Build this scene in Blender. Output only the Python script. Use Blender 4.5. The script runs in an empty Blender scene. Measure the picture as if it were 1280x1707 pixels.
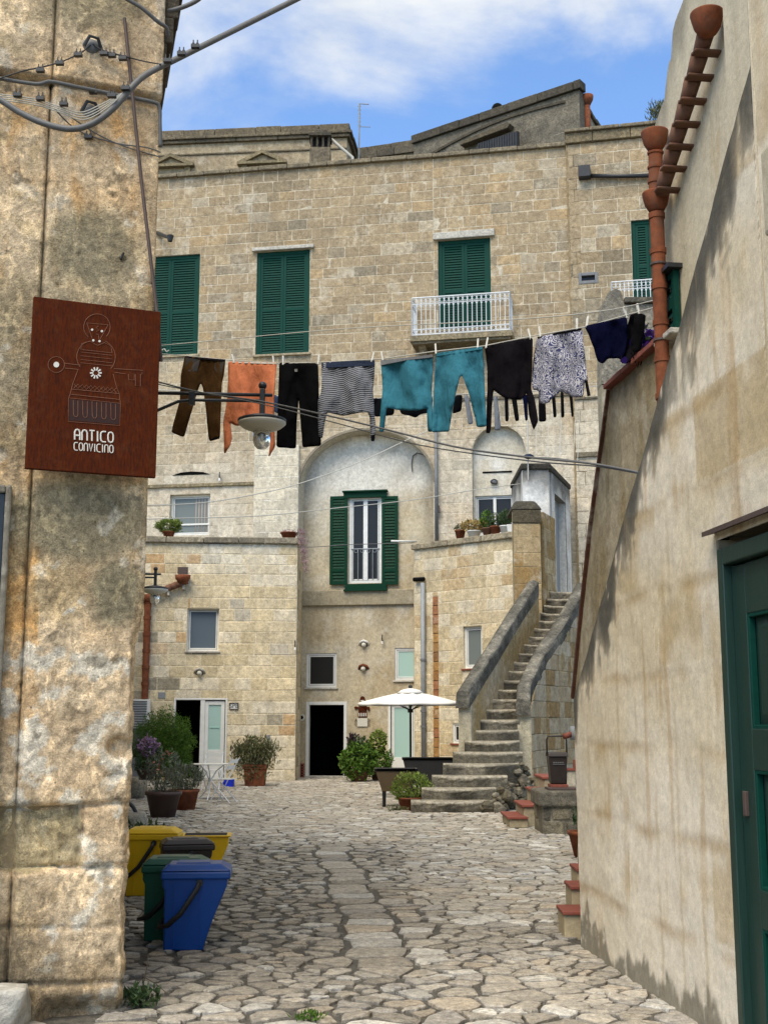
import bpy, bmesh, math, random
from mathutils import Vector, Matrix, noise as mn
from mathutils.geometry import delaunay_2d_cdt
R = math.radians
rng = random.Random(7)
S = bpy.context.scene
COL = S.collection
# ---------------- camera ----------------
F, CX, CY, PIT, H = 2040.0, 640.0, 853.5, R(9.65), 1.6      # pixel focal length of the 1280x1707 picture
cp, sp = math.cos(PIT), math.sin(PIT)
cam = bpy.data.cameras.new('camera'); camo = bpy.data.objects.new('camera', cam); COL.objects.link(camo)
cam.sensor_fit = 'VERTICAL'; cam.sensor_height = 24.0; cam.lens = 24.0*F/1707.0
cam.clip_start = .05; cam.clip_end = 2000
camo.location = (0, 0, H); camo.rotation_euler = (R(90)+PIT, 0, 0)
S.camera = camo
# ---------------- sky and sun ----------------
SUN_EL, SUN_AZ = 54.0, 208.0          # azimuth clockwise from +Y (north): from behind the camera, to its left
w = bpy.data.worlds.new('World'); S.world = w; w.use_nodes = True
nt = w.node_tree; nt.nodes.clear()
def N(nt, t, **k):
    n = nt.nodes.new(t)
    for a, b in k.items():
        if a.startswith('i_'):
            n.inputs[a[2:].replace('_', ' ')].default_value = b
        else: setattr(n, a, b)
    return n
L = lambda nt, a, b: nt.links.new(a, b)
sky = N(nt, 'ShaderNodeTexSky', sky_type='NISHITA', sun_disc=False)
sky.sun_elevation = R(SUN_EL); sky.sun_rotation = R(SUN_AZ); sky.altitude = 300; sky.air_density = 1.0; sky.dust_density = .5; sky.ozone_density = 5.0
tc = N(nt, 'ShaderNodeTexCoord')
mp = N(nt, 'ShaderNodeMapping'); mp.inputs['Location'].default_value = (1.9, 6.3, 3.3); mp.inputs['Scale'].default_value = (1.0, 1.0, 2.2)
cn = N(nt, 'ShaderNodeTexNoise', i_Scale=2.6, i_Detail=9.0, i_Roughness=.56, i_Distortion=.35)
cr = N(nt, 'ShaderNodeValToRGB'); cr.color_ramp.elements[0].position = .42; cr.color_ramp.elements[1].position = .66
cr.color_ramp.interpolation = 'EASE'
cn2 = N(nt, 'ShaderNodeTexNoise', i_Scale=5.0, i_Detail=6.0, i_Roughness=.6)
cc = N(nt, 'ShaderNodeValToRGB'); cc.color_ramp.elements[0].color = (2.7, 2.85, 3.0, 1); cc.color_ramp.elements[1].color = (3.5, 3.6, 3.7, 1)
cc.color_ramp.elements[0].position = .35; cc.color_ramp.elements[1].position = .7
mx = N(nt, 'ShaderNodeMix', data_type='RGBA'); bg = N(nt, 'ShaderNodeBackground', i_Strength=.1); wo = N(nt, 'ShaderNodeOutputWorld')
L(nt, tc.outputs['Generated'], mp.inputs['Vector']); L(nt, mp.outputs[0], cn.inputs['Vector']); L(nt, mp.outputs[0], cn2.inputs['Vector'])
sx_ = N(nt, 'ShaderNodeSeparateXYZ'); mr = N(nt, 'ShaderNodeMapRange'); mr.inputs['From Min'].default_value = .43; mr.inputs['From Max'].default_value = .56; mr.inputs['To Min'].default_value = -.14; mr.inputs['To Max'].default_value = .17   # cloud deck overhead, clearing towards the horizon
ad = N(nt, 'ShaderNodeMath', operation='ADD'); nt.links.new(tc.outputs['Generated'], sx_.inputs[0]); nt.links.new(sx_.outputs['Z'], mr.inputs['Value']); nt.links.new(mr.outputs[0], ad.inputs[0]); nt.links.new(cn.outputs['Fac'], ad.inputs[1])
hs_ = N(nt, 'ShaderNodeHueSaturation', i_Saturation=1.04)
L(nt, ad.outputs[0], cr.inputs[0]); L(nt, cn2.outputs['Fac'], cc.inputs[0])
L(nt, cr.outputs[0], mx.inputs['Factor']); L(nt, sky.outputs[0], hs_.inputs['Color']); L(nt, hs_.outputs[0], mx.inputs['A']); L(nt, cc.outputs[0], mx.inputs['B'])
L(nt, mx.outputs['Result'], bg.inputs['Color']); L(nt, bg.outputs[0], wo.inputs[0])
sl = bpy.data.lights.new('sun', 'SUN'); sl.energy = 1.5; sl.angle = R(42); sl.color = (1, .91, .78)
so = bpy.data.objects.new('sun', sl); COL.objects.link(so); so.location = (0, 0, 40)
sd = Vector((math.sin(R(SUN_AZ))*math.cos(R(SUN_EL)), math.cos(R(SUN_AZ))*math.cos(R(SUN_EL)), math.sin(R(SUN_EL))))
so.rotation_euler = (-sd).to_track_quat('-Z', 'Y').to_euler()
vs = S.view_settings; vs.view_transform = 'Standard'; vs.look = 'None'; vs.exposure = 1.5; vs.gamma = 1; vs.use_curve_mapping = False
S.cycles.max_bounces = 6; S.cycles.diffuse_bounces = 4
# ---------------- geometry of the view ----------------
def ray(px, py):
    u, v = (px-CX)/F, (CY-py)/F
    return Vector((u, cp-v*sp, sp+v*cp))
def at(px, py, Y):
    r = ray(px, py); t = Y/r.y
    return Vector((r.x*t, Y, H+r.z*t))
def gr(px, py, z=0.0):
    r = ray(px, py); t = (z-H)/r.z
    return Vector((r.x*t, r.y*t, z))
def xat(px, Y, z): return (px-CX)/F*(Y*cp+(z-H)*sp)
def zat(py, Y): return at(CX, py, Y).z
def proj(p):
    zc = p[1]*cp+(p[2]-H)*sp; yc = -p[1]*sp+(p[2]-H)*cp
    if zc < .05: return (-9999, -9999, zc)
    return (CX+F*p[0]/zc, CY-F*yc/zc, zc)
def fb(x, y=0., z=0., sc=1., o=4):
    a, s, t = 1., 0., 0.
    for i in range(o):
        s += a*mn.noise((x*sc+11.3*i, y*sc-7.1*i, z*sc+3.7*i)); t += a; a *= .55; sc *= 2.03
    return s/t
def clamp(x, a=0., b=1.): return a if x < a else b if x > b else x
def ss(a, b, x):
    t = clamp((x-a)/(b-a)); return t*t*(3-2*t)
def lerp(a, b, t): return a+(b-a)*t
def lin(c): c /= 255.; return c/12.92 if c <= .04045 else ((c+.055)/1.055)**2.4
def hx(h, k=1.0):
    h = h.lstrip('#'); return tuple(min(1, lin(int(h[i:i+2], 16))*k) for i in (0, 2, 4))
def mixc(a, b, t): return tuple(a[i]+(b[i]-a[i])*t for i in range(3))
def des(c, k=1.17, d=.17): l = (c[0]*.3+c[1]*.6+c[2]*.1); return tuple(min(.8, (x+(l-x)*d)*k) for x in c)
def mulc(a, k): return tuple(x*k for x in a)
class Wall:                       # vertical plane: s to the right, z up, d outward (towards the viewer)
    def __init__(o, a, b):
        o.o = Vector((a[0], a[1], 0)); d = Vector((b[0]-a[0], b[1]-a[1], 0)); o.len = d.length
        o.u = d.normalized(); o.n = Vector((o.u.y, -o.u.x, 0)); o.rz = math.atan2(o.u.y, o.u.x)
    def sz(o, px, py, d=0.):
        r = ray(px, py); q = o.o+o.n*d
        t = ((q.x)*o.n.x+(q.y)*o.n.y)/(r.x*o.n.x+r.y*o.n.y)
        p = Vector((r.x*t, r.y*t, H+r.z*t)); return ((p-q).dot(o.u), p.z)
    def P(o, s, z, d=0.): 
        p = o.o+o.u*s+o.n*d; return Vector((p.x, p.y, z))
    def pt(o, px, py, d=0.): s, z = o.sz(px, py, d); return o.P(s, z, d)
    def rect(o, x0, y0, x1, y1, d=0.):      # pixel box -> (s0,z0,s1,z1)
        a = o.sz(x0, y0, d); b = o.sz(x1, y1, d); c = o.sz(x0, y1, d); e = o.sz(x1, y0, d)
        return ((a[0]+c[0])/2, (c[1]+b[1])/2, (e[0]+b[0])/2, (a[1]+e[1])/2)
    def shift(o, d):
        a = o.P(0, 0, d); b = o.P(o.len, 0, d); return Wall(a, b)
# ---------------- materials ----------------
M = {}
def newmat(name, rough=.85, spec=.3, metal=0.):
    m = bpy.data.materials.new(name); m.use_nodes = True; nt = m.node_tree
    b = nt.nodes['Principled BSDF']; b.inputs['Roughness'].default_value = rough; b.inputs['Metallic'].default_value = metal
    b.inputs['Specular IOR Level'].default_value = spec
    M[name] = m; return m, nt, b
def col4(c): return (c[0], c[1], c[2], 1)
def pos(nt): return N(nt, 'ShaderNodeNewGeometry').outputs['Position']
def noisef(nt, sc, det=5., rough=.6, vec=None, stretch=None, dist=0.):
    n = N(nt, 'ShaderNodeTexNoise', i_Scale=sc, i_Detail=det, i_Roughness=rough, i_Distortion=dist)
    v = vec or pos(nt)
    if stretch:
        q = N(nt, 'ShaderNodeMapping'); q.inputs['Scale'].default_value = stretch; L(nt, v, q.inputs['Vector']); v = q.outputs[0]
    L(nt, v, n.inputs['Vector']); return n.outputs['Fac']
def ramp(nt, fac, a, b, ca=(0, 0, 0), cb=(1, 1, 1)):
    r = N(nt, 'ShaderNodeValToRGB'); e = r.color_ramp.elements
    e[0].position = a; e[1].position = b; e[0].color = col4(ca); e[1].color = col4(cb); L(nt, fac, r.inputs[0]); return r.outputs[0]
def mixn(nt, fac, a, b, mode='MIX'):
    m = N(nt, 'ShaderNodeMix', data_type='RGBA', blend_type=mode)
    for k, v in (('Factor', fac), ('A', a), ('B', b)):
        if isinstance(v, (int, float)): m.inputs[k].default_value = v
        elif isinstance(v, tuple): m.inputs[k].default_value = col4(v)
        else: L(nt, v, m.inputs[k])
    return m.outputs['Result']
def bump(nt, b, h, strength=.5, dist=.01):
    n = N(nt, 'ShaderNodeBump', i_Strength=strength, i_Distance=dist); L(nt, h, n.inputs['Height']); L(nt, n.outputs[0], b.inputs['Normal'])
def addn(nt, a, b, k=1.):
    m = N(nt, 'ShaderNodeMath', operation='MULTIPLY_ADD'); L(nt, b, m.inputs[0]); m.inputs[1].default_value = k; L(nt, a, m.inputs[2]); return m.outputs[0]
def attr(nt, name='tint'): 
    return N(nt, 'ShaderNodeAttribute', attribute_name=name).outputs['Color']
def stone(name, sc=1., var=.35, dirt=.5, bumps=.5, bd=.02, rough=.9, pits=.3, dirtcol=(.07, .065, .055), streak=.0, vcol=True, base=(.4, .35, .25), residue=None, flake=None, drip=None, pit=(26, .06, .2)):
    m, nt, b = newmat(name, rough, .2)
    c = attr(nt) if vcol else base
    n1 = noisef(nt, 1.1*sc, 6., .62); n2 = noisef(nt, 9*sc, 6., .7); n3 = noisef(nt, 42*sc, 4., .7)
    k = ramp(nt, n2, .36, .64, (1-var,)*3, (1+var*.6,)*3)
    c = mixn(nt, 1., c, k, 'MULTIPLY')
    k3 = ramp(nt, n3, .37, .63, (1-var*.7,)*3, (1+var*.5,)*3); c = mixn(nt, 1., c, k3, 'MULTIPLY')
    if residue:
        rf = ramp(nt, addn(nt, noisef(nt, 1.9*sc, 8., .68), n2, .3), .70, .84); rf = mixn(nt, 1., rf, (residue[1],)*3, 'MULTIPLY'); c = mixn(nt, rf, c, residue[0])
    if flake:
        ff = ramp(nt, noisef(nt, 3.2*sc, 9., .72, stretch=(1, 1, .6), dist=.4), .53, .56); ff = mixn(nt, 1., ff, (flake[1],)*3, 'MULTIPLY'); c = mixn(nt, ff, c, mixn(nt, 1., c, flake[0], 'MULTIPLY'))
        fd = ramp(nt, noisef(nt, 7.5*sc, 9., .75, dist=.3), .60, .66); fd = mixn(nt, 1., fd, (flake[1]*.7,)*3, 'MULTIPLY'); c = mixn(nt, fd, c, mixn(nt, 1., c, (.42, .38, .32), 'MULTIPLY'))
    if drip:
        gate = ramp(nt, noisef(nt, 1.3, 5., .6), .5, .6); df = ramp(nt, noisef(nt, 3.4, 7., .7, stretch=(2.2, 2.2, .28)), .52, .6); df = mixn(nt, 1., df, gate, 'MULTIPLY'); df = mixn(nt, 1., df, (drip[1],)*3, 'MULTIPLY'); c = mixn(nt, df, c, drip[0])
    if dirt:
        f = ramp(nt, addn(nt, n1, n2, .35), .72, .95); f2 = mixn(nt, 1., f, (dirt,)*3, 'MULTIPLY')
        c = mixn(nt, f2, c, dirtcol)
    if streak:
        st = ramp(nt, noisef(nt, 5*sc, 5., .65, stretch=(1, 1, .12)), .55, .8); st = mixn(nt, 1., st, (streak,)*3, 'MULTIPLY')
        c = mixn(nt, st, c, dirtcol)
    if pits:
        v = N(nt, 'ShaderNodeTexVoronoi', i_Scale=pit[0]*sc); L(nt, pos(nt), v.inputs['Vector'])
        pf = ramp(nt, v.outputs['Distance'], pit[1], pit[2], (1, 1, 1), (0, 0, 0)); gate = ramp(nt, n2, .52, .6)
        pf = mixn(nt, 1., pf, gate, 'MULTIPLY'); pf = mixn(nt, 1., pf, (pits,)*3, 'MULTIPLY'); c = mixn(nt, pf, c, dirtcol)
    L(nt, c, b.inputs['Base Color'])
    bump(nt, b, addn(nt, addn(nt, n2, n3, .45), n1, .4), bumps, bd)
    return m
def plain(name, c, rough=.5, spec=.4, metal=0., var=.12, sc=8., bumps=.0, bd=.004, dirt=0., dirtcol=(.06, .05, .04), stretch=None):
    m, nt, b = newmat(name, rough, spec, metal)
    n = noisef(nt, sc, 5., .65, stretch=stretch)
    k = ramp(nt, n, .3, .7, mulc(c, 1-var), mulc(c, 1+var))
    if dirt:
        d = ramp(nt, noisef(nt, sc*.6, 6., .7), .5, .75); d = mixn(nt, 1., d, (dirt,)*3, 'MULTIPLY'); k = mixn(nt, d, k, dirtcol)
    L(nt, k, b.inputs['Base Color'])
    rr = ramp(nt, n, .3, .7, (rough*.85,)*3, (min(1, rough*1.15),)*3); L(nt, rr, b.inputs['Roughness'])
    if bumps: bump(nt, b, n, bumps, bd)
    return m
stone('ashlar', 1., .3, .4, .6, .02, pits=.4, residue=(hx('#c4bba8'), .55), dirtcol=(.12, .105, .08), flake=((1.22, 1.2, 1.16), .5), streak=.28)
stone('ashlar_mortar', 1., .3, .4, .5, .015, pits=.2, residue=(hx('#c4bba8'), .6), dirtcol=(.12, .105, .08), streak=.28)
stone('cobble', 2.4, .38, .5, .8, .012, pits=.3, dirtcol=(.1, .092, .075), flake=((1.25, 1.22, 1.15), .7))
stone('near_plaster', 2.6, .38, 0, .9, .016, pits=.85, dirtcol=(.1, .085, .06), flake=((1.45, 1.42, 1.36), 1.), pit=(9, .1, .2))
stone('smooth_plaster', 2.2, .13, 0, .45, .008, pits=.15, dirtcol=(.12, .11, .09), flake=((1.12, 1.12, 1.12), .45), drip=(hx('#a98a58'), .38))
stone('render', 1.2, .22, .3, .5, .014, pits=.3, streak=.3, dirtcol=(.13, .115, .09), residue=(hx('#c6c1b4'), .4), flake=((1.14, 1.13, 1.1), .5))
stone('lichen_stone', 1.6, .42, .8, .9, .03, pits=.5, dirtcol=(.05, .05, .045), flake=((1.5, 1.48, 1.4), .6))
plain('white_paint', hx('#d8d8d2'), .45, var=.06, dirt=.12)
plain('rail_white', hx('#d5d8da'), .4, var=.06, dirt=.1)
plain('shutter_green', hx('#083a30'), .6, .12, var=.15, sc=14, dirt=.05)
plain('dark_green', hx('#063322'), .6, .12, var=.15, sc=12, dirt=.06)
plain('door_green', hx('#1d352e'), .42, var=.12, sc=7, stretch=(8, 8, .6), bumps=.15)
plain('black_metal', (.018, .02, .022), .42, var=.2, dirt=.15, dirtcol=(.12, .11, .09))
plain('grey_metal', (.15, .155, .16), .55, metal=.1, var=.2, dirt=.2)
plain('galvanised', (.24, .26, .27), .55, metal=.05, var=.15)
plain('brown_iron', (.075, .05, .042), .6, var=.25, sc=20)
plain('rust', hx('#481d08'), .85, .12, var=.5, sc=22, bumps=.3, stretch=(4, 4, .9), dirt=.3, dirtcol=hx('#6a4027'))
plain('rust_dark', hx('#2c0f07'), .75, var=.3, sc=12)
plain('rust_edge', hx('#744a34'), .7, var=.3, sc=30)
plain('letter_white', hx('#d3d0c6'), .6, var=.08)
plain('terracotta', hx('#78462f'), .85, .15, var=.4, sc=9, bumps=.4, dirt=.55, dirtcol=hx('#5f554a'))
plain('gutter_clay', hx('#6b4a38'), .8, var=.28, sc=9, bumps=.3, dirt=.4, dirtcol=hx('#5a5046'))
plain('tile_red', hx('#7d4335'), .75, var=.2, sc=12, bumps=.2, dirt=.2)
plain('brown_pot', hx('#4a3833'), .55, var=.1, sc=10)
plain('soil', (.03, .023, .017), .95, var=.4, sc=30, bumps=.6)
plain('cable_grey', (.11, .11, .108), .55, var=.15, sc=25)
plain('cable_black', (.025, .025, .027), .5, var=.2)
plain('rope', hx('#b4b2a8'), .8, var=.15, sc=60)
plain('peg_white', hx('#dcd9cf'), .5)
plain('plastic_blue', hx('#073f88'), .38, var=.08, sc=5, dirt=.08)
plain('plastic_green', hx('#0b4e3b'), .4, var=.1, sc=5, dirt=.1)
plain('plastic_yellow', hx('#e2b60c'), .42, var=.06, sc=5, dirt=.1, dirtcol=hx('#7a6420'))
plain('plastic_brown', (.028, .02, .017), .4, var=.15, dirt=.06)
plain('plastic_black', (.016, .016, .017), .4, var=.2)
plain('planter_brown', hx('#5b4a33'), .7, var=.12, sc=14)
plain('rattan_black', (.02, .02, .021), .6, var=.3, sc=40, bumps=.4)
plain('canopy_white', hx('#e4e4df'), .8, var=.03, sc=3)
plain('lamp_white', hx('#c9c5b6'), .55, var=.05)
plain('bark', (.09, .07, .05), .9, var=.3, sc=20, bumps=.5)
plain('curtain', hx('#a6978b'), .9, var=.1, sc=6, stretch=(9, 9, .5))
plain('mint_curtain', hx('#9fc2b6'), .8, var=.06, sc=4)
plain('dark_room', (.006, .006, .006), .95, spec=.0, var=.1)
plain('dustpan_blue', hx('#1c35b8'), .45)
plain('blue_door', hx('#232f3b'), .5, var=.2, stretch=(6, 6, .5))
plain('white_stone', hx('#b3afa4'), .9, .15, var=.3, sc=14, bumps=.8, bd=.03, dirt=.4, dirtcol=(.12, .11, .1))
def glass(name, c, rough=.06):
    m, nt, b = newmat(name, rough, .2); b.inputs['Base Color'].default_value = col4(c); b.inputs['IOR'].default_value = 1.5
    n = noisef(nt, .9, 2.); bump(nt, b, n, .06, .05)
glass('glass_dark', (.02, .02, .02), .22); glass('glass_blue', (.1, .13, .16)); glass('glass_mint', (.36, .52, .47), .18); glass('glass_grey', (.16, .18, .17), .12)
m, nt, b = newmat('lamp_glass', .03, .5); b.inputs['Transmission Weight'].default_value = .92; b.inputs['Base Color'].default_value = (.9, .93, .93, 1)
def fabric(name, c, var=.1, sc=30, pattern=None):
    m, nt, b = newmat(name, .95, .1); b.inputs['Sheen Weight'].default_value = .0; b.inputs['Specular IOR Level'].default_value = .03
    n = noisef(nt, sc, 4., .7); n2 = noisef(nt, 3., 3.)
    k = ramp(nt, n, .3, .7, mulc(c, 1-var), mulc(c, 1+var))
    if pattern == 'stripe':
        wv = N(nt, 'ShaderNodeTexWave', i_Scale=14., i_Distortion=2.5, i_Detail=1., bands_direction='Z'); wv.inputs['Detail Scale'].default_value = .8; L(nt, pos(nt), wv.inputs['Vector'])
        k = mixn(nt, ramp(nt, wv.outputs['Fac'], .35, .65), hx('#2f3138'), hx('#8c8f96'))
    if pattern == 'paisley':
        v = N(nt, 'ShaderNodeTexVoronoi', i_Scale=17.); q = N(nt, 'ShaderNodeTexNoise', i_Scale=9., i_Detail=2.)
        L(nt, pos(nt), q.inputs['Vector']); mm = mixn(nt, .16, pos(nt), q.outputs['Color'], 'ADD'); L(nt, mm, v.inputs['Vector'])
        sn = N(nt, 'ShaderNodeMath', operation='SINE'); ml = N(nt, 'ShaderNodeMath', operation='MULTIPLY'); L(nt, v.outputs['Distance'], ml.inputs[0]); ml.inputs[1].default_value = 24.; L(nt, ml.outputs[0], sn.inputs[0])
        k = mixn(nt, ramp(nt, sn.outputs[0], -.1, .25), hx('#3d4263'), hx('#bab8bc'))
    L(nt, k, b.inputs['Base Color']); wr = noisef(nt, 5., 3., .6, stretch=(2.2, 2.2, .5), dist=.8); bump(nt, b, addn(nt, addn(nt, n, n2, .6), wr, 5.), .45, .012)
fabric('cloth_brown', hx('#45301a')); fabric('cloth_pocket', hx('#45413e')); fabric('cloth_orange', hx('#bf7350'), .06); fabric('cloth_black', (.004, .004, .0045))
fabric('cloth_stripe', hx('#777777'), pattern='stripe'); fabric('cloth_teal', hx('#366f80'), .07); fabric('cloth_charcoal', (.007, .006, .0075)); fabric('cloth_paisley', hx('#888888'), pattern='paisley')
fabric('cloth_navy', hx('#080a22')); fabric('cloth_grey', hx('#6f7174')); fabric('cloth_denim', hx('#2c3446')); fabric('cloth_trim', hx('#b9b3aa')); fabric('cloth_purple', hx('#1c103f')); fabric('cloth_rose', hx('#a86a58'))
def leafmat(name, c, var=.45):
    m, nt, b = newmat(name, .6, .3); n = noisef(nt, 14., 3.)
    oi = attr(nt, 'tint'); k = mixn(nt, 1., oi, ramp(nt, n, .3, .7, mulc(c, 1-var), mulc(c, 1+var)), 'MULTIPLY')
    L(nt, k, b.inputs['Base Color']); b.inputs['Subsurface Weight'].default_value = 0
    tr = N(nt, 'ShaderNodeBsdfTranslucent'); L(nt, k, tr.inputs['Color']); ms = N(nt, 'ShaderNodeMixShader', i_Fac=.25)
    L(nt, b.outputs[0], ms.inputs[1]); L(nt, tr.outputs[0], ms.inputs[2]); L(nt, ms.outputs[0], nt.nodes['Material Output'].inputs[0])
leafmat('leaf_green', (.085, .17, .022)); leafmat('leaf_dark', (.055, .095, .035)); leafmat('leaf_olive', (.12, .13, .06)); leafmat('leaf_grey', (.15, .17, .12)); leafmat('leaf_lime', (.16, .22, .04))
leafmat('flower_violet', (.12, .05, .4), .3); leafmat('flower_purple', (.3, .2, .32), .3); leafmat('flower_pink', (.6, .22, .16), .3); leafmat('flower_white', (.62, .6, .58), .15); leafmat('dry_pink', (.4, .27, .3), .2); leafmat('leaf_purple', (.05, .03, .05)); leafmat('leaf_yellow', (.4, .3, .12), .3)
# ---------------- mesh building ----------------
MATS = {}
class MB:
    def __init__(o): o.v = []; o.f = []; o.c = None; o.fm = []
    def add(o, vs, fs, c=None, m=0):
        b = len(o.v); o.v += [tuple(v) for v in vs]; o.f += [tuple(b+i for i in f) for f in fs]; o.fm += [m]*len(fs)
        if c is not None:
            if o.c is None: o.c = [(1, 1, 1)]*b
            o.c += [c]*len(vs) if isinstance(c[0], (int, float)) else list(c)
        elif o.c is not None: o.c += [(1, 1, 1)]*len(vs)
        return o
    def box(o, x0, x1, y0, y1, z0, z1, c=None, T=None, m=0):
        v = [Vector((x, y, z)) for x in (x0, x1) for y in (y0, y1) for z in (z0, z1)]
        if T: v = [T @ p for p in v]
        return o.add(v, [(0, 1, 3, 2), (4, 6, 7, 5), (0, 4, 5, 1), (2, 3, 7, 6), (0, 2, 6, 4), (1, 5, 7, 3)], c, m)
    def taper(o, x0, x1, y0, y1, z0, X0, X1, Y0, Y1, z1, c=None):
        v = [(x0, y0, z0), (x1, y0, z0), (x1, y1, z0), (x0, y1, z0), (X0, Y0, z1), (X1, Y0, z1), (X1, Y1, z1), (X0, Y1, z1)]
        return o.add(v, [(0, 3, 2, 1), (4, 5, 6, 7), (0, 1, 5, 4), (1, 2, 6, 5), (2, 3, 7, 6), (3, 0, 4, 7)], c)
    def tube(o, path, r, n=8, c=None, cap=True, flat=1.):
        P = [Vector(p) for p in path]; k = len(P); rs = r if isinstance(r, (list, tuple)) else [r]*k
        t0 = (P[1]-P[0]).normalized(); a = t0.cross(Vector((0, 0, 1)))
        if a.length < .05: a = t0.cross(Vector((1, 0, 0)))
        a.normalize(); vs = []; fs = []
        for i in range(k):
            t = (P[min(i+1, k-1)]-P[max(i-1, 0)]).normalized(); a = (a-t*a.dot(t)).normalized(); b = t.cross(a)
            for j in range(n):
                q = 2*math.pi*j/n; vs.append(P[i]+(a*math.cos(q)+b*math.sin(q)*flat)*rs[i])
        for i in range(k-1):
            for j in range(n): fs.append((i*n+j, i*n+(j+1) % n, (i+1)*n+(j+1) % n, (i+1)*n+j))
        if cap: fs += [tuple(range(n-1, -1, -1)), tuple((k-1)*n+j for j in range(n))]
        return o.add(vs, fs, c)
    def cyl(o, p, q, r0, r1=None, n=12, c=None): return o.tube([p, q], [r0, r0 if r1 is None else r1], n, c)
    def lathe(o, prof, ctr=(0, 0, 0), n=20, c=None, T=None, closed=False):
        vs = []; fs = []; C = Vector(ctr)
        for r, z in prof:
            for j in range(n):
                q = 2*math.pi*j/n; p = Vector((r*math.cos(q), r*math.sin(q), z)); vs.append((T @ p if T else p)+C)
        m = len(prof)
        for i in range(m-1):
            for j in range(n): fs.append((i*n+j, i*n+(j+1) % n, (i+1)*n+(j+1) % n, (i+1)*n+j))
        if prof[0][0] > .0001: fs.append(tuple(range(n-1, -1, -1)))
        if prof[-1][0] > .0001: fs.append(tuple((m-1)*n+j for j in range(n)))
        return o.add(vs, fs, c)
    def prism(o, poly, fr, to, c=None):       # fr(x,z)->front point, to(x,z)->back point
        k = len(poly); vs = [fr(*p) for p in poly]+[to(*p) for p in poly]
        fs = [tuple(range(k)), tuple(range(2*k-1, k-1, -1))]+[(i, k+i, k+(i+1) % k, (i+1) % k) for i in range(k)]
        return o.add(vs, fs, c)
    def ball(o, ctr, r, n=12, m=8, c=None, sc=(1, 1, 1)):
        pr = [(max(.00001, math.sin(math.pi*i/m)), -math.cos(math.pi*i/m)) for i in range(m+1)]
        T = Matrix.Diagonal((r*sc[0], r*sc[1], r*sc[2])); return o.lathe(pr, ctr, n, c, T)
    def build(o, name, mat, parent=None, smooth=False, bevel=0., world=True, label=None, segs=2):
        me = bpy.data.meshes.new(name); vs = o.v
        if parent is not None and world:
            inv = MATS[parent.name].inverted(); vs = [tuple(inv @ Vector(v)) for v in vs]
        me.from_pydata(vs, [], o.f)
        for mm in (mat if isinstance(mat, (list, tuple)) else [mat]): me.materials.append(M[mm])
        if isinstance(mat, (list, tuple)): me.polygons.foreach_set('material_index', o.fm)
        if o.c is not None:
            a = me.color_attributes.new('tint', 'FLOAT_COLOR', 'POINT'); a.data.foreach_set('color', [x for c in o.c for x in (c[0], c[1], c[2], 1.)])
        if smooth: me.polygons.foreach_set('use_smooth', [True]*len(o.f))
        me.update(); ob = bpy.data.objects.new(name, me); COL.objects.link(ob)
        if parent is not None: ob.parent = parent; MATS[ob.name] = MATS[parent.name].copy()
        else: MATS[ob.name] = Matrix.Identity(4)
        if bevel:
            b = ob.modifiers.new('bevel', 'BEVEL'); b.width = bevel; b.segments = segs; b.limit_method = 'ANGLE'; b.angle_limit = R(40)
        if label: ob['label'] = label
        return ob
def recalc(ob):
    bm = bmesh.new(); bm.from_mesh(ob.data); bmesh.ops.recalc_face_normals(bm, faces=bm.faces); bm.to_mesh(ob.data); bm.free(); return ob
def tag(o, label, cat, group=None, kind=None):
    o['label'] = label; o['category'] = cat
    if group: o['group'] = group
    if kind: o['kind'] = kind
    return o
def thing(name, label, cat, loc=(0, 0, 0), rz=0., group=None):
    o = bpy.data.objects.new(name, None); COL.objects.link(o); o.empty_display_size = .2
    o.location = loc; o.rotation_euler = (0, 0, rz); MATS[o.name] = Matrix.Translation(Vector(loc)) @ Matrix.Rotation(rz, 4, 'Z')
    return tag(o, label, cat, group)
def struct(o): o['kind'] = 'structure'; return o
def LM(wall, s, z, d=0.):        # local frame on a wall: x right, y into the wall, z up
    p = wall.P(s, z, d); return Matrix.Translation(p) @ Matrix.Rotation(wall.rz, 4, 'Z')
# ================= ground =================
g = MB(); NG = 24
for i in range(NG+1):
    for j in range(NG+1):
        x, y = -120+240*i/NG, -60+240*j/NG; g.v.append((x, y, -.014))
for i in range(NG):
    for j in range(NG): a = i*(NG+1)+j; g.f.append((a, a+NG+1, a+NG+2, a+1))
g.c = [(.105, .098, .084)]*len(g.v)
ground = struct(g.build('ground', 'cobble'))
def R_x(Y): return 1.657-.118*(Y-7)          # plane of the right-hand wall
def L_x(Y): return -1.415-.26*(Y-7.2) if Y > 7.2 else -1.415-(7.2-Y)*.928/.372
sites = []; rg = random.Random(3); SX, SY = .205, .12
def onstrip(x, y):
    if not (8.2 < y < 16.5): return None
    a, b = gr(652, 1630), gr(548, 1400); t = (y-a.y)/(b.y-a.y); return x-(a.x+(b.x-a.x)*t)-.03*math.sin(y*2)
y = 6.25; row = 0
while y < 35.6:
    k = 1.0 if y < 14 else 1.08
    x = -7.4
    while x < 6.2:
        X, Y = x+rg.uniform(-.42, .42)*SX*k, y+rg.uniform(-.40, .40)*SY*k
        big = fb(X, Y, 0, .8, 2); x += SX*k*(1.0+.5*max(0, big)+rg.choice((-.35, -.1, .1, .3, .6)))
        if Y < 7.02: continue
        q = onstrip(X, Y)
        if q is not None and abs(q) < .42: continue
        sites.append((X, Y))
    y += SY*k*rg.uniform(.9, 1.15); row += 1
y = 8.3
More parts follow.
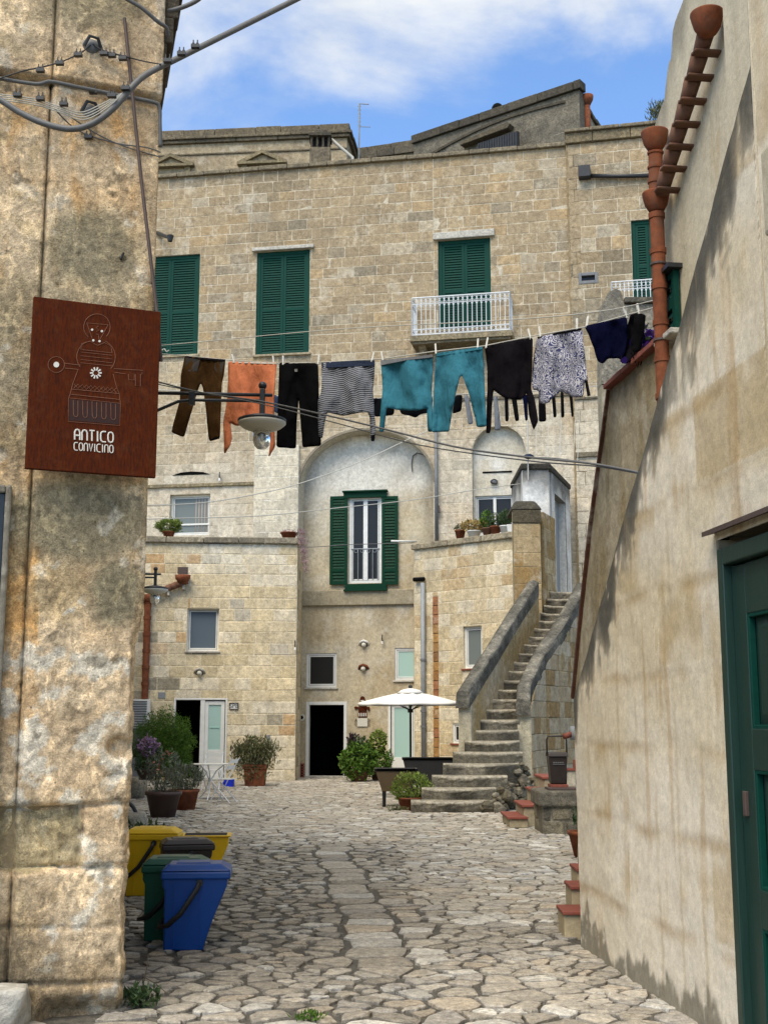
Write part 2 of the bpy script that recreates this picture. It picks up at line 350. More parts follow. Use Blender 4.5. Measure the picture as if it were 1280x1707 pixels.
while y < 16.4:
    a, b = gr(652, 1630), gr(548, 1400); t = (y-a.y)/(b.y-a.y); cx = a.x+(b.x-a.x)*t+.03*math.sin(y*2)
    st = rg.uniform(.2, .42)
    sites += [(cx+rg.uniform(-.05, .05), y), (cx-rg.uniform(.34, .46), y+rg.uniform(-.08, .08)), (cx+rg.uniform(.34, .46), y+rg.uniform(-.08, .08))]; y += st
for Yr, st in ((6.9, .5), (6.5, .3), (6.1, .4)):
    x = -2.6
    while x < 2.6: sites.append((x+rg.uniform(-.05, .05), Yr+rg.uniform(-.03, .03))); x += st*rg.uniform(.75, 1.3)
keep = []
for (x, y) in sites:
    q = onstrip(x, y); far = y > 7.2 and (q is None or abs(q) > .5)
    if far and rg.random() < .2: continue
    keep.append((x, y))
    if far and rg.random() < .2: keep.append((x+rg.uniform(-.1, .1), y+rg.choice((-1, 1))*rg.uniform(.05, .08)))
sites = keep
cell = .5; grid = {}
for i, (x, y) in enumerate(sites): grid.setdefault((int(x//cell), int(y//cell)), []).append(i)
def clip(poly, nx, ny, c):
    out = []
    for i in range(len(poly)):
        a, b = poly[i], poly[(i+1) % len(poly)]; da = a[0]*nx+a[1]*ny-c; db = b[0]*nx+b[1]*ny-c
        if da <= 0: out.append(a)
        if da*db < 0: t = da/(da-db); out.append((a[0]+(b[0]-a[0])*t, a[1]+(b[1]-a[1])*t))
    return out
cobs = []
for i, (x, y) in enumerate(sites):
    px, py, _ = proj((x, y, 0))
    if py > 1780 or px > 1400 or (y > 9.6 and px > 1030) or (y > 8 and px < 150) or px < -60: continue
    if x < L_x(y)-.1 or (y < 9.8 and x > R_x(y)+.1): continue
    poly = [(x-.45, y-.45), (x+.45, y-.45), (x+.45, y+.45), (x-.45, y+.45)]
    gx, gy = int(x//cell), int(y//cell)
    for a in range(gx-2, gx+3):
        for b in range(gy-2, gy+3):
            for j in grid.get((a, b), ()):
                if j == i: continue
                u, v = sites[j]; dx, dy = u-x, v-y
                if dx*dx+dy*dy > .9: continue
                poly = clip(poly, dx, dy, (u*u+v*v-x*x-y*y)/2)
                if len(poly) < 3: break
            if len(poly) < 3: break
        if len(poly) < 3: break
    if len(poly) < 3: continue
    cx = sum(p[0] for p in poly)/len(poly); cy = sum(p[1] for p in poly)/len(poly)
    sparse = fb(x+5, y, 2, .35, 3)+(.35 if (x < .2 and y < 16) else 0)
    strip = onstrip(x, y); st = strip is not None and abs(strip) < .1; big = y < 7.05
    kk = .95 if st else .9 if big else lerp(.95, .72, ss(-.2, .6, sparse+rg.uniform(-.3, .3)))
    # two rounds of corner cutting
    q = [(cx+(p[0]-cx)*kk, cy+(p[1]-cy)*kk) for p in poly]
    for rd in range(rg.choice((1, 1, 2)) if y < 12 else 1):
        z = []
        for a in range(len(q)):
            p0, p1 = q[a], q[(a+1) % len(q)]; e = rg.uniform(.1, .3)
            z += [(p0[0]+(p1[0]-p0[0])*e, p0[1]+(p1[1]-p0[1])*e), (p0[0]+(p1[0]-p0[0])*(1-e), p0[1]+(p1[1]-p0[1])*(1-e))]
        q = [z[a] for a in range(len(z)) if math.dist(z[a], z[a-1]) > .012]
    if len(q) < 4: continue
    if not st: q = [(p[0]+rg.uniform(-.016, .016), p[1]+rg.uniform(-.014, .014)) for p in q]
    h = rg.uniform(.001, .010) if not st else .006
    tx, ty = rg.uniform(-.03, .03), rg.uniform(-.03, .03)
    n = len(q); vs = [(p[0], p[1], -.03) for p in q]
    vs += [(cx+(p[0]-cx)*.97, cy+(p[1]-cy)*.97, h*.4+rg.uniform(-.004, .002)) for p in q]
    vs += [(cx+(p[0]-cx)*.86, cy+(p[1]-cy)*.86, h+(p[0]-cx)*tx+(p[1]-cy)*ty+rg.uniform(-.002, .002)) for p in q]
    vs.append((cx, cy, h+rg.uniform(0, .005)))
    fs = []
    for a in range(n):
        b = (a+1) % n; fs += [(a, b, n+b, n+a), (n+a, n+b, 2*n+b, 2*n+a), (2*n+a, 2*n+b, 3*n)]
    t = rg.random(); base = mixc(hx('#aca28f'), hx('#998e7a'), t)
    if rg.random() < .12: base = hx('#989083')
    if rg.random() < .1: base = hx('#aa9a80')
    if rg.random() < .15: base = hx('#b9b3a5')
    base = mulc(des(base, 1.14, .32), rg.uniform(.84, 1.16)*(1-.2*ss(.0, .5, sparse)))
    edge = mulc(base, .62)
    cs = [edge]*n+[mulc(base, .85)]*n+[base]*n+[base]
    ar = sum(q[a][0]*q[(a+1) % n][1]-q[(a+1) % n][0]*q[a][1] for a in range(n))/2
    zc = proj((cx, cy, 0))[2]; P = proj((cx, cy, 0)); inside = 230 < P[0] < 1250 and P[1] < 1700
    cobs.append((abs(ar)/zc**3 if inside else 0, vs, fs, cs))
cobs.sort(key=lambda c: -c[0])
rest = MB()
for k, (a, vs, fs, cs) in enumerate(cobs):
    if k < 300: b = MB(); b.add(vs, fs, cs); b.build('cobblestone', 'cobble', ground, smooth=False)
    else: rest.add(vs, fs, cs)
ro = rest.build('cobblestone_rest', 'cobble', ground); ro.name = 'cobblestones'; ro['kind'] = 'stuff'
# ================= masonry =================
def subrect(r, h):
    a, b, c, d = r; e, f, g_, i = h
    if e >= c or g_ <= a or f >= d or i <= b: return [r]
    o = []
    if e > a: o.append((a, b, e, d))
    if g_ < c: o.append((g_, b, c, d))
    m0, m1 = max(a, e), min(c, g_)
    if f > b: o.append((m0, b, m1, f))
    if i < d: o.append((m0, i, m1, d))
    return o
def pieces(r, holes=(), arches=(), mn_=.03):
    rs = [r]
    for h in holes:
        n = []
        for q in rs: n += subrect(q, h)
        rs = n
    ps = []
    for (cs, hw, zb, zs, ri) in arches:
        n = []
        for q in rs:
            a, b, c, d = q
            if c <= cs-hw or a >= cs+hw or d <= zb or b >= zs+ri: n.append(q); continue
            if b < zb: n.append((a, b, c, zb)); b = zb
            if d > zs+ri: n.append((a, zs+ri, c, d)); d = zs+ri
            for sgn, x0, x1 in ((-1, a, min(c, cs)), (1, max(a, cs), c)):
                if x1-x0 < 1e-6: continue
                wf = lambda z: hw if z <= zs else hw*math.sqrt(max(0, 1-((z-zs)/ri)**2))
                far = (cs-x0) if sgn < 0 else (x1-cs); near = (cs-x1) if sgn < 0 else (x0-cs)
                if far <= 0: continue
                zlo = b
                if wf(b) > far:
                    zlo = zs+ri*math.sqrt(max(0, 1-(far/hw)**2))
                if zlo >= d-.01: continue
                m = 7; edge = []
                for k in range(m+1):
                    z = zlo+(d-zlo)*k/m; e = max(near, min(far, wf(z))); edge.append((cs+sgn*e, z))
                out = x0 if sgn < 0 else x1
                p = [(out, zlo)]+edge+[(out, d)]
                if abs(edge[0][0]-out) < 1e-4: p = p[1:]
                ps.append(p if sgn < 0 else p[::-1])
        rs = n
    return [[(a, b), (c, b), (c, d), (a, d)] for a, b, c, d in rs if c-a > mn_ and d-b > mn_]+ps
class Bld:
    def __init__(o, name, label, cat, loc): o.root = thing(name, label, cat, loc); o.bl = []; o.core = {}
    def masonry(o, wall, s0, s1, z0, z1, ch=.31, bw=(.38, .72), holes=(), arches=(), tint=None, d=0., relief=.005, joint=.016, thick=.35, seed=1, mortar=None, core=True, mat='ashlar', topf=None, wob=1.):
        r_ = random.Random(seed); z = z0; n = max(1, round((z1-z0)/ch)); hs = [r_.uniform(.88, 1.12) for _ in range(n)]; t = sum(hs); hs = [h*(z1-z0)/t for h in hs]
        co = o.core.setdefault('mortar', MB())
        mt = des(mortar or hx('#b9ae95'))
        for h in hs:
            if core:
                for p in pieces((s0, z, s1, z+h), holes, arches, .002):
                    co.prism(p, lambda s, q: wall.P(s, q, d), lambda s, q: wall.P(s, q, d-thick), mt)
            s = s0-r_.uniform(0, bw[0])
            while s < s1-.05:
                w_ = r_.uniform(*bw); a, b = max(s0, s), min(s1, s+w_); s += w_
                if s1-s < bw[0]*.5: b = s1; s = s1
                if b-a < .06: continue
                zt = z+h
                for p in pieces((a, z, b, zt), holes, arches):
                    o.block(wall, p, d, relief*r_.uniform(.3, 1.3), joint*r_.uniform(.5, 1.5), tint, r_, mat, wob)
            z += h
    def block(o, wall, p, d, relief, joint, tint, r_, mat, wob=1.):
        a = min(q[0] for q in p); c = max(q[0] for q in p); b = min(q[1] for q in p); e = max(q[1] for q in p)
        w_, h_ = c-a, e-b
        if w_ < .04 or h_ < .04: return
        mx_, mz = (a+c)/2, (b+e)/2; n = len(p); J = .006*wob
        def sc(q, k): return (mx_+(q[0]-mx_)*max(.1, 1-2*k/w_)+r_.uniform(-J, J), mz+(q[1]-mz)*max(.1, 1-2*k/h_)+r_.uniform(-J, J))
        o1 = [sc(q, joint/2) for q in p]; o2 = [sc(q, joint/2+.014*wob) for q in p]
        tl = [r_.uniform(-.003, .004)*wob for _ in p]
        vs = [wall.P(q[0], q[1], d-.03) for q in o1]+[wall.P(q[0], q[1], d+relief*.25) for q in o1]+[wall.P(q[0], q[1], d+relief+t) for q, t in zip(o2, tl)]
        fs = []
        for i in range(n):
            j = (i+1) % n; fs += [(i, j, n+j, n+i), (n+i, n+j, 2*n+j, 2*n+i)]
        fs.append(tuple(range(2*n, 3*n)))
        cc = wall.P(mx_, mz, d); col = des(tint(mx_, mz, r_) if tint else (.4, .35, .25))
        P = proj(cc); sz_ = w_*h_/P[2]**2 if (200 < P[0] < 1280 and -20 < P[1] < 1707) else 0
        o.bl.append((sz_, vs, fs, col, mat))
    def slab(o, wall, s0, s1, z0, z1, d0, d1, name, mat, col=None, bevel=.015, parent=None, label=None):
        m = MB(); T = LM(wall, 0, 0); m.box(s0, s1, -d1, -d0, z0, z1, col, T)
        return m.build(name, mat, parent or o.root, bevel=bevel, label=label)
    def finish(o, blockname='stone_block', limit=300):
        o.bl.sort(key=lambda q: -q[0]); rest = {}
        for k, (sz_, vs, fs, col, mat) in enumerate(o.bl):
            if k < limit: m = MB(); m.add(vs, fs, col); m.build(blockname, mat, o.root)
            else: rest.setdefault(mat, MB()).add(vs, fs, col)
        for mat, m in rest.items(): q = m.build(blockname+'s', mat, o.root); q['kind'] = 'stuff'
        for nme, m in o.core.items(): m.build('wall_core' if nme == 'mortar' else nme, 'ashlar_mortar', o.root)
# ---------- openings ----------
def room(wall, r, d, parent, depth=1.6, mat='dark_room', name='interior'):
    s0, z0, s1, z1 = r; m = MB(); T = LM(wall, 0, 0); e = .25; y0, y1 = -d+.0, -d+depth
    v = [(s0-e, y0, z0), (s1+e, y0, z0), (s1+e, y0, z1+e), (s0-e, y0, z1+e), (s0-e, y1, z0), (s1+e, y1, z0), (s1+e, y1, z1+e), (s0-e, y1, z1+e)]
    m.add([T @ Vector(q) for q in v], [(4, 5, 6, 7), (0, 4, 7, 3), (1, 2, 6, 5), (3, 7, 6, 2), (0, 1, 5, 4)]); return m.build(name, mat, parent)
def frame(m, T, s0, z0, s1, z1, y0, y1, w_, bottom=True):
    m.box(s0, s0+w_, y0, y1, z0, z1, T=T); m.box(s1-w_, s1, y0, y1, z0, z1, T=T)
    m.box(s0+w_, s1-w_, y0, y1, z1-w_, z1, T=T)
    if bottom: m.box(s0+w_, s1-w_, y0, y1, z0, z0+w_, T=T)
def window(wall, r, d, parent, fw=.06, mat='white_paint', pane='glass_dark', mull=0, trans=0, sill=None, inset=.12, label=None, tilt=False):
    s0, z0, s1, z1 = r; T = LM(wall, 0, 0); y = -d+inset; m = MB()
    frame(m, T, s0-.01, z0-.01, s1+.01, z1+.01, y, y+.07, fw)
    for k in range(mull): c = s0+(s1-s0)*(k+1)/(mull+1); m.box(c-fw*.7, c+fw*.7, y-.008, y+.06, z0+fw-.01, z1-fw+.01, T=T)
    if trans: m.box(s0+fw-.01, s1-fw+.01, y-.004, y+.05, z0+(z1-z0)*trans-.025, z0+(z1-z0)*trans+.025, T=T)
    wo_ = m.build('window', mat, parent, bevel=.006, label=label)
    p = MB(); p.box(s0+fw*.5, s1-fw*.5, y+.03, y+.045, z0+fw*.5, z1-fw*.5, T=T); p.build('pane', pane, wo_)
    k = MB(); iw = .03                                  # inner sash
    frame(k, T, s0+fw, z0+fw, s1-fw, z1-fw, y+.012, y+.05, iw); k.build('sash', mat, wo_, bevel=.004)
    if sill:
        q = MB(); q.box(s0-.05, s1+.05, -d-.05, y+.02, z0-.05, z0-.005, T=T); q.build('sill', sill, wo_, bevel=.008)
    return wo_
def shutter(wall, s0, z0, s1, z1, y, parent, mat='shutter_green', rail=.45, slat=.075, name='shutter', fw=.075, th=.045):
    T = LM(wall, 0, 0); m = MB(); frame(m, T, s0, z0, s1, z1, y, y+th, fw)
    zr = z0+(z1-z0)*rail; m.box(s0+fw, s1-fw, y+.003, y+th-.003, zr-.045, zr+.045, T=T)
    for a, b in ((z0+fw, zr-.045), (zr+.045, z1-fw)):
        n = max(1, int((b-a)/slat)); h = (b-a)/n
        for k in range(n):
            zz = a+h*(k+.5)
            v = [(s0+fw-.01, y+.004, zz-h*.42), (s1-fw+.01, y+.004, zz-h*.42), (s1-fw+.01, y+.034, zz+h*.42), (s0+fw-.01, y+.034, zz+h*.42)]
            v += [(q[0], q[1]+.004, q[2]+.010) for q in v]
            m.add([T @ Vector(q) for q in v], [(0, 1, 2, 3), (7, 6, 5, 4), (0, 4, 5, 1), (2, 6, 7, 3), (1, 5, 6, 2), (0, 3, 7, 4)])
    return m.build(name, mat, parent)
def louvre_window(wall, r, d, parent, lintel=None):
    s0, z0, s1, z1 = r; T = LM(wall, 0, 0); m = MB(); y = -d+.07
    frame(m, T, s0, z0, s1, z1, y, y+.1, .11, False)
    wo_ = m.build('window', 'shutter_green', parent, bevel=.008)
    c = (s0+s1)/2
    shutter(wall, s0+.11, z0, c-.004, z1-.11, y+.02, wo_); shutter(wall, c+.004, z0, s1-.11, z1-.11, y+.02, wo_)
    p = MB(); p.box(s0+.1, s1-.1, y+.085, y+.1, z0, z1-.1, T=T); p.build('pane', 'dark_room', wo_)
    q = MB(); q.box(s0-.06, s1+.06, -d-.07, y+.02, z0-.07, z0-.004, T=T, c=hx('#9a8e76')); q.build('sill', 'ashlar', wo_, bevel=.01)
    if lintel:
        q = MB(); q.box(s0-.13, s1+.13, -d-.10, -d+.05, z1+.004, z1+lintel, T=T); q.build('lintel', 'white_stone', parent, bevel=.02)
    return wo_
# ================= palazzo (far facade, four facets) =================
def V2(px, Y, z=12.): return (xat(px, Y, z), Y)
A0, A2, A3, A4 = V2(120, 35.95), V2(724, 34.1), V2(952, 33.35), V2(1125, 32.75)
S1, S3 = Wall(A0, A2), Wall(A2, A3); S2 = S1
S4 = Wall((A3[0]+.02, A3[1]-.12), (A4[0], A4[1]-.12))
pal = Bld('stone_palazzo', 'tall tan stone palazzo with green shuttered windows closing the far end of the courtyard', 'building', (0, 35.5, 0))
up1, up2, wht = hx('#a18d6a'), hx('#8f7c5d'), hx('#d0c6b0')
def t_pal(sd, x0):
    def f(s, z, r):
        t = .2+.6*r.random(); c = mixc(up1, up2, t)
        if r.random() < .10: c = mixc(c, hx('#a58a5e'), .6)
        if r.random() < .08: c = mixc(c, hx('#7d7563'), .6)
        if r.random() < .08: c = mixc(c, hx('#aca087'), .6)
        n = fb(s+x0, z, sd, .28, 3)
        c = mixc(c, wht, .75*ss(11.2, 8.6, z+n*2.2)*(.55+.6*fb(s*2+x0, z*2, 4., .6, 2)+.2))
        c = mixc(c, hx('#aca084'), ss(.15, .5, n)*.5)
        c = mixc(c, hx('#5d5748'), ss(.1, .55, fb(s+x0+9, z*2., sd+3, .35, 3))*.5)
        return mulc(c, r.uniform(.96, 1.04))
    return f
ZR = 18.05
# --- facet 1
W1 = S1.rect(262, 425, 332, 592); W1 = (W1[0]-.55, W1[1], W1[2], W1[3]); W2 = S1.rect(427, 418, 516, 590)
W5 = S1.rect(283, 824, 350, 892)
# the tall arched niche
aL = S2.sz(500, 800)[0]; aR = S2.sz(722, 800)[0]; acr = S2.sz(611, 717)[1]; asp = S2.sz(611, 806)[1]
hw = (aR-aL)/2; ARC = ((aL+aR)/2, hw, 0., asp, acr-asp)
W3 = S3.rect(730, 398, 818, 548)
pal.masonry(S1, 0, S1.len, 6.2, ZR, holes=[W1, W2, W5], arches=[ARC], tint=t_pal(1, 0), seed=11, thick=.56)
# --- facet 3 with the small niche
nL, nR, nT = S3.sz(787, 800)[0], S3.sz(877, 800)[0], S3.sz(832, 709)[1]; nS = S3.sz(832, 755)[1]
ARN = ((nL+nR)/2, (nR-nL)/2, 0., nS, nT-nS)
pal.masonry(S3, 0, S3.len, 4.0, ZR, holes=[W3], arches=[ARN], tint=t_pal(3, 12), seed=13, thick=.34)
W4 = S4.rect(1053, 365, 1110, 500); VEN = S4.rect(969, 457, 991, 470)
ZR4 = S4.sz(960, 240)[1]
pal.masonry(S4, 0, S4.len, 4.0, ZR4, holes=[W4, VEN], tint=t_pal(4, 17), seed=14, ch=.36, thick=.5)
rt = MB(); rt.box(-.05, .3, .0, .6, 4., ZR4, hx('#8d7b5c'), LM(S4, 0, 0)); rt.box(-.3, .4, .2, .7, 4., ZR-.1, hx('#8d7b5c'), LM(S4, 0, 0)); rt.box(-.02, S4.len, -.05, .25, ZR4-.01, ZR4+.39, hx('#6b614d'), LM(S4, 0, 0)); rt.build('corner_return', 'ashlar', pal.root)
# niche back walls and the lower middle wall (one rendered surface)
CWl = S2.shift(-.55)
def crect(*a): return CWl.rect(*a)
Wt = crect(582, 828, 636, 972); D2 = crect(511, 1171, 577, 1297); D3 = crect(648, 1170, 692, 1297); Wa = crect(511, 1089, 561, 1146); Wb = crect(658, 1080, 700, 1134)
D2 = (D2[0], 0., D2[2], D2[3]); D3 = (D3[0], 0., D3[2], D3[3])
cen = Bld('rendered_house_front', 'beige rendered ground floor front between the two terrace blocks with white framed doors', 'building', CWl.P(ARC[0], 0))
def plate(wall, s0, s1, z0, z1, holes, arches, d, th, colf, mat, root, name, step=.09, amp=.012):
    m = MB()
    zs = [z0]+sorted({round(h[k], 4) for h in holes for k in (1, 3) if z0 < h[k] < z1})+[z1]
    for p in pieces((s0, z0, s1, z1), holes, arches, .004):
        a = min(q[0] for q in p); c = max(q[0] for q in p); b = min(q[1] for q in p); e = max(q[1] for q in p)
        if len(p) == 4:
            nx, nz = max(1, int((c-a)/step)), max(1, int((e-b)/step)); vs = []; cs = []
            for j in range(nz+1):
                for i in range(nx+1):
                    s, z = a+(c-a)*i/nx, b+(e-b)*j/nz
                    vs.append(wall.P(s, z, d+amp*fb(s, z, 3, 1.3, 3))); cs.append(des(colf(s, z)))
            fs = [(j*(nx+1)+i, j*(nx+1)+i+1, (j+1)*(nx+1)+i+1, (j+1)*(nx+1)+i) for j in range(nz) for i in range(nx)]
            m.add(vs, fs, cs)
        m.prism(p, lambda s, q: wall.P(s, q, d-amp-.004), lambda s, q: wall.P(s, q, d-th), colf((a+c)/2, (b+e)/2))
    return m.build(name, mat, root, smooth=False)
def c_cen(s, z):
    c = mixc(hx('#b8ab8c'), hx('#a69470'), ss(-.3, .3, fb(s, z, 1, .7, 4)))
    c = mixc(c, hx('#cdc9bd'), ss(7.2, 8.6, z+1.2*fb(s, z, 2, .8, 3))*.85)
    c = mixc(c, hx('#83765c'), ss(.12, .42, fb(s, z*.6, 5, 1.1, 4))*.5)
    c = mixc(c, hx('#b9b3a2'), ss(.1, .4, fb(s, z, 8, 1.8, 4))*.5)
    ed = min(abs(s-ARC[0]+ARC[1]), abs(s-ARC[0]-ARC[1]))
    c = mixc(c, hx('#7c7568'), ss(.7, .0, ed+.4*fb(s, z, 9, 1.6, 3))*.45*ss(5.5, 6.5, z))  # recess shade along the niche sides painted into the wall colour
    return c
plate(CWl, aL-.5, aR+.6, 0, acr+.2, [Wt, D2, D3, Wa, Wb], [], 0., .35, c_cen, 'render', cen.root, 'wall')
# string course below the niche window
z0_, z1_ = CWl.sz(600, 1009)[1], CWl.sz(600, 984)[1]
cen.slab(CWl, aL-.1, aR+.1, z0_, z1_, .0, .09, 'string_course', 'render', hx('#9b9179'), .02)
NB = S3.shift(-.26); Wn = NB.rect(792, 826, 857, 892)
def c_nb(s, z): return mixc(mixc(hx('#c9c3b2'), hx('#b5ac96'), ss(-.2, .3, fb(s, z, 7, .9, 4))), hx('#c8c5bb'), ss(0, .4, fb(s, z, 2, 1.5, 3))*.7)
nbm = plate(NB, nL-.2, nR+.2, 4.5, nT+.2, [Wn], [], 0., .2, c_nb, 'render', pal.root, 'niche_back')
# windows and balconies
louvre_window(S1, W1, 0, pal.root); 
mw = MB()
for Wl, rr in ((S1, W2),): louvre_window(Wl, rr, 0.02, pal.root, .12)
louvre_window(S3, W3, 0, pal.root, .22); louvre_window(S4, W4, 0, pal.root)
window(S1, W5, 0, pal.root, .07, pane='glass_grey', mull=0, trans=.28, inset=.16)
cu = MB(); T = LM(S1, 0, 0)
a0 = S1.sz(325, 850)[0]
for k in range(9): cu.tube([T @ Vector((a0+.045*k-.02, .16+.05+(.012 if k % 2 else 0), z)) for z in (W5[1], W5[3])], .028, 6)
cu.build('curtain', 'curtain', pal.root, smooth=True)
window(NB, Wn, 0, pal.root, .06, pane='glass_dark', mull=1, inset=.06)
def railing(P0, P1, ends, z0, z1, parent, nb, r=.011):
    m = MB(); P0 = Vector(P0); P1 = Vector(P1); zt = z1
    runs = [(P0, P1)]+ends
    for a, b in runs:
        Ln = (b-a).length; n = max(2, round(nb*Ln/(P1-P0).length)); up = lambda q, z: Vector((q.x, q.y, z))
        for z, rr in ((z1, .02), (z1-.17*(z1-z0), .012), (z0+.03, .016), (z0+.17*(z1-z0), .012)): m.tube([up(a, z), up(b, z)], rr, 5)
        for i in range(n+1):
            q = a.lerp(b, i/n); m.tube([up(q, z0), up(q, z1)], r if 0 < i < n else .022, 4)
        hgt = .17*(z1-z0); dirv = (b-a).normalized()
        for i in range(n):
            for zc_ in (z1-hgt/2, z0+.03+hgt/2-.01):
                c = a.lerp(b, (i+.5)/n); rad = min(hgt/2, Ln/n/2)*.95
                m.tube([up(c, zc_)+dirv*rad*math.cos(q_)+Vector((0, 0, rad*math.sin(q_))) for q_ in [k*math.pi/3 for k in range(7)]], .008, 4, cap=False)
            c = a.lerp(b, (i+.5)/n); zz = z1-.17*(z1-z0); ww = Ln/n/2
            m.tube([up(c, zz-.10)-dirv*ww, up(c, zz-.03)-dirv*ww*.6, up(c, zz), up(c, zz-.03)+dirv*ww*.6, up(c, zz-.10)+dirv*ww], .007, 4, cap=False)
    return m.build('railing', 'rail_white', parent)
def balcony(wall, x0, x1, yt, yb, proj_, nb, slabh=.16):
    a = wall.sz(x0, yb, proj_); b = wall.sz(x1, yb, proj_); zt = (wall.sz(x0, yt, proj_)[1]+wall.sz(x1, yt, proj_)[1])/2; zb = (a[1]+b[1])/2
    m = MB(); T = LM(wall, 0, 0); m.box(a[0]-.06, b[0]+.06, -proj_-.06, .0, zb-slabh, zb, hx('#8d8168'), T)
    m.box(a[0], b[0], -proj_, 0, zb-slabh-.07, zb-slabh-.002, hx('#7d735e'), T)
    for c in (a[0]+.25, b[0]-.25):
        pr = [(0, 0), (-proj_*.8, 0), (-proj_*.55, -.2), (0, -.5)]
        m.prism(pr, lambda y, z: T @ Vector((c-.1, y, zb-slabh-.071+z)), lambda y, z: T @ Vector((c+.1, y, zb-slabh-.071+z)), hx('#8d8168'))
    bo = m.build('balcony', 'lichen_stone', pal.root)
    p0, p1 = wall.P(a[0], 0, proj_), wall.P(b[0], 0, proj_)
    railing(p0, p1, [(wall.P(a[0], 0, 0), p0), (p1, wall.P(b[0], 0, 0))], zb, zt, bo, nb)
balcony(S3, 687, 850, 492, 556, .75, 21)
balcony(S4, 1021, 1115, 467, 545, .45, 13)
# big arch trim, pier, cornice, roof coping
arch = MB(); k0 = 26; rim = []
for i in range(k0+1):
    q = math.pi*i/k0; rim.append((ARC[0]-ARC[1]*math.cos(q), ARC[3]+ARC[4]*math.sin(q)))
for i in range(k0):
    (a, b), (c, e) = rim[i], rim[i+1]; q0, q1 = math.pi*i/k0, math.pi*(i+1)/k0; t = .07
    o0 = (a-t*math.cos(q0), b+t*math.sin(q0)); o1 = (c-t*math.cos(q1), e+t*math.sin(q1))
    arch.prism([(a, b), (c, e), o1, o0], lambda s, z: S2.P(s, z, .035), lambda s, z: S2.P(s, z, -.02), hx('#857c6b'))
arch.build('arch_moulding', 'render', pal.root)
pal.masonry(S1, S1.sz(425, 850)[0], aL-.01, 6.3, S1.sz(450, 745)[1], tint=lambda s, z, r: mixc(hx('#c2b89f'), hx('#8d8676'), ss(.0, .35, fb(s, z*2, 5, 1.2, 3))*.8 + .12*r.random()), d=.14, seed=21, thick=.14, mortar=hx('#c8c2b2'))
c0 = S1.sz(425, 806); pal.slab(S1, .1, c0[0], c0[1]-.05, c0[1]+.05, -.01, .07, 'cornice', 'lichen_stone', hx('#8c8066'), .01)
def coping(wall, s0, s1, z, h=.13, out=.12, name='coping_stone', root=None, col=hx('#7d7360'), seed=3, back=.3, mat='lichen_stone', lmin=.5, lmax=1.1):
    r_ = random.Random(seed); s = s0; T = LM(wall, 0, 0)
    while s < s1-.01:
        e = min(s1, s+r_.uniform(lmin, lmax)); 
        if s1-e < .25: e = s1
        m = MB(); dz = r_.uniform(-.012, .012); m.box(s+.006, e-.006, -out+r_.uniform(-.01, .01), back, z, z+h+dz, mulc(col, r_.uniform(.8, 1.15)), T)
        m.build(name, mat, root, bevel=.022); s = e
for k, (wl, z) in enumerate(((S1, ZR), (S3, ZR))): coping(wl, 0, wl.len, z, root=pal.root, seed=30+k)
T4 = LM(S4, 0, 0)
coping(S4, -.05, S4.len, ZR4, .3, .1, root=pal.root, seed=40, col=hx('#85785f')); coping(S4, -.08, S4.len, ZR4+.302, .1, .2, root=pal.root, seed=41)
# long ledge across the facade behind the washing
pal.slab(S3, .1, S3.len-.05, S3.sz(870, 664)[1], S3.sz(870, 659)[1], 0, .05, 'ledge', 'lichen_stone', hx('#6d6555'), .008)
pal.slab(S4, 0, S4.len, S4.sz(980, 663)[1]-.05, S4.sz(980, 663)[1]+.02, 0, .05, 'ledge', 'lichen_stone', hx('#6d6555'), .008)
pal.slab(S4, .0, S4.len, S4.sz(980, 762)[1], S4.sz(980, 754)[1], 0, .07, 'ledge', 'lichen_stone', hx('#756c5b'), .01)
# chimney
ch0 = S1.P(S1.sz(516, 280)[0]-.55, ZR, -.55); cw = .62
cm = MB(); c_ = at(534, 280, 35.9); x0, y0 = c_.x, 35.9; ZR_, ZR = ZR, zat(252, 35.9)-.55
cm.box(x0-.32, x0+.32, y0-.3, y0+.3, ZR-1.4, ZR+.55, hx('#6f6656'))
for i in range(4):
    for yy in (-.26, .2): cm.box(x0-.3+i*.18, x0-.3+i*.18+.07, y0+yy, y0+yy+.07, ZR+.551, ZR+.92, hx('#4a443a'))
cm.box(x0-.26, x0+.26, y0-.1, y0+.1, ZR+.551, ZR+.92, (.02, .02, .02))
cm.box(x0-.35, x0+.35, y0-.33, y0+.33, ZR+.921, ZR+1.03, hx('#4f4a40'))
co_ = cm.build('chimney', 'lichen_stone', pal.root, bevel=.015)
cq = MB(); cq.box(x0-.2, x0+.2, y0-.16, y0+.16, ZR+1.031, ZR+1.22, hx('#5a5347')); cq.build('cap', 'lichen_stone', co_, bevel=.03)
cpipe = MB(); cpipe.tube([(x0+.34, y0, ZR+.95), (x0+.6, y0, ZR+.7), (x0+1.0, y0, ZR+.35), (x0+1.05, y0, ZR-.6)], .05, 8); cpipe.build('flue_pipe', 'rope', co_, smooth=True)
ZR = ZR_
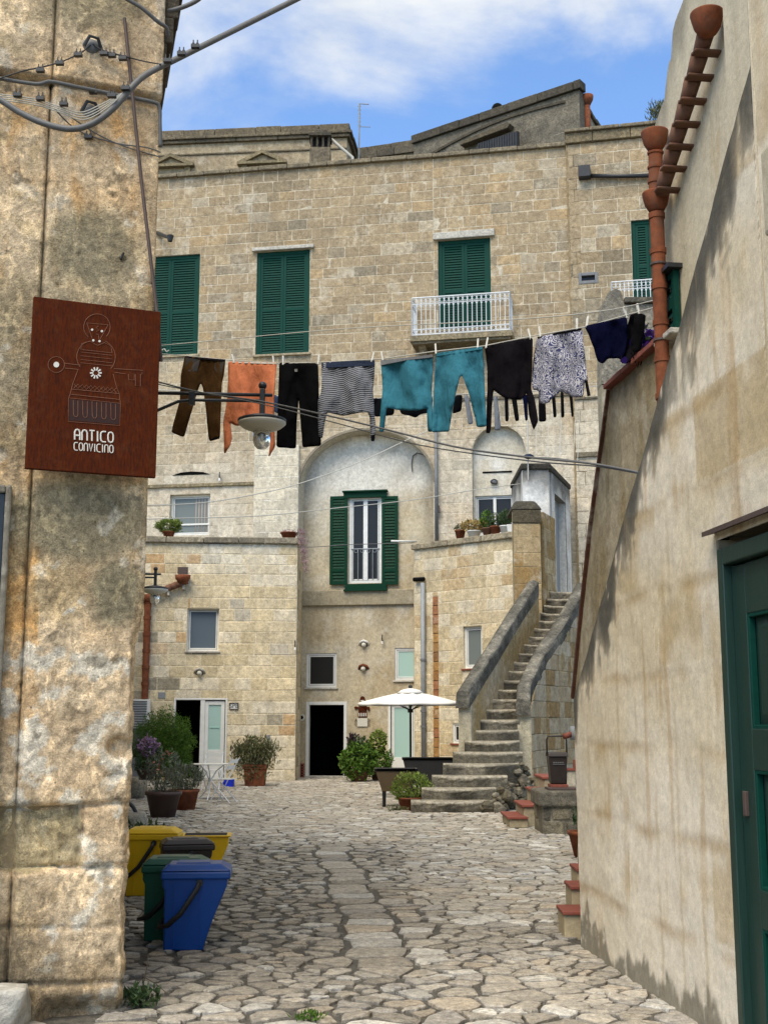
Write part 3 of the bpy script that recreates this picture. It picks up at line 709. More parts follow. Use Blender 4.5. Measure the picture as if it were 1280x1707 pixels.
# gutter box with black pipe, small vent, spout
s_, z_ = S4.sz(974, 291); pb = MB(); pb.box(s_-.17, s_+.17, -.28, 0, z_-.17, z_+.17, T=T4)
for k in range(6): pb.box(s_-.16+k*.058, s_-.145+k*.058, -.287, -.279, z_-.165, z_+.165, T=T4)
gb = pb.build('gutter_box', 'black_metal', pal.root, bevel=.01)
pb = MB(); s2_, z2_ = S4.sz(1100, 296); pb.tube([S4.P(s_+.17, z_-.1, .1), S4.P((s_+s2_)/2, (z_-.1+z2_)/2, .1), S4.P(s2_+.3, z2_, .1)], .065, 8); pb.build('pipe', 'black_metal', gb, smooth=True)
pb = MB(); frame(pb, T4, VEN[0]-.09, VEN[1]-.05, VEN[2]+.09, VEN[3]+.05, -.02, .1, .09); vo = pb.build('vent', 'grey_metal', pal.root, bevel=.008)
pb = MB(); pb.box(VEN[0], VEN[2], .08, .1, VEN[1], VEN[3], T=T4); pb.build('grille', 'glass_dark', vo)
sp_ = MB(); a = S1.pt(262, 388, .0); b = S1.pt(284, 397, .75); sp_.tube([a, b], [.06, .05], 8); sp_.tube([b-Vector((0, 0, .1)), b+Vector((0, 0, .08))], [.07, .11], 8); sp_.build('roof_spout', 'black_metal', pal.root)
# dark slots in the wall below the windows
for (wl, xa, xb, yy) in ((S1, 288, 350, 791),):
    s0, z0 = wl.sz(xa, yy); s1, z1 = wl.sz(xb, yy); m = MB()
    m.prism([(s0, z0-.03), (s1, z0-.03), (s1-.2, z0+.04), ((s0+s1)/2, z0+.07), (s0+.25, z0+.045)], lambda s, z: wl.P(s, z, .022), lambda s, z: wl.P(s, z, -.03)); m.build('slot', 'dark_room', pal.root)
s0, z0 = NB.sz(804, 788); s1, _ = NB.sz(853, 788); m = MB(); m.box(s0, s1, -.02, .02, z0-.02, z0+.025, T=LM(NB, 0, 0)); m.build('slot', 'dark_room', pal.root)
# bulkhead light in the niche
m = MB(); q = NB.pt(823, 803, .06); m.ball(q, .11, 12, 8, sc=(1, .55, .72)); bl = m.build('bulkhead_light', 'grey_metal', pal.root, smooth=True); m = MB(); m.tube([q+Vector((.085*math.cos(k), -.055, .058*math.sin(k))) for k in [i*.5236 for i in range(13)]], .014, 6, cap=False); m.build('guard', 'black_metal', bl)
# niche window with shutters
wt = window(CWl, Wt, 0, cen.root, .09, pane='glass_dark', mull=1, inset=.03)
TC = LM(CWl, 0, 0)
for (xa, xb) in ((551, 580), (637, 664)):
    r_ = CWl.rect(xa, 828, xb, 975); shutter(CWl, r_[0], r_[1], r_[2], r_[3], -.10, wt, 'dark_green', .16, .085, fw=.085)
hr = CWl.rect(574, 820, 645, 830); q = MB(); q.box(hr[0], hr[2], -.12, .0, hr[1], hr[3]-.02, T=TC); q.box(hr[0]-.03, hr[2]+.03, -.2, 0, hr[3]-.019, hr[3]+.02, T=TC); q.build('hood', 'dark_green', wt)
sr = CWl.rect(576, 972, 645, 984); q = MB(); q.box(sr[0], sr[2], -.12, 0, sr[1]+.02, sr[3]-.03, T=TC); q.box(sr[0]-.03, sr[2]+.03, -.17, 0, sr[1]-.03, sr[1]+.019, T=TC); q.build('sill', 'dark_green', wt)
q = MB(); zb_, zt_ = Wt[1]+.1, CWl.sz(600, 915)[1]
for k in range(6): s = Wt[0]+.12+(Wt[2]-Wt[0]-.24)*k/5; q.tube([CWl.P(s, zb_, -.02), CWl.P(s, zt_, -.02)], .012, 5)
for k in range(4):
    c = CWl.P(Wt[0]+.2+(Wt[2]-Wt[0]-.4)*k/3, zt_-.06, -.02); q.tube([c+CWl.u*.05*math.cos(t)+Vector((0, 0, .05*math.sin(t))) for t in [i*.7854 for i in range(9)]], .008, 4, cap=False)
q.tube([CWl.P(Wt[0]+.06, zt_, -.02), CWl.P(Wt[2]-.06, zt_, -.02)], .016, 5); q.build('guard_rail', 'galvanised', wt)
# ground floor openings
def white_door(bld, wall, r, d=0., fw=.09, open_=True, leaf=None, sidepx=None):
    T = LM(wall, 0, 0); s0, z0, s1, z1 = r; m = MB(); frame(m, T, s0-.02, z0, s1+.02, z1+.02, -d-.02, -d+.14, fw, False); do = m.build('door', 'white_paint', bld.root, bevel=.008)
    q = MB(); q.box(s0-.02, s1+.02, -d-.06, -d+.3, .0, .05, T=T); q.build('threshold', 'white_stone', do, bevel=.01)
    room(wall, r, d-.36 if d == 0 else -.36+d, do); return do
d2 = white_door(cen, CWl, D2)
d3 = white_door(cen, CWl, D3, fw=.07)
q = MB(); q.box(D3[0]+.07, D3[2]-.07, .05, .1, .06, D3[3]*.27, T=TC); q.box(D3[0]+.07, D3[0]+.15, .05, .1, D3[3]*.27, D3[3]-.07, T=TC); q.box(D3[2]-.15, D3[2]-.07, .05, .1, D3[3]*.27, D3[3]-.07, T=TC); q.box(D3[0]+.15, D3[2]-.15, .05, .1, D3[3]-.16, D3[3]-.07, T=TC); q.build('leaf', 'white_paint', d3, bevel=.006)
q = MB(); q.box(D3[0]+.15, D3[2]-.15, .07, .085, D3[3]*.27, D3[3]-.16, T=TC); q.build('pane', 'glass_mint', d3)
window(CWl, Wa, 0, cen.root, .07, pane='glass_dark', sill='ashlar_plain' if False else 'white_stone', inset=.03)
window(CWl, Wb, 0, cen.root, .07, pane='glass_mint', sill='white_stone', inset=.03)
# ================= left terrace block =================
B0, B1 = (xat(150, 33.0, 3.), 33.0), (xat(494, 33.5, 3.), 33.5)
LB = Wall(B0, B1); ZT = LB.sz(400, 896)[1]-.17
lb = Bld('terrace_block', 'pale yellow stone block with terrace on top and open white door at the left', 'building', LB.P(LB.len/2, 0))
DL = LB.rect(290, 1165, 377, 1303); DL = (DL[0], 0., DL[2], DL[3]); WL = LB.rect(312, 1014, 365, 1085)
def t_lb(s, z, r):
    c = mixc(hx('#cbba93'), hx('#bcaa80'), r.random()); u = r.random()
    if u < .05: c = mixc(c, hx('#b58a50'), .7)
    elif u < .09: c = mixc(c, hx('#7b776a'), .7)
    elif u < .3: c = hx('#cfc2a4')
    c = mixc(c, hx('#d2cab2'), ss(0, .4, fb(s, z, 3, .6, 3))*.7); c = mixc(c, hx('#8c887c'), ss(.25, .5, fb(s+3, z, 6, .9, 3))*.5)
    return mulc(c, r.uniform(.92, 1.08))
lb.masonry(LB, 0, LB.len, 0, ZT, ch=.305, bw=(.4, .68), holes=[DL, WL], tint=t_lb, seed=51, mortar=hx('#cfc19e'), joint=.022, relief=.007)
RS = Wall(LB.P(LB.len, 0), (LB.P(LB.len, 0).x+.02, 36.0)); lb.masonry(RS, .36, RS.len, 0, ZT, tint=t_lb, seed=52, mortar=hx('#b0a283'), thick=.3)
coping(LB, 0, LB.len+.06, ZT, .17, .10, root=lb.root, seed=53, col=hx('#8f8673'), back=.36)
q = MB(); q.box(0, LB.len, .36, 2.6, ZT-.25, ZT-.1, hx('#8b8473'), LM(LB, 0, 0)); q.build('terrace_floor', 'render', lb.root)
dl = white_door(lb, LB, DL, fw=.05)
TB = LM(LB, 0, 0); sm = LB.sz(333, 1240)[0]
q = MB(); q.box(sm, sm+.12, -.01, .09, .05, DL[3]-.03, T=TB)
a, b = sm+.12, DL[2]-.05; z1 = DL[3]-.06; zm = z1*.36
frame(q, TB, a, .06, b, z1, .02, .08, .1); q.box(a+.1, b-.1, .025, .075, zm-.06, zm+.06, T=TB); q.box(a+.1, b-.1, .04, .06, .16, zm-.06, T=TB); q.build('leaf', 'white_paint', dl, bevel=.006)
q = MB(); q.box(a+.1, b-.1, .045, .06, zm+.06, z1-.1, T=TB); q.build('pane', 'glass_mint', dl)
q = MB(); q.box(a+.14, b-.14, .03, .044, (zm+z1)/2-.04, (zm+z1)/2-.01, T=TB); q.build('curtain_rod', 'mint_curtain', dl)
window(LB, WL, 0, lb.root, .055, pane='glass_blue', sill='white_stone', inset=.14)
# clay gutter with bowl and drainpipe
gp = thing('clay_drainpipe', 'terracotta drainpipe with sloping channel and bowl on the left terrace block', 'drainpipe', LB.pt(246, 1165, .1))
q = MB(); ptop = LB.pt(247, 1000, .12); pbot = LB.P(LB.sz(247, 1000)[0], LB.sz(247, 1165)[1], .12)
for k in range(6):
    za, zb_ = lerp(pbot.z, ptop.z, k/6), lerp(pbot.z, ptop.z, (k+1)/6); q.cyl((ptop.x, ptop.y, za), (ptop.x, ptop.y, zb_), .088, .092, 20); q.cyl((ptop.x, ptop.y, zb_-.09), (ptop.x, ptop.y, zb_-.001), .104, .106, 20)
q.build('pipe', 'terracotta', gp)
q = MB(); q.lathe([(.09, -.1), (.17, .02), (.18, .14), (.16, .14), (.14, .03)], ptop, 14); q.build('funnel', 'terracotta', gp, smooth=True)
q = MB(); a = LB.pt(257, 990, .14); b = LB.pt(312, 968, .14); n = 6
for k in range(n): q.tube([a.lerp(b, k/n), a.lerp(b, (k+1.06)/n)], [.085, .1], 10)
q.build('channel', 'gutter_clay', gp, smooth=True)
for px, py in ((283, 985), (308, 975)):
    q = MB(); c = LB.pt(px, py, .0); q.box(-.03, .03, -.18, .02, -.14, .0, T=Matrix.Translation(c)); q.build('bracket', 'white_stone', gp, bevel=.01)
q = MB(); c = LB.pt(305, 966, .2); q.lathe([(.02, -.12), (.12, -.09), (.2, .02), (.215, .12), (.19, .12), (.17, .02), (.1, -.05)], c, 16); q.build('bowl', 'terracotta', gp, smooth=True)
q = MB(); s_, z_ = LB.sz(305, 955); q.box(s_-.14, s_+.14, -.02, .06, z_-.02, z_+.16, T=TB); q.build('outlet', 'brown_iron', gp)
# square sign, light, vents, latches on the blocks
def plaque(wall, px0, py0, px1, py1, name, mat, label, cat, th=.02):
    r_ = wall.rect(px0, py0, px1, py1); t = thing(name, label, cat, wall.P((r_[0]+r_[2])/2, r_[1])); m = MB(); m.box(r_[0], r_[2], -th-.012, -.0, r_[1], r_[3], T=LM(wall, 0, 0)); m.build('plate', mat, t, bevel=.006); return t, r_
FONT = None
def text3(txt, wall, s, z, d, size, mat, parent, name='lettering', depth=.003, sx=1., align='CENTER', offset=0.):
    cu = bpy.data.curves.new(name, 'FONT'); cu.body = txt; cu.size = size; cu.extrude = depth; cu.align_x = align; cu.align_y = 'CENTER'; cu.offset = offset
    o = bpy.data.objects.new('tmp_text', cu); COL.objects.link(o); dg = bpy.context.evaluated_depsgraph_get()
    me = bpy.data.meshes.new_from_object(o.evaluated_get(dg)); bpy.data.objects.remove(o)
    T = LM(wall, s, z, d) @ Matrix.Rotation(R(90), 4, 'X') @ Matrix.Diagonal((sx, 1, 1, 1))
    m = MB(); m.add([T @ v.co for v in me.vertices], [tuple(p.vertices) for p in me.polygons]); return m.build(name, mat, parent)
t_, r_ = plaque(LB, 383, 1172, 397, 1182, 'house_number_tile', 'white_paint', 'small white house number tile beside the open white door of the left terrace block', 'sign')
text3('SP8', LB, (r_[0]+r_[2])/2, (r_[1]+r_[3])/2, .034, .16, 'cable_black', t_)
q = MB(); frame(q, TB, r_[0]-.012, r_[1]-.012, r_[2]+.012, r_[3]+.012, -.045, -.033, .02); q.build('border', 'brown_iron', t_)
t_, r_ = plaque(LB, 264, 1154, 276, 1164, 'junction_plate', 'galvanised', 'pale grey junction plate on the left terrace block above its open white door', 'cover plate')
def wall_light(wall, px, py, label, name='wall_light', mat='white_stone'):
    c = wall.pt(px, py, .0); t = thing(name, label, 'wall light', c, wall.rz); m = MB()
    m.tube([(-.14, .02, -.02), (-.1, -.06, .06), (0, -.11, .1), (.1, -.06, .06), (.14, .02, -.02)], .035, 8); m.build('hood', mat, t, world=False, smooth=True)
    m = MB(); m.ball((0, -.07, -.02), .07, 10, 7); m.build('bulb', 'lamp_white', t, world=False, smooth=True)
    m = MB(); m.box(-.1, .1, -.02, .02, -.06, .06); m.build('base', 'brown_iron', t, world=False)
wall_light(LB, 333, 1121, 'hooded pale wall light over the open white door of the left terrace block')
wall_light(CWl, 607, 1074, 'small white wall light high between the two little windows of the rendered front', mat='white_paint')
wall_light(CWl, 606, 1114, 'small clay hooded wall light above the emblem plaque', mat='terracotta')
def hook(wall, px, py, label):
    c = wall.pt(px, py, 0); t = thing('wall_hook', label, 'hook', c, wall.rz); m = MB(); m.tube([(0, .03, 0), (0, -.1, 0), (.0, -.12, .06), (0, -.1, .16)], .018, 6); m.build('stem', 'black_metal', t, world=False); m = MB(); m.cyl((0, -.1, -.1), (0, -.1, -.02), .035, .028, 8); m.build('insulator', 'white_paint', t, world=False)
hook(CWl, 638, 1068, 'small black wall hook with white insulator right of the white wall light')

hook(S1, 368, 797, 'small black hook on the palazzo wall above the terrace window')
hook(LB, 492, 1078, 'small hook at the right corner of the left terrace block')
# tiny round vent, lattice vents
c = CWl.pt(503, 1196, 0); t = thing('round_vent', 'small round vent beside the middle black doorway', 'vent', c, CWl.rz); m = MB(); m.lathe([(.1, 0), (.1, .03), (.06, .03), (.05, .0)], T=Matrix.Rotation(R(90), 3, 'X')); m.build('ring', 'lamp_white', t, world=False); m = MB(); m.cyl((0, .0, 0), (0, -.015, 0), .05); m.build('hole', 'dark_room', t, world=False)
r_ = CWl.rect(490, 1274, 506, 1298); r_ = (r_[0], max(.02, r_[1]), r_[2], r_[3])
t = thing('lattice_vent', 'reddish diamond lattice vent low on the wall left of the middle black doorway', 'vent', CWl.P((r_[0]+r_[2])/2, r_[1])); m = MB(); Tc = LM(CWl, 0, 0)
m.box(r_[0], r_[2], -.008, .02, r_[1], r_[3], T=Tc); m.build('backing', 'dark_room', t); m = MB()
n = 4; wv, hv = r_[2]-r_[0], r_[3]-r_[1]
for i in range(n+1):
    for j in range(6): 
        c = CWl.P(r_[0]+wv*i/n, r_[1]+hv*j/5, .02); m.box(-.028, .028, -.006, .006, -.028, .028, T=Matrix.Translation(c) @ Matrix.Rotation(CWl.rz, 4, 'Z') @ Matrix.Rotation(R(45), 4, 'Y'))
m.build('lattice', 'tile_red', t)
# wall fitting with intercom right of the planter on the left block
q = thing('door_intercom', 'small grey intercom box with tube on the left terrace block near its right corner', 'intercom', LB.pt(447, 1236, .0), LB.rz); m = MB(); m.box(-.06, .06, -.09, .0, -.16, .05); m.build('case', 'lamp_white', q, world=False, bevel=.02); m = MB(); m.cyl((0, -.05, .05), (0, -.05, .17), .05, .05); m.build('tube', 'galvanised', q, world=False)
# white louvre case at the far left
r_ = LB.rect(236, 1166, 250, 1214, .3); q = thing('louvred_case', 'white louvred case at the foot of the terracotta drainpipe', 'meter case', LB.P(r_[0], 0, .3)); m = MB(); m.box(r_[0]-.7, r_[2], -.3, -.02, r_[1], r_[3], T=TB); m.build('body', 'white_paint', q, bevel=.01); m = MB()
for k in range(11): z = r_[1]+.05+(r_[3]-r_[1]-.1)*k/10; m.box(r_[0]-.6, r_[2]-.08, -.325, -.301, z-.02, z+.01, T=TB)
m.build('louvre', 'cable_grey', q)
m = MB(); m.box(r_[0]-.6, r_[2]-.02, -.25, -.05, 0, r_[1]-.002, T=TB); m.build('stand', 'grey_metal', q)
# ================= right terrace block =================
C0, C1 = (xat(691, 34.2, 3.), 34.2), (xat(872, 31.7, 3.), 31.7)
RB = Wall(C0, C1); ZB = RB.sz(775, 897)[1]-.16
rb = Bld('stair_side_block', 'pale stone block with a flower pot ledge behind the stone staircase', 'building', RB.P(RB.len/2, 0))
WR = RB.rect(772, 1044, 803, 1114); WS = RB.rect(754, 1206, 770, 1239)
def t_rb(s, z, r):
    c = mixc(hx('#c4b28b'), hx('#b4a279'), r.random()); u = r.random()
    if u < .1: c = mixc(c, hx('#a98750'), .5)
    elif u < .35: c = hx('#c8bb9c')
    c = mixc(c, hx('#98793f'), ss(.2, .5, fb(s, z, 13, .8, 3))*.5)
    return mulc(c, r.uniform(.93, 1.07))
BS = RB.rect(722, 994, 731, 1262)
rb.masonry(RB, 0, RB.len, 0, ZB, ch=.32, bw=(.45, .8), holes=[WR, WS, (BS[0], BS[1], BS[2], BS[3])], tint=t_rb, seed=61, mortar=hx('#cabd9b'), relief=.006, joint=.016)
LSd = Wall((RB.P(0, 0).x-.0, 36.3), RB.P(0, 0)); rb.masonry(LSd, 0, LSd.len-.36, 0, ZB, tint=t_rb, seed=62, thick=.3)
coping(RB, -.06, RB.len, ZB, .16, .09, root=rb.root, seed=63, col=hx('#9a8f78'), back=.36)
q = MB(); q.box(0, RB.len, .36, 2.4, ZB-.25, ZB-.1, hx('#8b8473'), LM(RB, 0, 0)); q.build('terrace_floor', 'render', rb.root)
window(RB, WR, 0, rb.root, .07, pane='glass_grey', sill='tile_red', inset=.08); window(RB, WS, 0, rb.root, .06, pane='glass_dark', sill='tile_red', inset=.03)
n = 17
for k in range(n):                               # column of thin clay bricks
    z0, z1 = lerp(BS[1], BS[3], k/n)+.008, lerp(BS[1], BS[3], (k+1)/n)-.008; m = MB()
    c = hx('#9a6a4a') if k >= n-3 or k in (2, 6, 7) else mixc(hx('#ab8450'), hx('#93683f'), rng.random())
    m.box(BS[0], BS[2], -.01+rng.uniform(-.006, .006), .2, z0, z1, c, LM(RB, 0, 0)); m.build('clay_brick', 'ashlar', rb.root, bevel=.008)
q = thing('metal_downpipe', 'grey metal downpipe on the left end of the stair side block', 'downpipe', RB.P(RB.sz(709, 1262)[0], RB.sz(709, 1262)[1], .09)); m = MB()
s_ = RB.sz(709, 1100)[0]; m.tube([RB.P(s_, .3, .1), RB.P(s_, RB.sz(709, 972)[1], .1)], .065, 10); m.build('pipe', 'galvanised', q, smooth=True)
m = MB(); m.tube([RB.P(s_-.32, RB.sz(700, 966)[1], .1), RB.P(s_+.05, RB.sz(709, 966)[1], .1)], .06, 10); m.build('elbow', 'lichen_stone', q, smooth=True)
for yy in (1100, 1185, 1211):
    m = MB(); z = RB.sz(709, yy)[1]; m.lathe([(.085, -.03), (.085, .03)], RB.P(s_, z, .1), 10); m.build('clip', 'grey_metal', q)
q = MB(); s_ = S3.sz(727, 800)[0]; t = thing('thin_downpipe', 'thin grey downpipe rising from the pot ledge beside the tall arched niche', 'downpipe', S1.P(aR+.08, ZB+.3, .12)); q.tube([S1.P(aR+.1, ZB+.1, .12), S1.P(aR+.1, S1.sz(724, 705)[1], .12)], .05, 8); q.build('pipe', 'grey_metal', t, smooth=True)
q = MB(); q.box(-.05, .05, -.04, .04, -.1, .1, T=Matrix.Translation(S1.P(aR+.14, S1.sz(724, 850)[1], .1))); q.build('clamp', 'brown_iron', t)
t = thing('white_pole', 'short white pole sticking out left over the grey downpipe corner', 'pole', RB.P(.05, ZB+.1, .0)); q = MB(); q.tube([RB.P(.2, RB.sz(695, 904)[1], .12), at(652, 902, 33.6)], .028, 8); q.build('rod', 'white_paint', t, smooth=True)
# ================= emblem plaque on the rendered front =================
def figure(wall, X, Z, k, d, mats, root, relief=.004):
    # figure in unit coords: x right, z up, total height about 1.0; mats=(body, line)
    P = lambda x, z, dd=0.: wall.P(X+x*k, Z+z*k, d+dd)
    def poly(pts, name, mat, dd=relief): 
        m = MB(); m.prism(pts, lambda x, z: P(x, z, dd), lambda x, z: P(x, z, -.001)); return m.build(name, mat, root)
    return P, poly
def engraved(wall, s0, z0, kx, kz, d, root, mat='rust_edge', body='rust_dark', r=.0022):
    P = lambda x, z, dd=.001: wall.P(s0+x*kx, z0+z*kz, d+dd)
    def fill(pts, name, mat_=body, dd=.0015):
        m = MB(); m.prism(pts, lambda x, z: P(x, z, dd), lambda x, z: P(x, z, -.001)); return m.build(name, mat_, root)
    def line(pts, name='engraved_line', rr=r): m = MB(); m.tube([P(x, z, .002) for x, z in pts], rr, 5); return m.build(name, mat, root)
    arc = lambda cx, cz, rx, rz, a, b, n=16: [(cx+rx*math.cos(R(a+(b-a)*i/n)), cz+rz*math.sin(R(a+(b-a)*i/n))) for i in range(n+1)]
    return P, fill, line, arc
t = thing('emblem_plaque', 'small rust coloured figure emblem with name plate right of the middle black doorway', 'sign', CWl.pt(604, 1211, 0))
er = CWl.rect(592, 1160, 617, 1211); ew, eh = er[2]-er[0], er[3]-er[1]
P, fill, line, arc = engraved(CWl, er[0], er[1], ew, eh, .012, t, 'letter_white', 'rust')
def ring(pts, nm, mat='rust', d=.03):
    m = MB(); m.prism(pts, lambda x, z: P(x, z, d), lambda x, z: P(x, z, -.012)); return m.build(nm, mat, t)
ring(arc(.5, .87, .17, .12, 0, 360), 'head'); ring([(.38, .86), (.62, .86), (.56, .77), (.44, .77)], 'face', 'letter_white', .034)
ring(arc(.5, .70, .27, .10, 0, 180)+[(.72, .6), (.78, .5), (.22, .5), (.28, .6)], 'bust'); ring([(.04, .58), (.96, .58), (.96, .64), (.04, .64)], 'arms', 'rust', .026)
ring(arc(.05, .61, .09, .045, 0, 360), 'key_bow', 'rust', .033); ring([(.86, .52), (.98, .52), (.98, .6), (.86, .6)], 'key_bit', 'rust', .033)
ring([(.2, .3), (.8, .3), (.77, .48), (.23, .48)], 'skirt')
for k in range(5): ring([(.26+k*.11, .33), (.31+k*.11, .33), (.31+k*.11, .44), (.26+k*.11, .44)], 'skirt_fold', 'letter_white', .034)
ring([(.16, .0), (.84, .0), (.84, .27), (.16, .27)], 'name_plate', 'lamp_white')
text3('ANTICO', CWl, er[0]+ew*.5, er[1]+eh*.2, .034, .115, 'brown_iron', t, offset=.002); text3('CONVICINO', CWl, er[0]+ew*.5, er[1]+eh*.07, .034, .09, 'brown_iron', t, sx=.85, offset=.002)
pal.finish(); cen.finish(); lb.finish(); rb.finish()
# ================= houses above the roofline =================
u1 = Bld('upper_house', 'tan stone house with small window pediments above the palazzo roofline at the left', 'building', (xat(420, 41.3, 18), 41.3, 16))
UA = Wall((xat(120, 41.9, 20), 41.9), (xat(578, 41.0, 20), 41.0)); ZU = UA.sz(560, 211)[1]
t_u = lambda s, z, r: mulc(mixc(hx('#a08f6e'), hx('#8e7d60'), r.random()), r.uniform(.93, 1.06))
u1.masonry(UA, 0, UA.len, 16, ZU-.45, ch=.42, bw=(.6, 1.1), tint=t_u, seed=71, mortar=hx('#8f8369'), relief=.004, joint=.008)
UB = Wall(UA.P(UA.len, 0), (UA.P(UA.len, 0).x+.35, 44.)); u1.masonry(UB, .36, UB.len, 16, ZU-.45, ch=.42, bw=(.6, 1.1), tint=t_u, seed=72)
for k, (d, z0, h) in enumerate(((.12, ZU-.45, .12), (.2, ZU-.329, .1), (.1, ZU-.228, .3))):
    coping(UA, 0, UA.len+d, z0, h, d, 'cornice_stone', u1.root, hx('#6f6553'), 73+k, .4, lmin=.9, lmax=1.6); coping(UB, .41, UB.len, z0, h, d, 'cornice_stone', u1.root, hx('#6f6553'), 83+k, .4)
s_, z_ = UA.sz(420, 254); u1.slab(UA, 0, UA.len, z_-.03, z_+.03, 0, .05, 'string_course', 'lichen_stone', hx('#6d6452'), .01)
def pediment(bld, wall, x0, x1, yb, yt, col=hx('#85795f')):
    a, b = wall.sz(x0, yb)[0], wall.sz(x1, yb)[0]; z0 = wall.sz((x0+x1)/2, yb)[1]; z1 = wall.sz((x0+x1)/2, yt)[1]; c = (a+b)/2; m = MB(); t = .1
    f = lambda dd: (lambda s, z: wall.P(s, z, dd))
    m.prism([(a, z0), (b, z0), (b, z0+t), (a, z0+t)], f(.22), f(-.02), col)
    m.prism([(a, z0+t), (a+.3, z0+t), (c, z1-.13), (c, z1)], f(.2), f(-.02), col); m.prism([(c, z1), (c, z1-.13), (b-.3, z0+t), (b, z0+t)], f(.2), f(-.02), col)
    m.prism([(a+.3, z0+t+.001), (b-.3, z0+t+.001), (c, z1-.14)], f(.06), f(-.02), hx('#9b8f76'))
    m.prism([(a+.15, z0-.3), (a+.35, z0-.3), (a+.35, z0-.001), (a+.15, z0-.001)], f(.1), f(-.02), col); m.prism([(b-.35, z0-.3), (b-.15, z0-.3), (b-.15, z0-.001), (b-.35, z0-.001)], f(.1), f(-.02), col)
    recalc(m.build('pediment', 'lichen_stone', bld.root))
pediment(u1, UA, 397, 479, 276, 253); pediment(u1, UA, 247, 325, 281, 259)
u1.finish()
# low parapet between the two upper houses
q = Bld('roof_parapet', 'low dark stone roof parapet between the two upper houses', 'wall', (xat(640, 43, 18), 43., 16)); UC = Wall((xat(588, 43.4, 20), 43.4), (xat(700, 42.6, 20), 42.6)); zc_ = UC.sz(640, 262)[1]
q.masonry(UC, 0, UC.len, 16, zc_, ch=.4, bw=(.7, 1.2), tint=lambda s, z, r: mulc(hx('#756c58'), r.uniform(.9, 1.1)), seed=77); coping(UC, 0, UC.len, zc_, .3, .1, root=q.root, col=hx('#5e574a'), seed=78); coping(UC, .0, UC.len, zc_+.301, .22, .02, root=q.root, col=hx('#635b4c'), seed=79); q.finish()
# right upper house
u2 = Bld('dark_upper_house', 'weathered dark grey stone house rising above the palazzo roof at the right', 'building', (xat(840, 38, 18), 38., 16))
UD = Wall((xat(690, 40.4, 20), 40.4), (xat(967, 36.6, 20), 36.6)); ZD = UD.sz(960, 139)[1]-.25
t_d = lambda s, z, r: mulc(mixc(hx('#6e6757'), hx('#5f594c'), r.random()), r.uniform(.9, 1.1)*(1+.2*fb(s, z, 1, .5)))
u2.masonry(UD, 0, UD.len, 16, ZD, ch=.42, bw=(.6, 1.2), tint=t_d, seed=91, mortar=hx('#5d5649'), relief=.005, joint=.008, mat='lichen_stone')
UE = Wall(UD.P(UD.len, 0), (xat(1012, 39.6, 20), 39.6)); u2.masonry(UE, .36, UE.len, 16, ZD-.35, ch=.4, bw=(.55, .9), tint=lambda s, z, r: mulc(hx('#8f8266'), r.uniform(.85, 1.1)), seed=92, mortar=hx('#b9ae98'), joint=.05)
coping(UD, -.05, UD.len+.1, ZD, .3, .12, root=u2.root, col=hx('#4f4a40'), seed=93, lmin=.7, lmax=1.3); coping(UE, .42, UE.len, ZD-.35, .14, .1, root=u2.root, col=hx('#5a5346'), seed=94)
a, b = UD.sz(705, 268), UD.sz(942, 172); m = MB(); k0 = 14; T = LM(UD, 0, 0)
for k in range(k0):                              # shallow arched band
    f0, f1 = k/k0, (k+1)/k0; zz = lambda f: lerp(a[1], b[1], f)+.45*math.sin(math.pi*f)*0.6
    m.prism([(lerp(a[0], b[0], f0), zz(f0)), (lerp(a[0], b[0], f1), zz(f1)), (lerp(a[0], b[0], f1), zz(f1)+.09), (lerp(a[0], b[0], f0), zz(f0)+.09)], lambda s, z: UD.P(s, z, .06), lambda s, z: UD.P(s, z, -.03), hx('#4d483d'))
m.build('arched_band', 'lichen_stone', u2.root)
a, b = UD.sz(774, 243), UD.sz(853, 214); m = MB(); m.prism([(a[0], a[1]-.1), (b[0], b[1]-.1), (b[0]+.1, b[1]+.02), (b[0], b[1]+.12), (a[0], a[1]+.04)], lambda s, z: UD.P(s, z, .3), lambda s, z: UD.P(s, z, -.03), hx('#5d5546')); m.build('pediment', 'lichen_stone', u2.root, bevel=.02)
r_ = UD.rect(796, 229, 863, 252, .5); m = MB(); m.box(r_[0], r_[2], -.5, -.4, r_[1]-.6, r_[3], T=T)
for k in range(16): s = lerp(r_[0], r_[2], (k+.5)/16); m.box(s-.02, s+.02, -.53, -.501, r_[1]-.6, r_[3], T=T)
m.build('dark_screen', 'black_metal', u2.root)
m = MB(); m.ball(UD.P(UD.sz(826, 166)[0], ZD+.34, -.1), .2, 12, 8); m.build('roof_knob', 'lichen_stone', u2.root, smooth=True)
c = UE.pt(979, 212, .12); m = MB(); m.tube([c-Vector((0, 0, 1.5)), c, c+Vector((0, 0, .75))], .1, 10); m.lathe([(.1, 0), (.2, .2), (.22, .34), (.18, .34)], c+Vector((0, 0, .74)), 12); m.build('clay_pipe', 'terracotta', u2.root, smooth=True)
u2.finish()
# antenna
t = thing('roof_antenna', 'thin grey television antenna mast on the roof between the upper houses', 'antenna', at(598, 244, 41.6)); m = MB(); b_ = at(598, 268, 41.6); tp = at(599, 173, 41.6)
m.tube([b_, tp], .035, 6); m.build('mast', 'galvanised', t); m = MB(); m.tube([tp, tp+Vector((.35, 0, -.02))], .02, 5); m.tube([tp-Vector((0, 0, .9)), tp+Vector((.4, .1, -.86))], .015, 5)
for k in range(6): z = tp.z-.15*k-.1; m.tube([(tp.x-.06, tp.y, z), (tp.x+.06, tp.y, z)], .014, 4)
m.build('arms', 'galvanised', t)
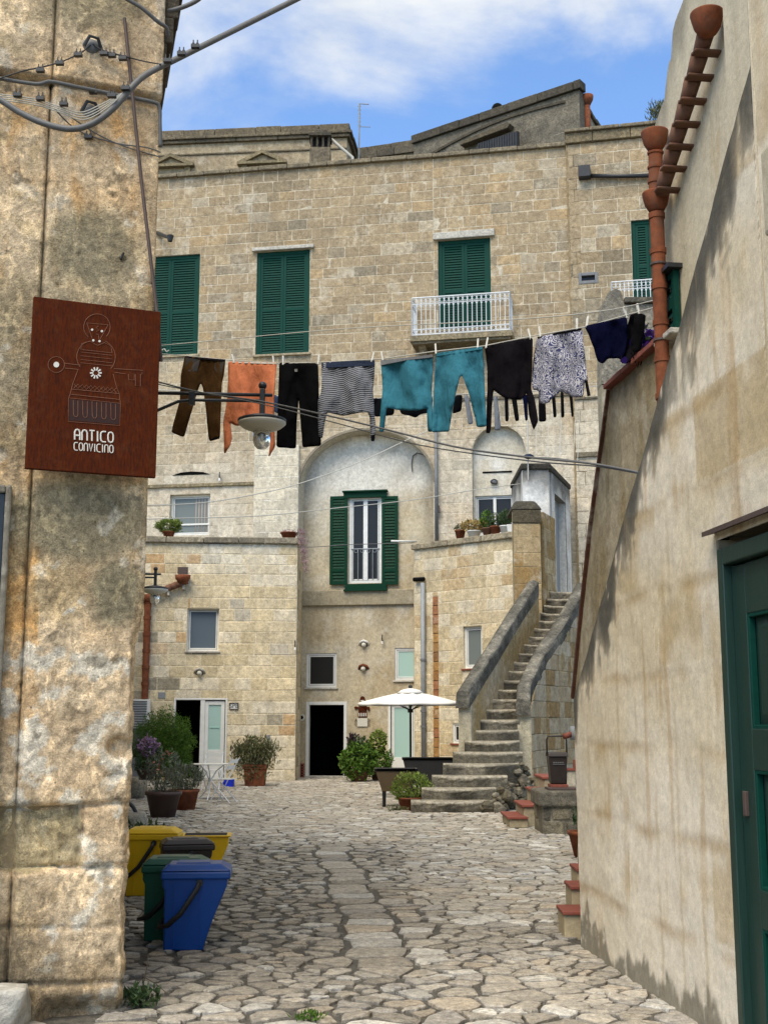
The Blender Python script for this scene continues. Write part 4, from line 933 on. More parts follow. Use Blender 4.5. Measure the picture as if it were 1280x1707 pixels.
# ================= stone staircase =================
NS, RISE, RUN, Y0 = 23, .202, .326, 22.0
pL = [(1345, 677), (1320, 698), (1297, 717), (1275, 738), (1256, 754), (1238, 772), (1223, 786), (1185, 808), (1149, 830), (1115, 849), (1082, 868), (1040, 894), (1009, 909), (983, 919), (960, 926)]
pR = [(1352, 799), (1322, 817), (1300, 836), (1280, 857), (1261, 872), (1242, 863), (1180, 862), (1149, 876), (1115, 893), (1082, 917), (1053, 934), (1023, 951), (1009, 958), (983, 971), (960, 980)]
def interp(t, y):
    if y >= t[0][0]: return t[0][1]
    for (a, b), (c, d) in zip(t, t[1:]):
        if c <= y <= a: return b+(d-b)*(a-y)/(a-c)
    return t[-1][1]
def stp(i):
    Y = Y0+i*RUN; z = (i+1)*RISE; y = proj((0, Y, z))[1]; return xat(interp(pL, y), Y, z), xat(interp(pR, y), Y, z), Y, z
stair = Bld('stone_staircase', 'long worn grey stone staircase with rounded dark parapets climbing to the right', 'staircase', gr(760, 1300))
r_ = random.Random(5)
for i in range(NS):
    xl, xr, Y, z = stp(i); xr += .04; xl -= .03 if i > 5 else 0; n = 18; m = MB(); vs = []; cs = []; zb = 0. if i < 7 else z-.55
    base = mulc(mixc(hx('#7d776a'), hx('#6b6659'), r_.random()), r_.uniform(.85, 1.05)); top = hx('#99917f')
    Yb = Y+RUN+.06 if i < NS-1 else Y+.5
    for j in range(n+1):
        f = j/n; x = lerp(xl, xr, f); sag = -.026*math.sin(math.pi*f)+.03*fb(x*2, i*3, 0, 1.5, 3); e = .03*fb(x*1.5, i*5, 2, 1.5, 3)
        cur = (.12*((2*f-1)**2) if i < 7 else 0.)
        e2 = .03*fb(x*3, i*7, 4, 1.5, 3); prof = [(Y+.02+e+cur, zb), (Y+.005+e+e2+cur, z-.12+sag*.3), (Y+e+cur-e2, z-.07+sag*.5), (Y+.002+e+cur+e2*.5, z-.03+sag), (Y+.03+e+cur, z+sag), (Y+.12+e+cur, z+sag*.5), (Yb, z)]
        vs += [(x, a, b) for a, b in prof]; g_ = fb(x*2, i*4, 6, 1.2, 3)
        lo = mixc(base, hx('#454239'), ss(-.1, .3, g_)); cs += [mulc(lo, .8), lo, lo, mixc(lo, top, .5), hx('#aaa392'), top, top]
    K = 7; fs = [(j*K+k, (j+1)*K+k, (j+1)*K+k+1, j*K+k+1) for j in range(n) for k in range(K-1)]+[tuple(range(K-1, -1, -1)) and (6, 5, 4, 3, 2, 1, 0), tuple(n*K+k for k in range(K))]
    b0 = len(vs); vs += [(xl, Yb, zb), (xr, Yb, zb)]; cs += [base, base]; fs += [(0, b0, 6), (n*K, n*K+6, b0+1)]
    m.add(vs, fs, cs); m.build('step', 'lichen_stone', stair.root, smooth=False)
def copath(side, i0, i1, off, up, nn=18):
    o = []
    for k in range(nn+1):
        i = lerp(i0, i1, k/nn); xl, xr, Y, z = stp(i); o.append(Vector(((xl-off) if side < 0 else (xr+off), Y, z+up)))
    return o
def parapet(side, i0, i1, th=.24, up=.72, nseg=6, endz=True):
    pts = copath(side, i0, i1, th/2, up, nseg*4)
    m = MB(); vs = []; cs = []
    for k, p in enumerate(pts):
        i = lerp(i0, i1, k/(len(pts)-1)); zb = 0. if side > 0 else max(0., p.z-up-RISE*1.6-.2)
        for sx in (-th/2, th/2):
            for j in range(7):
                z = lerp(zb, p.z-.02, j/6); vs.append((p.x+sx+.012*fb(p.x, z, p.y, 2.), p.y, z)); c = mixc(hx('#a08b62'), hx('#93835f'), ss(-.2, .3, fb(p.y, z, 1, .9, 3))); c = mixc(c, hx('#aea48e'), ss(0., .35, fb(p.y, z, 6, 1.1, 3))*.7); cs.append(c if k else hx('#b0a890'))
    A = 14; fs = []
    for k in range(len(pts)-1):
        for s in (0, 7):
            for j in range(6): fs.append((k*A+s+j, (k+1)*A+s+j, (k+1)*A+s+j+1, k*A+s+j+1))
        fs.append((k*A+6, (k+1)*A+6, (k+1)*A+13, k*A+13))
    fs += [tuple(range(7))+tuple(range(13, 6, -1)), tuple((len(pts)-1)*A+j for j in range(7))+tuple((len(pts)-1)*A+j for j in range(13, 6, -1))]
    m.add(vs, fs, cs); recalc(m.build('parapet_wall', 'ashlar', stair.root))
    for g_ in range(nseg):                       # separate rounded coping lengths
        seg = [p.copy() for p in pts[g_*4:g_*4+5]]; d = (seg[-1]-seg[0]).normalized(); seg[0] += d*.008; seg[-1] -= d*.008
        if g_ == 0: seg[0] -= d*.12
        m = MB(); n = 10; vs = []; fs = []; cs = []; hh, ww = .2, th/2+.01
        for k, p in enumerate(seg):
            prof = [(-ww, -.17), (-ww, .06), (-ww*.92, .12), (-ww*.6, .145), (0, .155), (ww*.6, .145), (ww*.92, .12), (ww, .06), (ww, -.17), (0, -.17)]
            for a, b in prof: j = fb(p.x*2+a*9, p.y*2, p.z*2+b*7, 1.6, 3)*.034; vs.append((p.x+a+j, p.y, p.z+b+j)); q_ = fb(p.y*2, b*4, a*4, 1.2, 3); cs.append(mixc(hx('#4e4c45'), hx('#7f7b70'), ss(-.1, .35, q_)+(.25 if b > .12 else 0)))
        for k in range(len(seg)-1):
            for j in range(n): fs.append((k*n+j, k*n+(j+1) % n, (k+1)*n+(j+1) % n, (k+1)*n+j))
        fs += [tuple(range(n)), tuple((len(seg)-1)*n+j for j in range(n))]
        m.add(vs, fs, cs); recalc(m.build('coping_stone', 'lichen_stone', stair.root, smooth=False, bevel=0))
parapet(-1, 5.6, 18.2); parapet(1, 7.0, 20.5, .26, .3)
# rubble footing right of the lower steps
rub = MB()
for k in range(190):
    i = r_.uniform(-.5, 4.6); xl, xr, Y, z = stp(max(0, min(4.9, i))); hh = r_.uniform(.05, z-.05); c = Vector((xr+r_.uniform(-.06, .22)*(1-.3*hh), Y+r_.uniform(0, .35), hh*r_.uniform(.3, 1))); rad = r_.choice((.05, .06, .08, .1, .15))*r_.uniform(.8, 1.2); b = MB()
    n0 = len(rub.v); col = mulc(mixc(hx('#7c7668'), hx('#57503f'), r_.random()), r_.uniform(.8, 1.1)); rub.ball(c, rad, 7, 5, col, (1, 1, r_.uniform(.6, .9)))
    rub.v[n0:] = [tuple(Vector(v)+Vector([fb(v[0]*3+q*9, v[1]*3, v[2]*3, 2.5, 2)*.07 for q in range(3)])) for v in rub.v[n0:]]
rub.build('rubble_footing', 'lichen_stone', stair.root)['kind'] = 'stuff'
# outer face blocks of the right parapet
rr_ = random.Random(8); op = copath(1, 7.0, 20.5, .264, 0, 6)
for k_ in range(6):
    SW = Wall(op[k_], op[k_+1]); t0_, t1_ = op[k_].z+.18, op[k_+1].z+.18; z = .0
    while z < t1_:
        h = .33; s = -rr_.uniform(0, .4)
        while s < SW.len:
            w_ = rr_.uniform(.42, .75); e = min(SW.len, s+w_); s0_ = max(.0, s); s = e
            pl_ = clip([(s0_, z), (e, z), (e, z+h), (s0_, z+h)], -(t1_-t0_)/SW.len, 1., t0_) if e-s0_ > .1 else []
            if len(pl_) > 2:
                col = mixc(hx('#9b8355'), hx('#a89c83'), rr_.random()**1.3)
                if rr_.random() < .18: col = hx('#8f7340')
                stair.block(SW, pl_, .003, .004, .012, lambda *a_: col, rr_, 'ashlar')
        z += h
landing = MB(); xl, xr, Y, z = stp(NS-1); landing.box(xl-.2, xr+1.2, Y+.45, 33.3, z-.4, z+.0, hx('#8d8676')); landing.build('landing', 'lichen_stone', stair.root)
stair.finish()
# ================= yellow stained pillar and white stair-head hut =================
YP = 28.55; xa, xb = xat(856, YP, 5.5), xat(901, YP, 5.5); PF = Wall((xa, YP), (xb, YP)); PS = Wall((xb, YP), (xat(926, YP+1.3, 5.5), YP+1.3)); ZP = zat(850, YP)
pil = Bld('stained_pillar', 'squat pillar of rust yellow stained stone with dark cap at the head of the staircase', 'pillar', ((xa+xb)/2, YP, 3.2))
t_p = lambda s, z, r: mulc(mixc(hx('#94753c'), hx('#a9946a'), ss(-.2, .4, fb(s, z*1.4, 2, 1.3, 3)+.2*r.random())), r.uniform(.85, 1.05))
pil.masonry(PF, 0, PF.len, 3.2, ZP, ch=.36, bw=(.3, .5), tint=t_p, seed=95, mortar=hx('#93815a'), thick=.3); pil.masonry(PS, .31, PS.len, 3.2, ZP, ch=.36, bw=(.3, .55), tint=t_p, seed=96, mortar=hx('#8c7648'), thick=.3)
m = MB(); m.taper(xa-.05, xb+.06, YP-.06, YP+1.3, ZP, xa+.06, xb-.1, YP+.1, YP+1.2, ZP+.24, hx('#4b473d')); m.build('cap_stone', 'lichen_stone', pil.root, bevel=.05)
m = MB(); m.box(xa-.015, xb+.02, YP-.03, YP+.02, ZP-.32, ZP-.004, hx('#5a5342')); m.build('cap_course', 'lichen_stone', pil.root, bevel=.02); pil.finish()
YK = 30.3; xa, xb = xat(872, YK, 6.5), xat(916, YK, 6.5); xc = xat(951, 33.1, 6.5); KF = Wall((xa, YK), (xb, YK)); KS = Wall((xb, YK), (xc, 33.1)); ZK = zat(783, YK)
hut = Bld('stair_head_hut', 'whitewashed hut with narrow door at the head of the stone staircase', 'building', ((xa+xc)/2, YK+1, 4.6))
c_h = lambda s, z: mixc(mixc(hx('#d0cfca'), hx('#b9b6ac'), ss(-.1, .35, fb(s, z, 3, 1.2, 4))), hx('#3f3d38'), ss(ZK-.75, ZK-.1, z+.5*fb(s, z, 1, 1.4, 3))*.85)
DK = KS.rect(926, 832, 944, 978); DK = (DK[0], 4.65, DK[2], DK[3])
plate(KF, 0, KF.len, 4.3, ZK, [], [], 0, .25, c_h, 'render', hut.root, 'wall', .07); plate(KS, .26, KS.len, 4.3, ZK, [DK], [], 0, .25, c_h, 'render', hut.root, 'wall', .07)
m = MB(); TK = LM(KS, 0, 0); m.box(DK[0], DK[2], .2, .24, DK[1], DK[3], T=TK); do = m.build('door', 'galvanised', hut.root); m = MB(); m.box(DK[0]+.3, DK[0]+.6, .18, .199, DK[1]+1.5, DK[1]+1.62, T=TK); m.build('name_plate', 'lamp_white', do)
m = MB(); m.box(DK[0]-.3, DK[0]-.1, -.02, .0, DK[1]+1.9, DK[1]+2.2, T=TK); m.build('meter_plate', 'lamp_white', hut.root)
KL = Wall((xa, YK+2.7), (xa, YK)); plate(KL, 0, KL.len-.26, 4.3, ZK, [], [], 0, .2, c_h, 'render', hut.root, 'wall', .1)
m = MB(); m.add([KF.P(-.05, ZK, .06), KF.P(KF.len+.04, ZK, .06), KS.P(KS.len, ZK-.0, .04), KF.P(-.05, ZK, -2.6)]+[q+Vector((0, 0, .16)) for q in (KF.P(-.05, ZK, .06), KF.P(KF.len+.04, ZK, .06), KS.P(KS.len, ZK, .04), KF.P(-.05, ZK, -2.6))], [(3, 2, 1, 0), (4, 5, 6, 7), (0, 1, 5, 4), (1, 2, 6, 5), (2, 3, 7, 6), (3, 0, 4, 7)], hx('#45423b')); m.build('roof', 'lichen_stone', hut.root, bevel=.04)
m = MB(); c = at(920, 700, 30.3); hut.finish()
# ================= right foreground: staircase wall and house =================
YF = 9.15
RW = Wall((R_x(YF), YF), (R_x(2.5), 2.5)); TW = RW.shift(-.85)
rw = thing('stair_wall', 'cream plastered stair wall with stained sloping top along the right foreground', 'wall', RW.P(1.5, 0))
e = [RW.sz(*p) for p in ((960, 1165), (1000, 1010), (1062, 790), (1096, 665), (1132, 540), (1190, 330), (1254, 95))]; e[0] = (0., e[0][1])
def topz(s):
    if s >= e[-1][0]: return 9.
    for (a, b), (c, d) in zip(e, e[1:]):
        if a <= s <= c: return lerp(b, d, (s-a)/(c-a))
    return e[0][1]
DRs = RW.sz(1215, 1300)[0]; DRz = RW.sz(1197, 900)[1]
def c_rw(s, z):
    tz_ = min(topz(s), 5.0); c = mixc(hx('#dacfba'), hx('#cbbc9e'), ss(-.25, .3, fb(s, z, 1, .55, 4)))
    c = mixc(c, hx('#d6cdbc'), ss(-.05, .4, fb(s, z, 7, 1.2, 4))*.6)
    for k, zz in enumerate((.42, .95, 1.43, 1.85, 2.35, 2.85, 3.3)):          # courses seen through the plaster
        dz = abs(z-zz-.05*fb(s, 0, k, 1.5, 3)); st_ = ss(.07, .0, dz)*ss(-.2, .3, fb(s, k*3., 3, 1.6, 3)); c = mixc(c, hx('#9a7c4e'), st_*.55)
        x0 = (k % 2)*.35; dx = abs((s-x0-.05*fb(z, k, 0, 2.)) % .7-.35); c = mixc(c, hx('#a28a60'), ss(.03, 0, dx)*.15*ss(-.1, .3, fb(s, z, 5, 1.2, 2)))
    bl = ss(.18, .4, fb(math.floor(s/.7+.3)*3.1, math.floor(z/.48)*2.7, 2, 1, 1)+.5*fb(s, z, 4, 2, 3)); c = mixc(c, hx('#a98f60'), bl*.55)
    run = ss(.16, .3, fb(s*5, z*.35, 8, 1., 4))*.7; c = mixc(c, hx('#a07a40'), run*.5*ss(.2, 1.2, z))
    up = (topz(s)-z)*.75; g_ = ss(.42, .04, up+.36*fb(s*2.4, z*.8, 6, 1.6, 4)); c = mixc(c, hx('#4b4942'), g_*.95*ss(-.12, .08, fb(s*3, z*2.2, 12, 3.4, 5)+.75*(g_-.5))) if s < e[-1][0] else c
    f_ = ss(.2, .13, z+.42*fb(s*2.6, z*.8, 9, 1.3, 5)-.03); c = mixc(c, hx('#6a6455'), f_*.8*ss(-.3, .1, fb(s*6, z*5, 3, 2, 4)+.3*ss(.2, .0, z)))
    return c
def sheet(wall, s0, s1, lo, hi, d, colf, step, amp, m, disp=None):
    nx = max(1, int((s1-s0)/step)); mxh = max(hi(s0)-lo(s0), hi(s1)-lo(s1)); nz = max(1, int(mxh/step)); vs = []; cs = []
    for i in range(nx+1):
        s = lerp(s0, s1, i/nx); a, b = lo(s), hi(s)
        for j in range(nz+1):
            z = lerp(a, b, j/nz); dd = disp(s, z) if disp else amp*fb(s, z, 4, 2.2, 4); vs.append(wall.P(s, z, d+dd)); cs.append(colf(s, z))
    fs = [(i*(nz+1)+j, (i+1)*(nz+1)+j, (i+1)*(nz+1)+j+1, i*(nz+1)+j+1) for i in range(nx) for j in range(nz)]
    m.add(vs, fs, cs)
m = MB(); z0f = lambda s: -.05
def d_rw(s, z):
    v = .018*fb(s, z, 4, 1.6, 4)+.004*fb(s, z, 5, 9, 3)
    for k, zz in enumerate((.42, .95, 1.43, 1.85, 2.35, 2.85)): v -= .0015*ss(.04, 0, abs(z-zz-.05*fb(s, 0, k, 1.5, 3)))
    return v
sheet(RW, 0, e[-1][0], z0f, lambda s: min(topz(s), DRz if s > DRs else 99), 0, c_rw, .03, 0, m, d_rw) if False else None
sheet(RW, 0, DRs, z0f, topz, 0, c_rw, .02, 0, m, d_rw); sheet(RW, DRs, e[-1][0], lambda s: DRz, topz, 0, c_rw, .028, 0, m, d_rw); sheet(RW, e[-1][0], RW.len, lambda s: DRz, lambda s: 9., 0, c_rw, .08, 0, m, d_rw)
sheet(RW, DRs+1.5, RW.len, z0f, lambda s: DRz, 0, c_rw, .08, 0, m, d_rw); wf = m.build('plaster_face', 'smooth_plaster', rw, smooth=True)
m = MB(); bk = -.24                                           # thickness, sloping top and far end
pts = [(0., -.05)]+[(s, z) for s, z in e]+[(e[-1][0], 9.)]
for (a, b), (c, d) in zip(pts, pts[1:]):
    n = max(1, int(math.dist((a, b), (c, d))/.06)); vs = []; cs = []
    for k in range(n+1):
        s, z = lerp(a, c, k/n), lerp(b, d, k/n)
        for w_ in (.0, .5, 1.): vs.append(RW.P(s, z+.012*fb(s*3, z*3, w_)*(1 if w_ < 1 else 0)+(.02 if w_ == .5 else 0), (.018*fb(s, z, 4, 1.6, 4)+.004*fb(s, z, 5, 9, 3)) if w_ == 0 else bk*w_)); cs.append(mixc(hx('#6b675d'), hx('#8c8678'), ss(-.2, .3, fb(s, z, w_, 2, 3))) if b > .5 else c_rw(s, z))
    m.add(vs, [(k*3+j, k*3+j+1, (k+1)*3+j+1, (k+1)*3+j) for k in range(n) for j in range(2)], cs)
m.prism([(0, -.05)]+[(s, z-.03) for s, z in e]+[(e[-1][0]+.02, 8.9), (RW.len, 8.9), (RW.len, DRz+.02), (DRs-.02, DRz+.02), (DRs-.02, -.05)], lambda s, z: RW.P(s, z, -.07), lambda s, z: RW.P(s, z, bk), hx('#8f8672'))
m.box(DRs-.03, DRs, .0, .24, -.05, DRz, hx('#8f8672'), LM(RW, 0, 0)); m.build('wall_body', 'smooth_plaster', rw)
m = MB(); q = RW.sz(1268, 320, .1); m.box(q[0], q[0]+1.2, -.1, .02, RW.sz(1268, 400, .1)[1], RW.sz(1268, 250, .1)[1], hx('#b0a68f'), LM(RW, 0, 0)); m.build('projecting_block', 'smooth_plaster', rw, bevel=.02)
# big green door
TR = LM(RW, 0, 0); dr = thing('green_panelled_door', 'large dark green panelled wooden door in the right foreground wall', 'door', RW.P(DRs+.6, 0, -.1)); m = MB()
DW = 1.5; s0, s1 = DRs, DRs+DW; dt = DRz-.05
m.box(s0, s0+.07, -.015, .12, 0, dt, T=TR); m.box(s1-.07, s1, -.015, .12, 0, dt, T=TR); m.box(s0+.07, s1-.07, -.015, .12, dt-.09, dt, T=TR); m.build('frame', 'door_green', dr, bevel=.008)
pz = [.08, .82, 1.36, dt-.24]
st_ = .16; lz = dt-.1
m = MB(); y0, y1 = .03, .09; a, b = s0+.075, s1-.075
m.box(a, a+st_, y0, y1, .01, lz, T=TR); m.box(b-st_, b, y0, y1, .01, lz, T=TR)
P3 = [(RW.sz(1230, 1680)[1]*0+.2, .62), (.80, 1.36), (1.56, 2.12)]
zr = [.01]+[v for p in P3 for v in p]+[lz]
for k in range(0, len(zr), 2): m.box(a+st_, b-st_, y0, y1, zr[k], zr[k+1], T=TR)
m.build('stiles', 'door_green', dr, bevel=.006)
for z0, z1 in P3:
    m = MB(); v = [(a+st_, y0+.045, z0), (b-st_, y0+.045, z0), (b-st_, y0+.045, z1), (a+st_, y0+.045, z1), (a+st_+.07, y0+.028, z0+.07), (b-st_-.07, y0+.028, z0+.07), (b-st_-.07, y0+.028, z1-.07), (a+st_+.07, y0+.028, z1-.07)]
    m.add([TR @ Vector(q) for q in v], [(4, 5, 6, 7), (0, 1, 5, 4), (1, 2, 6, 5), (2, 3, 7, 6), (3, 0, 4, 7)]); m.build('panel', 'door_green', dr)
    m = MB(); frame(m, TR, a+st_-.004, z0-.004, b-st_+.004, z1+.004, y0+.004, y0+.04, .022); m.build('moulding', 'shutter_green', dr, bevel=.005)
q = RW.sz(1225, 1338); m = MB(); m.box(a+.05, a+.085, y0-.02, y0+.001, q[1]-.06, q[1]+.06, T=TR); m.build('lock_plate', 'brown_iron', dr, bevel=.004)
m = MB(); m.prism([(s0-.05, -.07), (s0-.05, .03), (s1+.2, .03), (s1+.2, -.07)], lambda s, y: TR @ Vector((s, y, DRz+.0+(.02 if y < 0 else .05))), lambda s, y: TR @ Vector((s, y, DRz+.025+(.02 if y < 0 else .05)))); m.build('door_hood', 'brown_iron', dr)
# house behind the stair wall
hs = thing('plastered_house', 'tall cream plastered house with clay gutter behind the right stair wall', 'building', TW.P(1., 0))
lowp = [TW.sz(*p) for p in ((957, 1165), (972, 1010), (986, 880), (1012, 690), (1017, 650))]; zc1 = TW.sz(1092, 537); sH = TW.sz(1099, 400)[0]; zl = lowp[-1][1]
def c_low(s, z):
    c = mixc(hx('#8e8062'), hx('#a59b84'), ss(-.3, .3, fb(s*2, z*.9, 1, 1.1, 4))); c = mixc(c, hx('#b5ab96'), ss(.05, .4, fb(s*6, z*.8, 4, 1., 4))*.7); return mixc(c, hx('#5b4c36'), ss(.1, .5, fb(s*4, z, 9, 1.2, 4))*.5+.6*ss(.45, .05, zl-z+.3*fb(s*5, z*.6, 3, 1.2, 3))*.8)
lo_top = lambda s: zl if s >= lowp[-1][0] else [lerp(a[1], b[1], (s-a[0])/(b[0]-a[0])) for a, b in zip(lowp, lowp[1:]) if a[0] <= s <= b[0]][0]
m = MB(); sheet(TW, lowp[0][0], sH, z0f, lo_top, 0, c_low, .04, .02, m); m.prism([(lowp[0][0], 0)]+lowp+[(sH, zl), (sH, 0)], lambda s, z: TW.P(s, z, -.03), lambda s, z: TW.P(s, z, -.4), hx('#8e8062')); m.build('terrace_wall', 'render', hs)
m = MB(); 
for (a, b), (c, d) in zip(lowp, lowp[1:]): m.prism([(a, b), (c, d), (c-.03, d+.02), (a-.03, b+.02)], lambda s, z: TW.P(s, z, .03), lambda s, z: TW.P(s, z, -.42), hx('#5b3a2c'))
m.build('end_cladding', 'render', hs)
s = lowp[-1][0]; k = 0
while s < sH-.02:
    t_ = min(sH, s+.26); m = MB(); m.box(s+.004, t_-.004, -.07, .42, zl+.001, zl+.045+.004*(k % 2), T=LM(TW, 0, 0)); m.build('coping_tile', 'tile_red', hs, bevel=.006); s = t_; k += 1
hp = [TW.sz(*p) for p in ((1097, 200), (1098, 188), (1110, 160), (1111, 112), (1120, 93), (1121, 48), (1138, 0), (1150, -60))]; hp = [(sH, hp[0][1])]+hp[1:]
for k in range(1, len(hp)): hp[k] = (max(hp[k][0], hp[k-1][0]+.005), hp[k][1])
def h_top(s):
    for a, b in zip(hp, hp[1:]):
        if a[0] <= s <= b[0]: return lerp(a[1], b[1], (s-a[0])/(b[0]-a[0]))
    return hp[-1][1]
def c_t(s, z):
    c = mixc(hx('#cbbfa4'), hx('#beb092'), ss(-.2, .3, fb(s*3, z*.6, 2, .8, 4))); c = mixc(c, hx('#857e70'), ss(.1, .5, fb(s*7, z*.5, 5, 1, 4))*.4)
    return mixc(c, hx('#5f594e'), ss(.5, .0, h_top(s)-z+.4*fb(s*3, z, 1, 1, 3))*.6)
m = MB(); sheet(TW, sH, TW.len, z0f, h_top, 0, c_t, .06, .012, m); m.prism([(sH, 0)]+hp+[(TW.len, hp[-1][1]), (TW.len, 0)], lambda s, z: TW.P(s, z, -.03), lambda s, z: TW.P(s, z, -4.), hx('#a59c88')); m.build('wall', 'smooth_plaster', hs)
a, b = TW.sz(1208, 100, .2)[0], TW.sz(1254, 100)[0]+.8; m = MB(); sheet(TW, a, b, lambda s: 2., lambda s: 9.2, .2, c_t, .06, .008, m); m.box(a+.001, b, -.19, .1, 2., 9.2, hx('#b0a793'), LM(TW, 0, 0)); m.build('pilaster', 'smooth_plaster', hs)
# green shuttered window on it
g0 = TW.sz(1116, 505)[0]; g1 = TW.sz(1136, 505)[0]; gz0, gz1 = TW.sz(1120, 566)[1], TW.sz(1122, 462)[1]; wn = shutter(TW, g0, gz0, g1, gz1, -.06, hs, 'shutter_green', .5, .06, fw=.05); wn.name = 'window_shutter'
m = MB(); m.box(g0-.05, g1+.05, -.12, .0, gz1+.005, gz1+.04, T=LM(TW, 0, 0)); m.build('window_hood', 'black_metal', hs); m = MB(); m.box(g0-.05, g1+.08, -.13, .0, gz0-.05, gz0-.004, T=LM(TW, 0, 0)); m.build('window_sill', 'white_stone', hs, bevel=.01)
# clay gutter system
cg = thing('clay_gutter', 'terracotta bowls, sloping gutter channel and drainpipe on the tall house at the right', 'gutter', TW.pt(1105, 640, .12)); DG = .13
def bowl(px, py, r, name='bowl', d=None):
    c = TW.pt(px, py, d or DG); m = MB(); m.lathe([(r*.35, -r*.95), (r*.62, -r*.75), (r*.88, -r*.3), (r*1.0, .02), (r*1.08, .06), (r*1.08, .1*r+.06), (r*.92, .1*r+.06), (r*.8, -r*.3), (r*.3, -r*.7)], c, 20); return m.build(name, 'terracotta', cg, smooth=True), c
_, b1 = bowl(1178, 38, .108, d=.13); _, b2 = bowl(1091, 234, .1, d=.12); _, b3 = bowl(1093, 336, .1, d=.12)
ga, gb_ = TW.pt(1177, 50, .115), TW.pt(1103, 318, .11); n = 7
for k in range(n):
    a, b = ga.lerp(gb_, k/n), ga.lerp(gb_, (k+1.12)/n); m = MB(); m.tube([a, b], [.064, .052], 12); m.build('channel_tile', 'gutter_clay', cg, smooth=True)
    c = a.lerp(b, .45); m = MB(); q = Matrix.Translation(c) @ Matrix.Rotation(TW.rz, 4, 'Z'); m.box(-.045, .045, -.08, .13, -.09, -.066, T=q); m.build('bracket', 'gutter_clay', cg, bevel=.012)
def pipe(a, b, r, nn, nm='pipe'):
    m = MB()
    for k in range(nn): p, q = a.lerp(b, k/nn), a.lerp(b, (k+1)/nn+.01); m.tube([p, q], [r*1.0, r*.98], 22); m.tube([p, p.lerp(q, .14)], [r*1.16, r*1.13], 22)
    m.build(nm, 'terracotta', cg)
pipe(b2-Vector((0, 0, .1)), b3+Vector((0, 0, .05)), .056, 3); pb_ = Vector((b3.x, b3.y, 2.9)); pipe(b3-Vector((0, 0, .1)), pb_, .056, 9)
for zz in (TW.sz(1095, 470)[1], TW.sz(1100, 592)[1]):
    m = MB(); m.lathe([(.066, -.008), (.066, .008)], (b3.x, b3.y, zz), 14); m.build('pipe_clip', 'brown_iron', cg)
# ================= left foreground wall =================
uu = Vector((.928, .372, 0)).normalized(); cL = Vector((-1.415, 7.2, 0)); LW = Wall(cL-uu*1.9, cL); SC = LW.len
lw = thing('corner_house', 'weathered peeling plaster corner house wall filling the left edge of the foreground', 'building', LW.P(1.4, 0))
seam = LW.sz(62, 700)[0]; zled = LW.sz(140, 148)[1]
def zone(px, py, cx, cy, rx, ry, sm=.35): return ss(1+sm, 1-sm, math.hypot((px-cx)/rx, (py-cy)/ry))
holeL = LW.rect(0, 1345, 132, 1448)
def d_lw(s, z):
    P = proj(LW.P(s, z)); px, py = P[0], P[1]; n = fb(s, z, 1, 3., 5)
    d = .03*ss(seam-.004, seam+.01, s)-.035*ss(.014, 0, abs(s-seam+.012))
    d += .05*ss(zled-.006, zled+.012, z)-.02*ss(.02, 0, abs(z-zled+.018))
    rough = ss(930, 1050, py); d += n*lerp(.006, .024, rough)+fb(s, z, 4, 14, 4)*lerp(.005, .013, rough)
    wob = 6*fb(s*4, z*4, 3, 1.5, 2)
    for yj, ln in ((1342, 1), (1448, 1), (1640, 1.), (1545, .5)): d -= .028*ln*ss(9, 0, abs(py+wob-yj+(px-100)*.03))*rough
    for xj, ya, yb in ((136, 1342, 1450), (22, 1450, 1640)): d -= .025*ss(6, 0, abs(px+wob-xj))*ss(ya-5, ya+5, py)*ss(yb+5, yb-5, py)
    if px < 134 and 1344 < py < 1449: d -= .075+.09*fb(s*1.2, z*1.2, 9, 4, 5)
    d -= .06*zone(px+wob, py, 205, 1248, 24, 20)+.03*zone(px, py, 190, 1295, 16, 10)
    d -= .09*ss(1655, 1690, py+wob)*ss(55, 90, px)
    for hx_, hy_ in ((190, 330), (163, 300), (205, 435), (100, 477), (228, 948), (235, 917), (128, 1222), (35, 1142), (33, 1172)): d -= .015*zone(px, py, hx_, hy_, 5, 4)
    return d
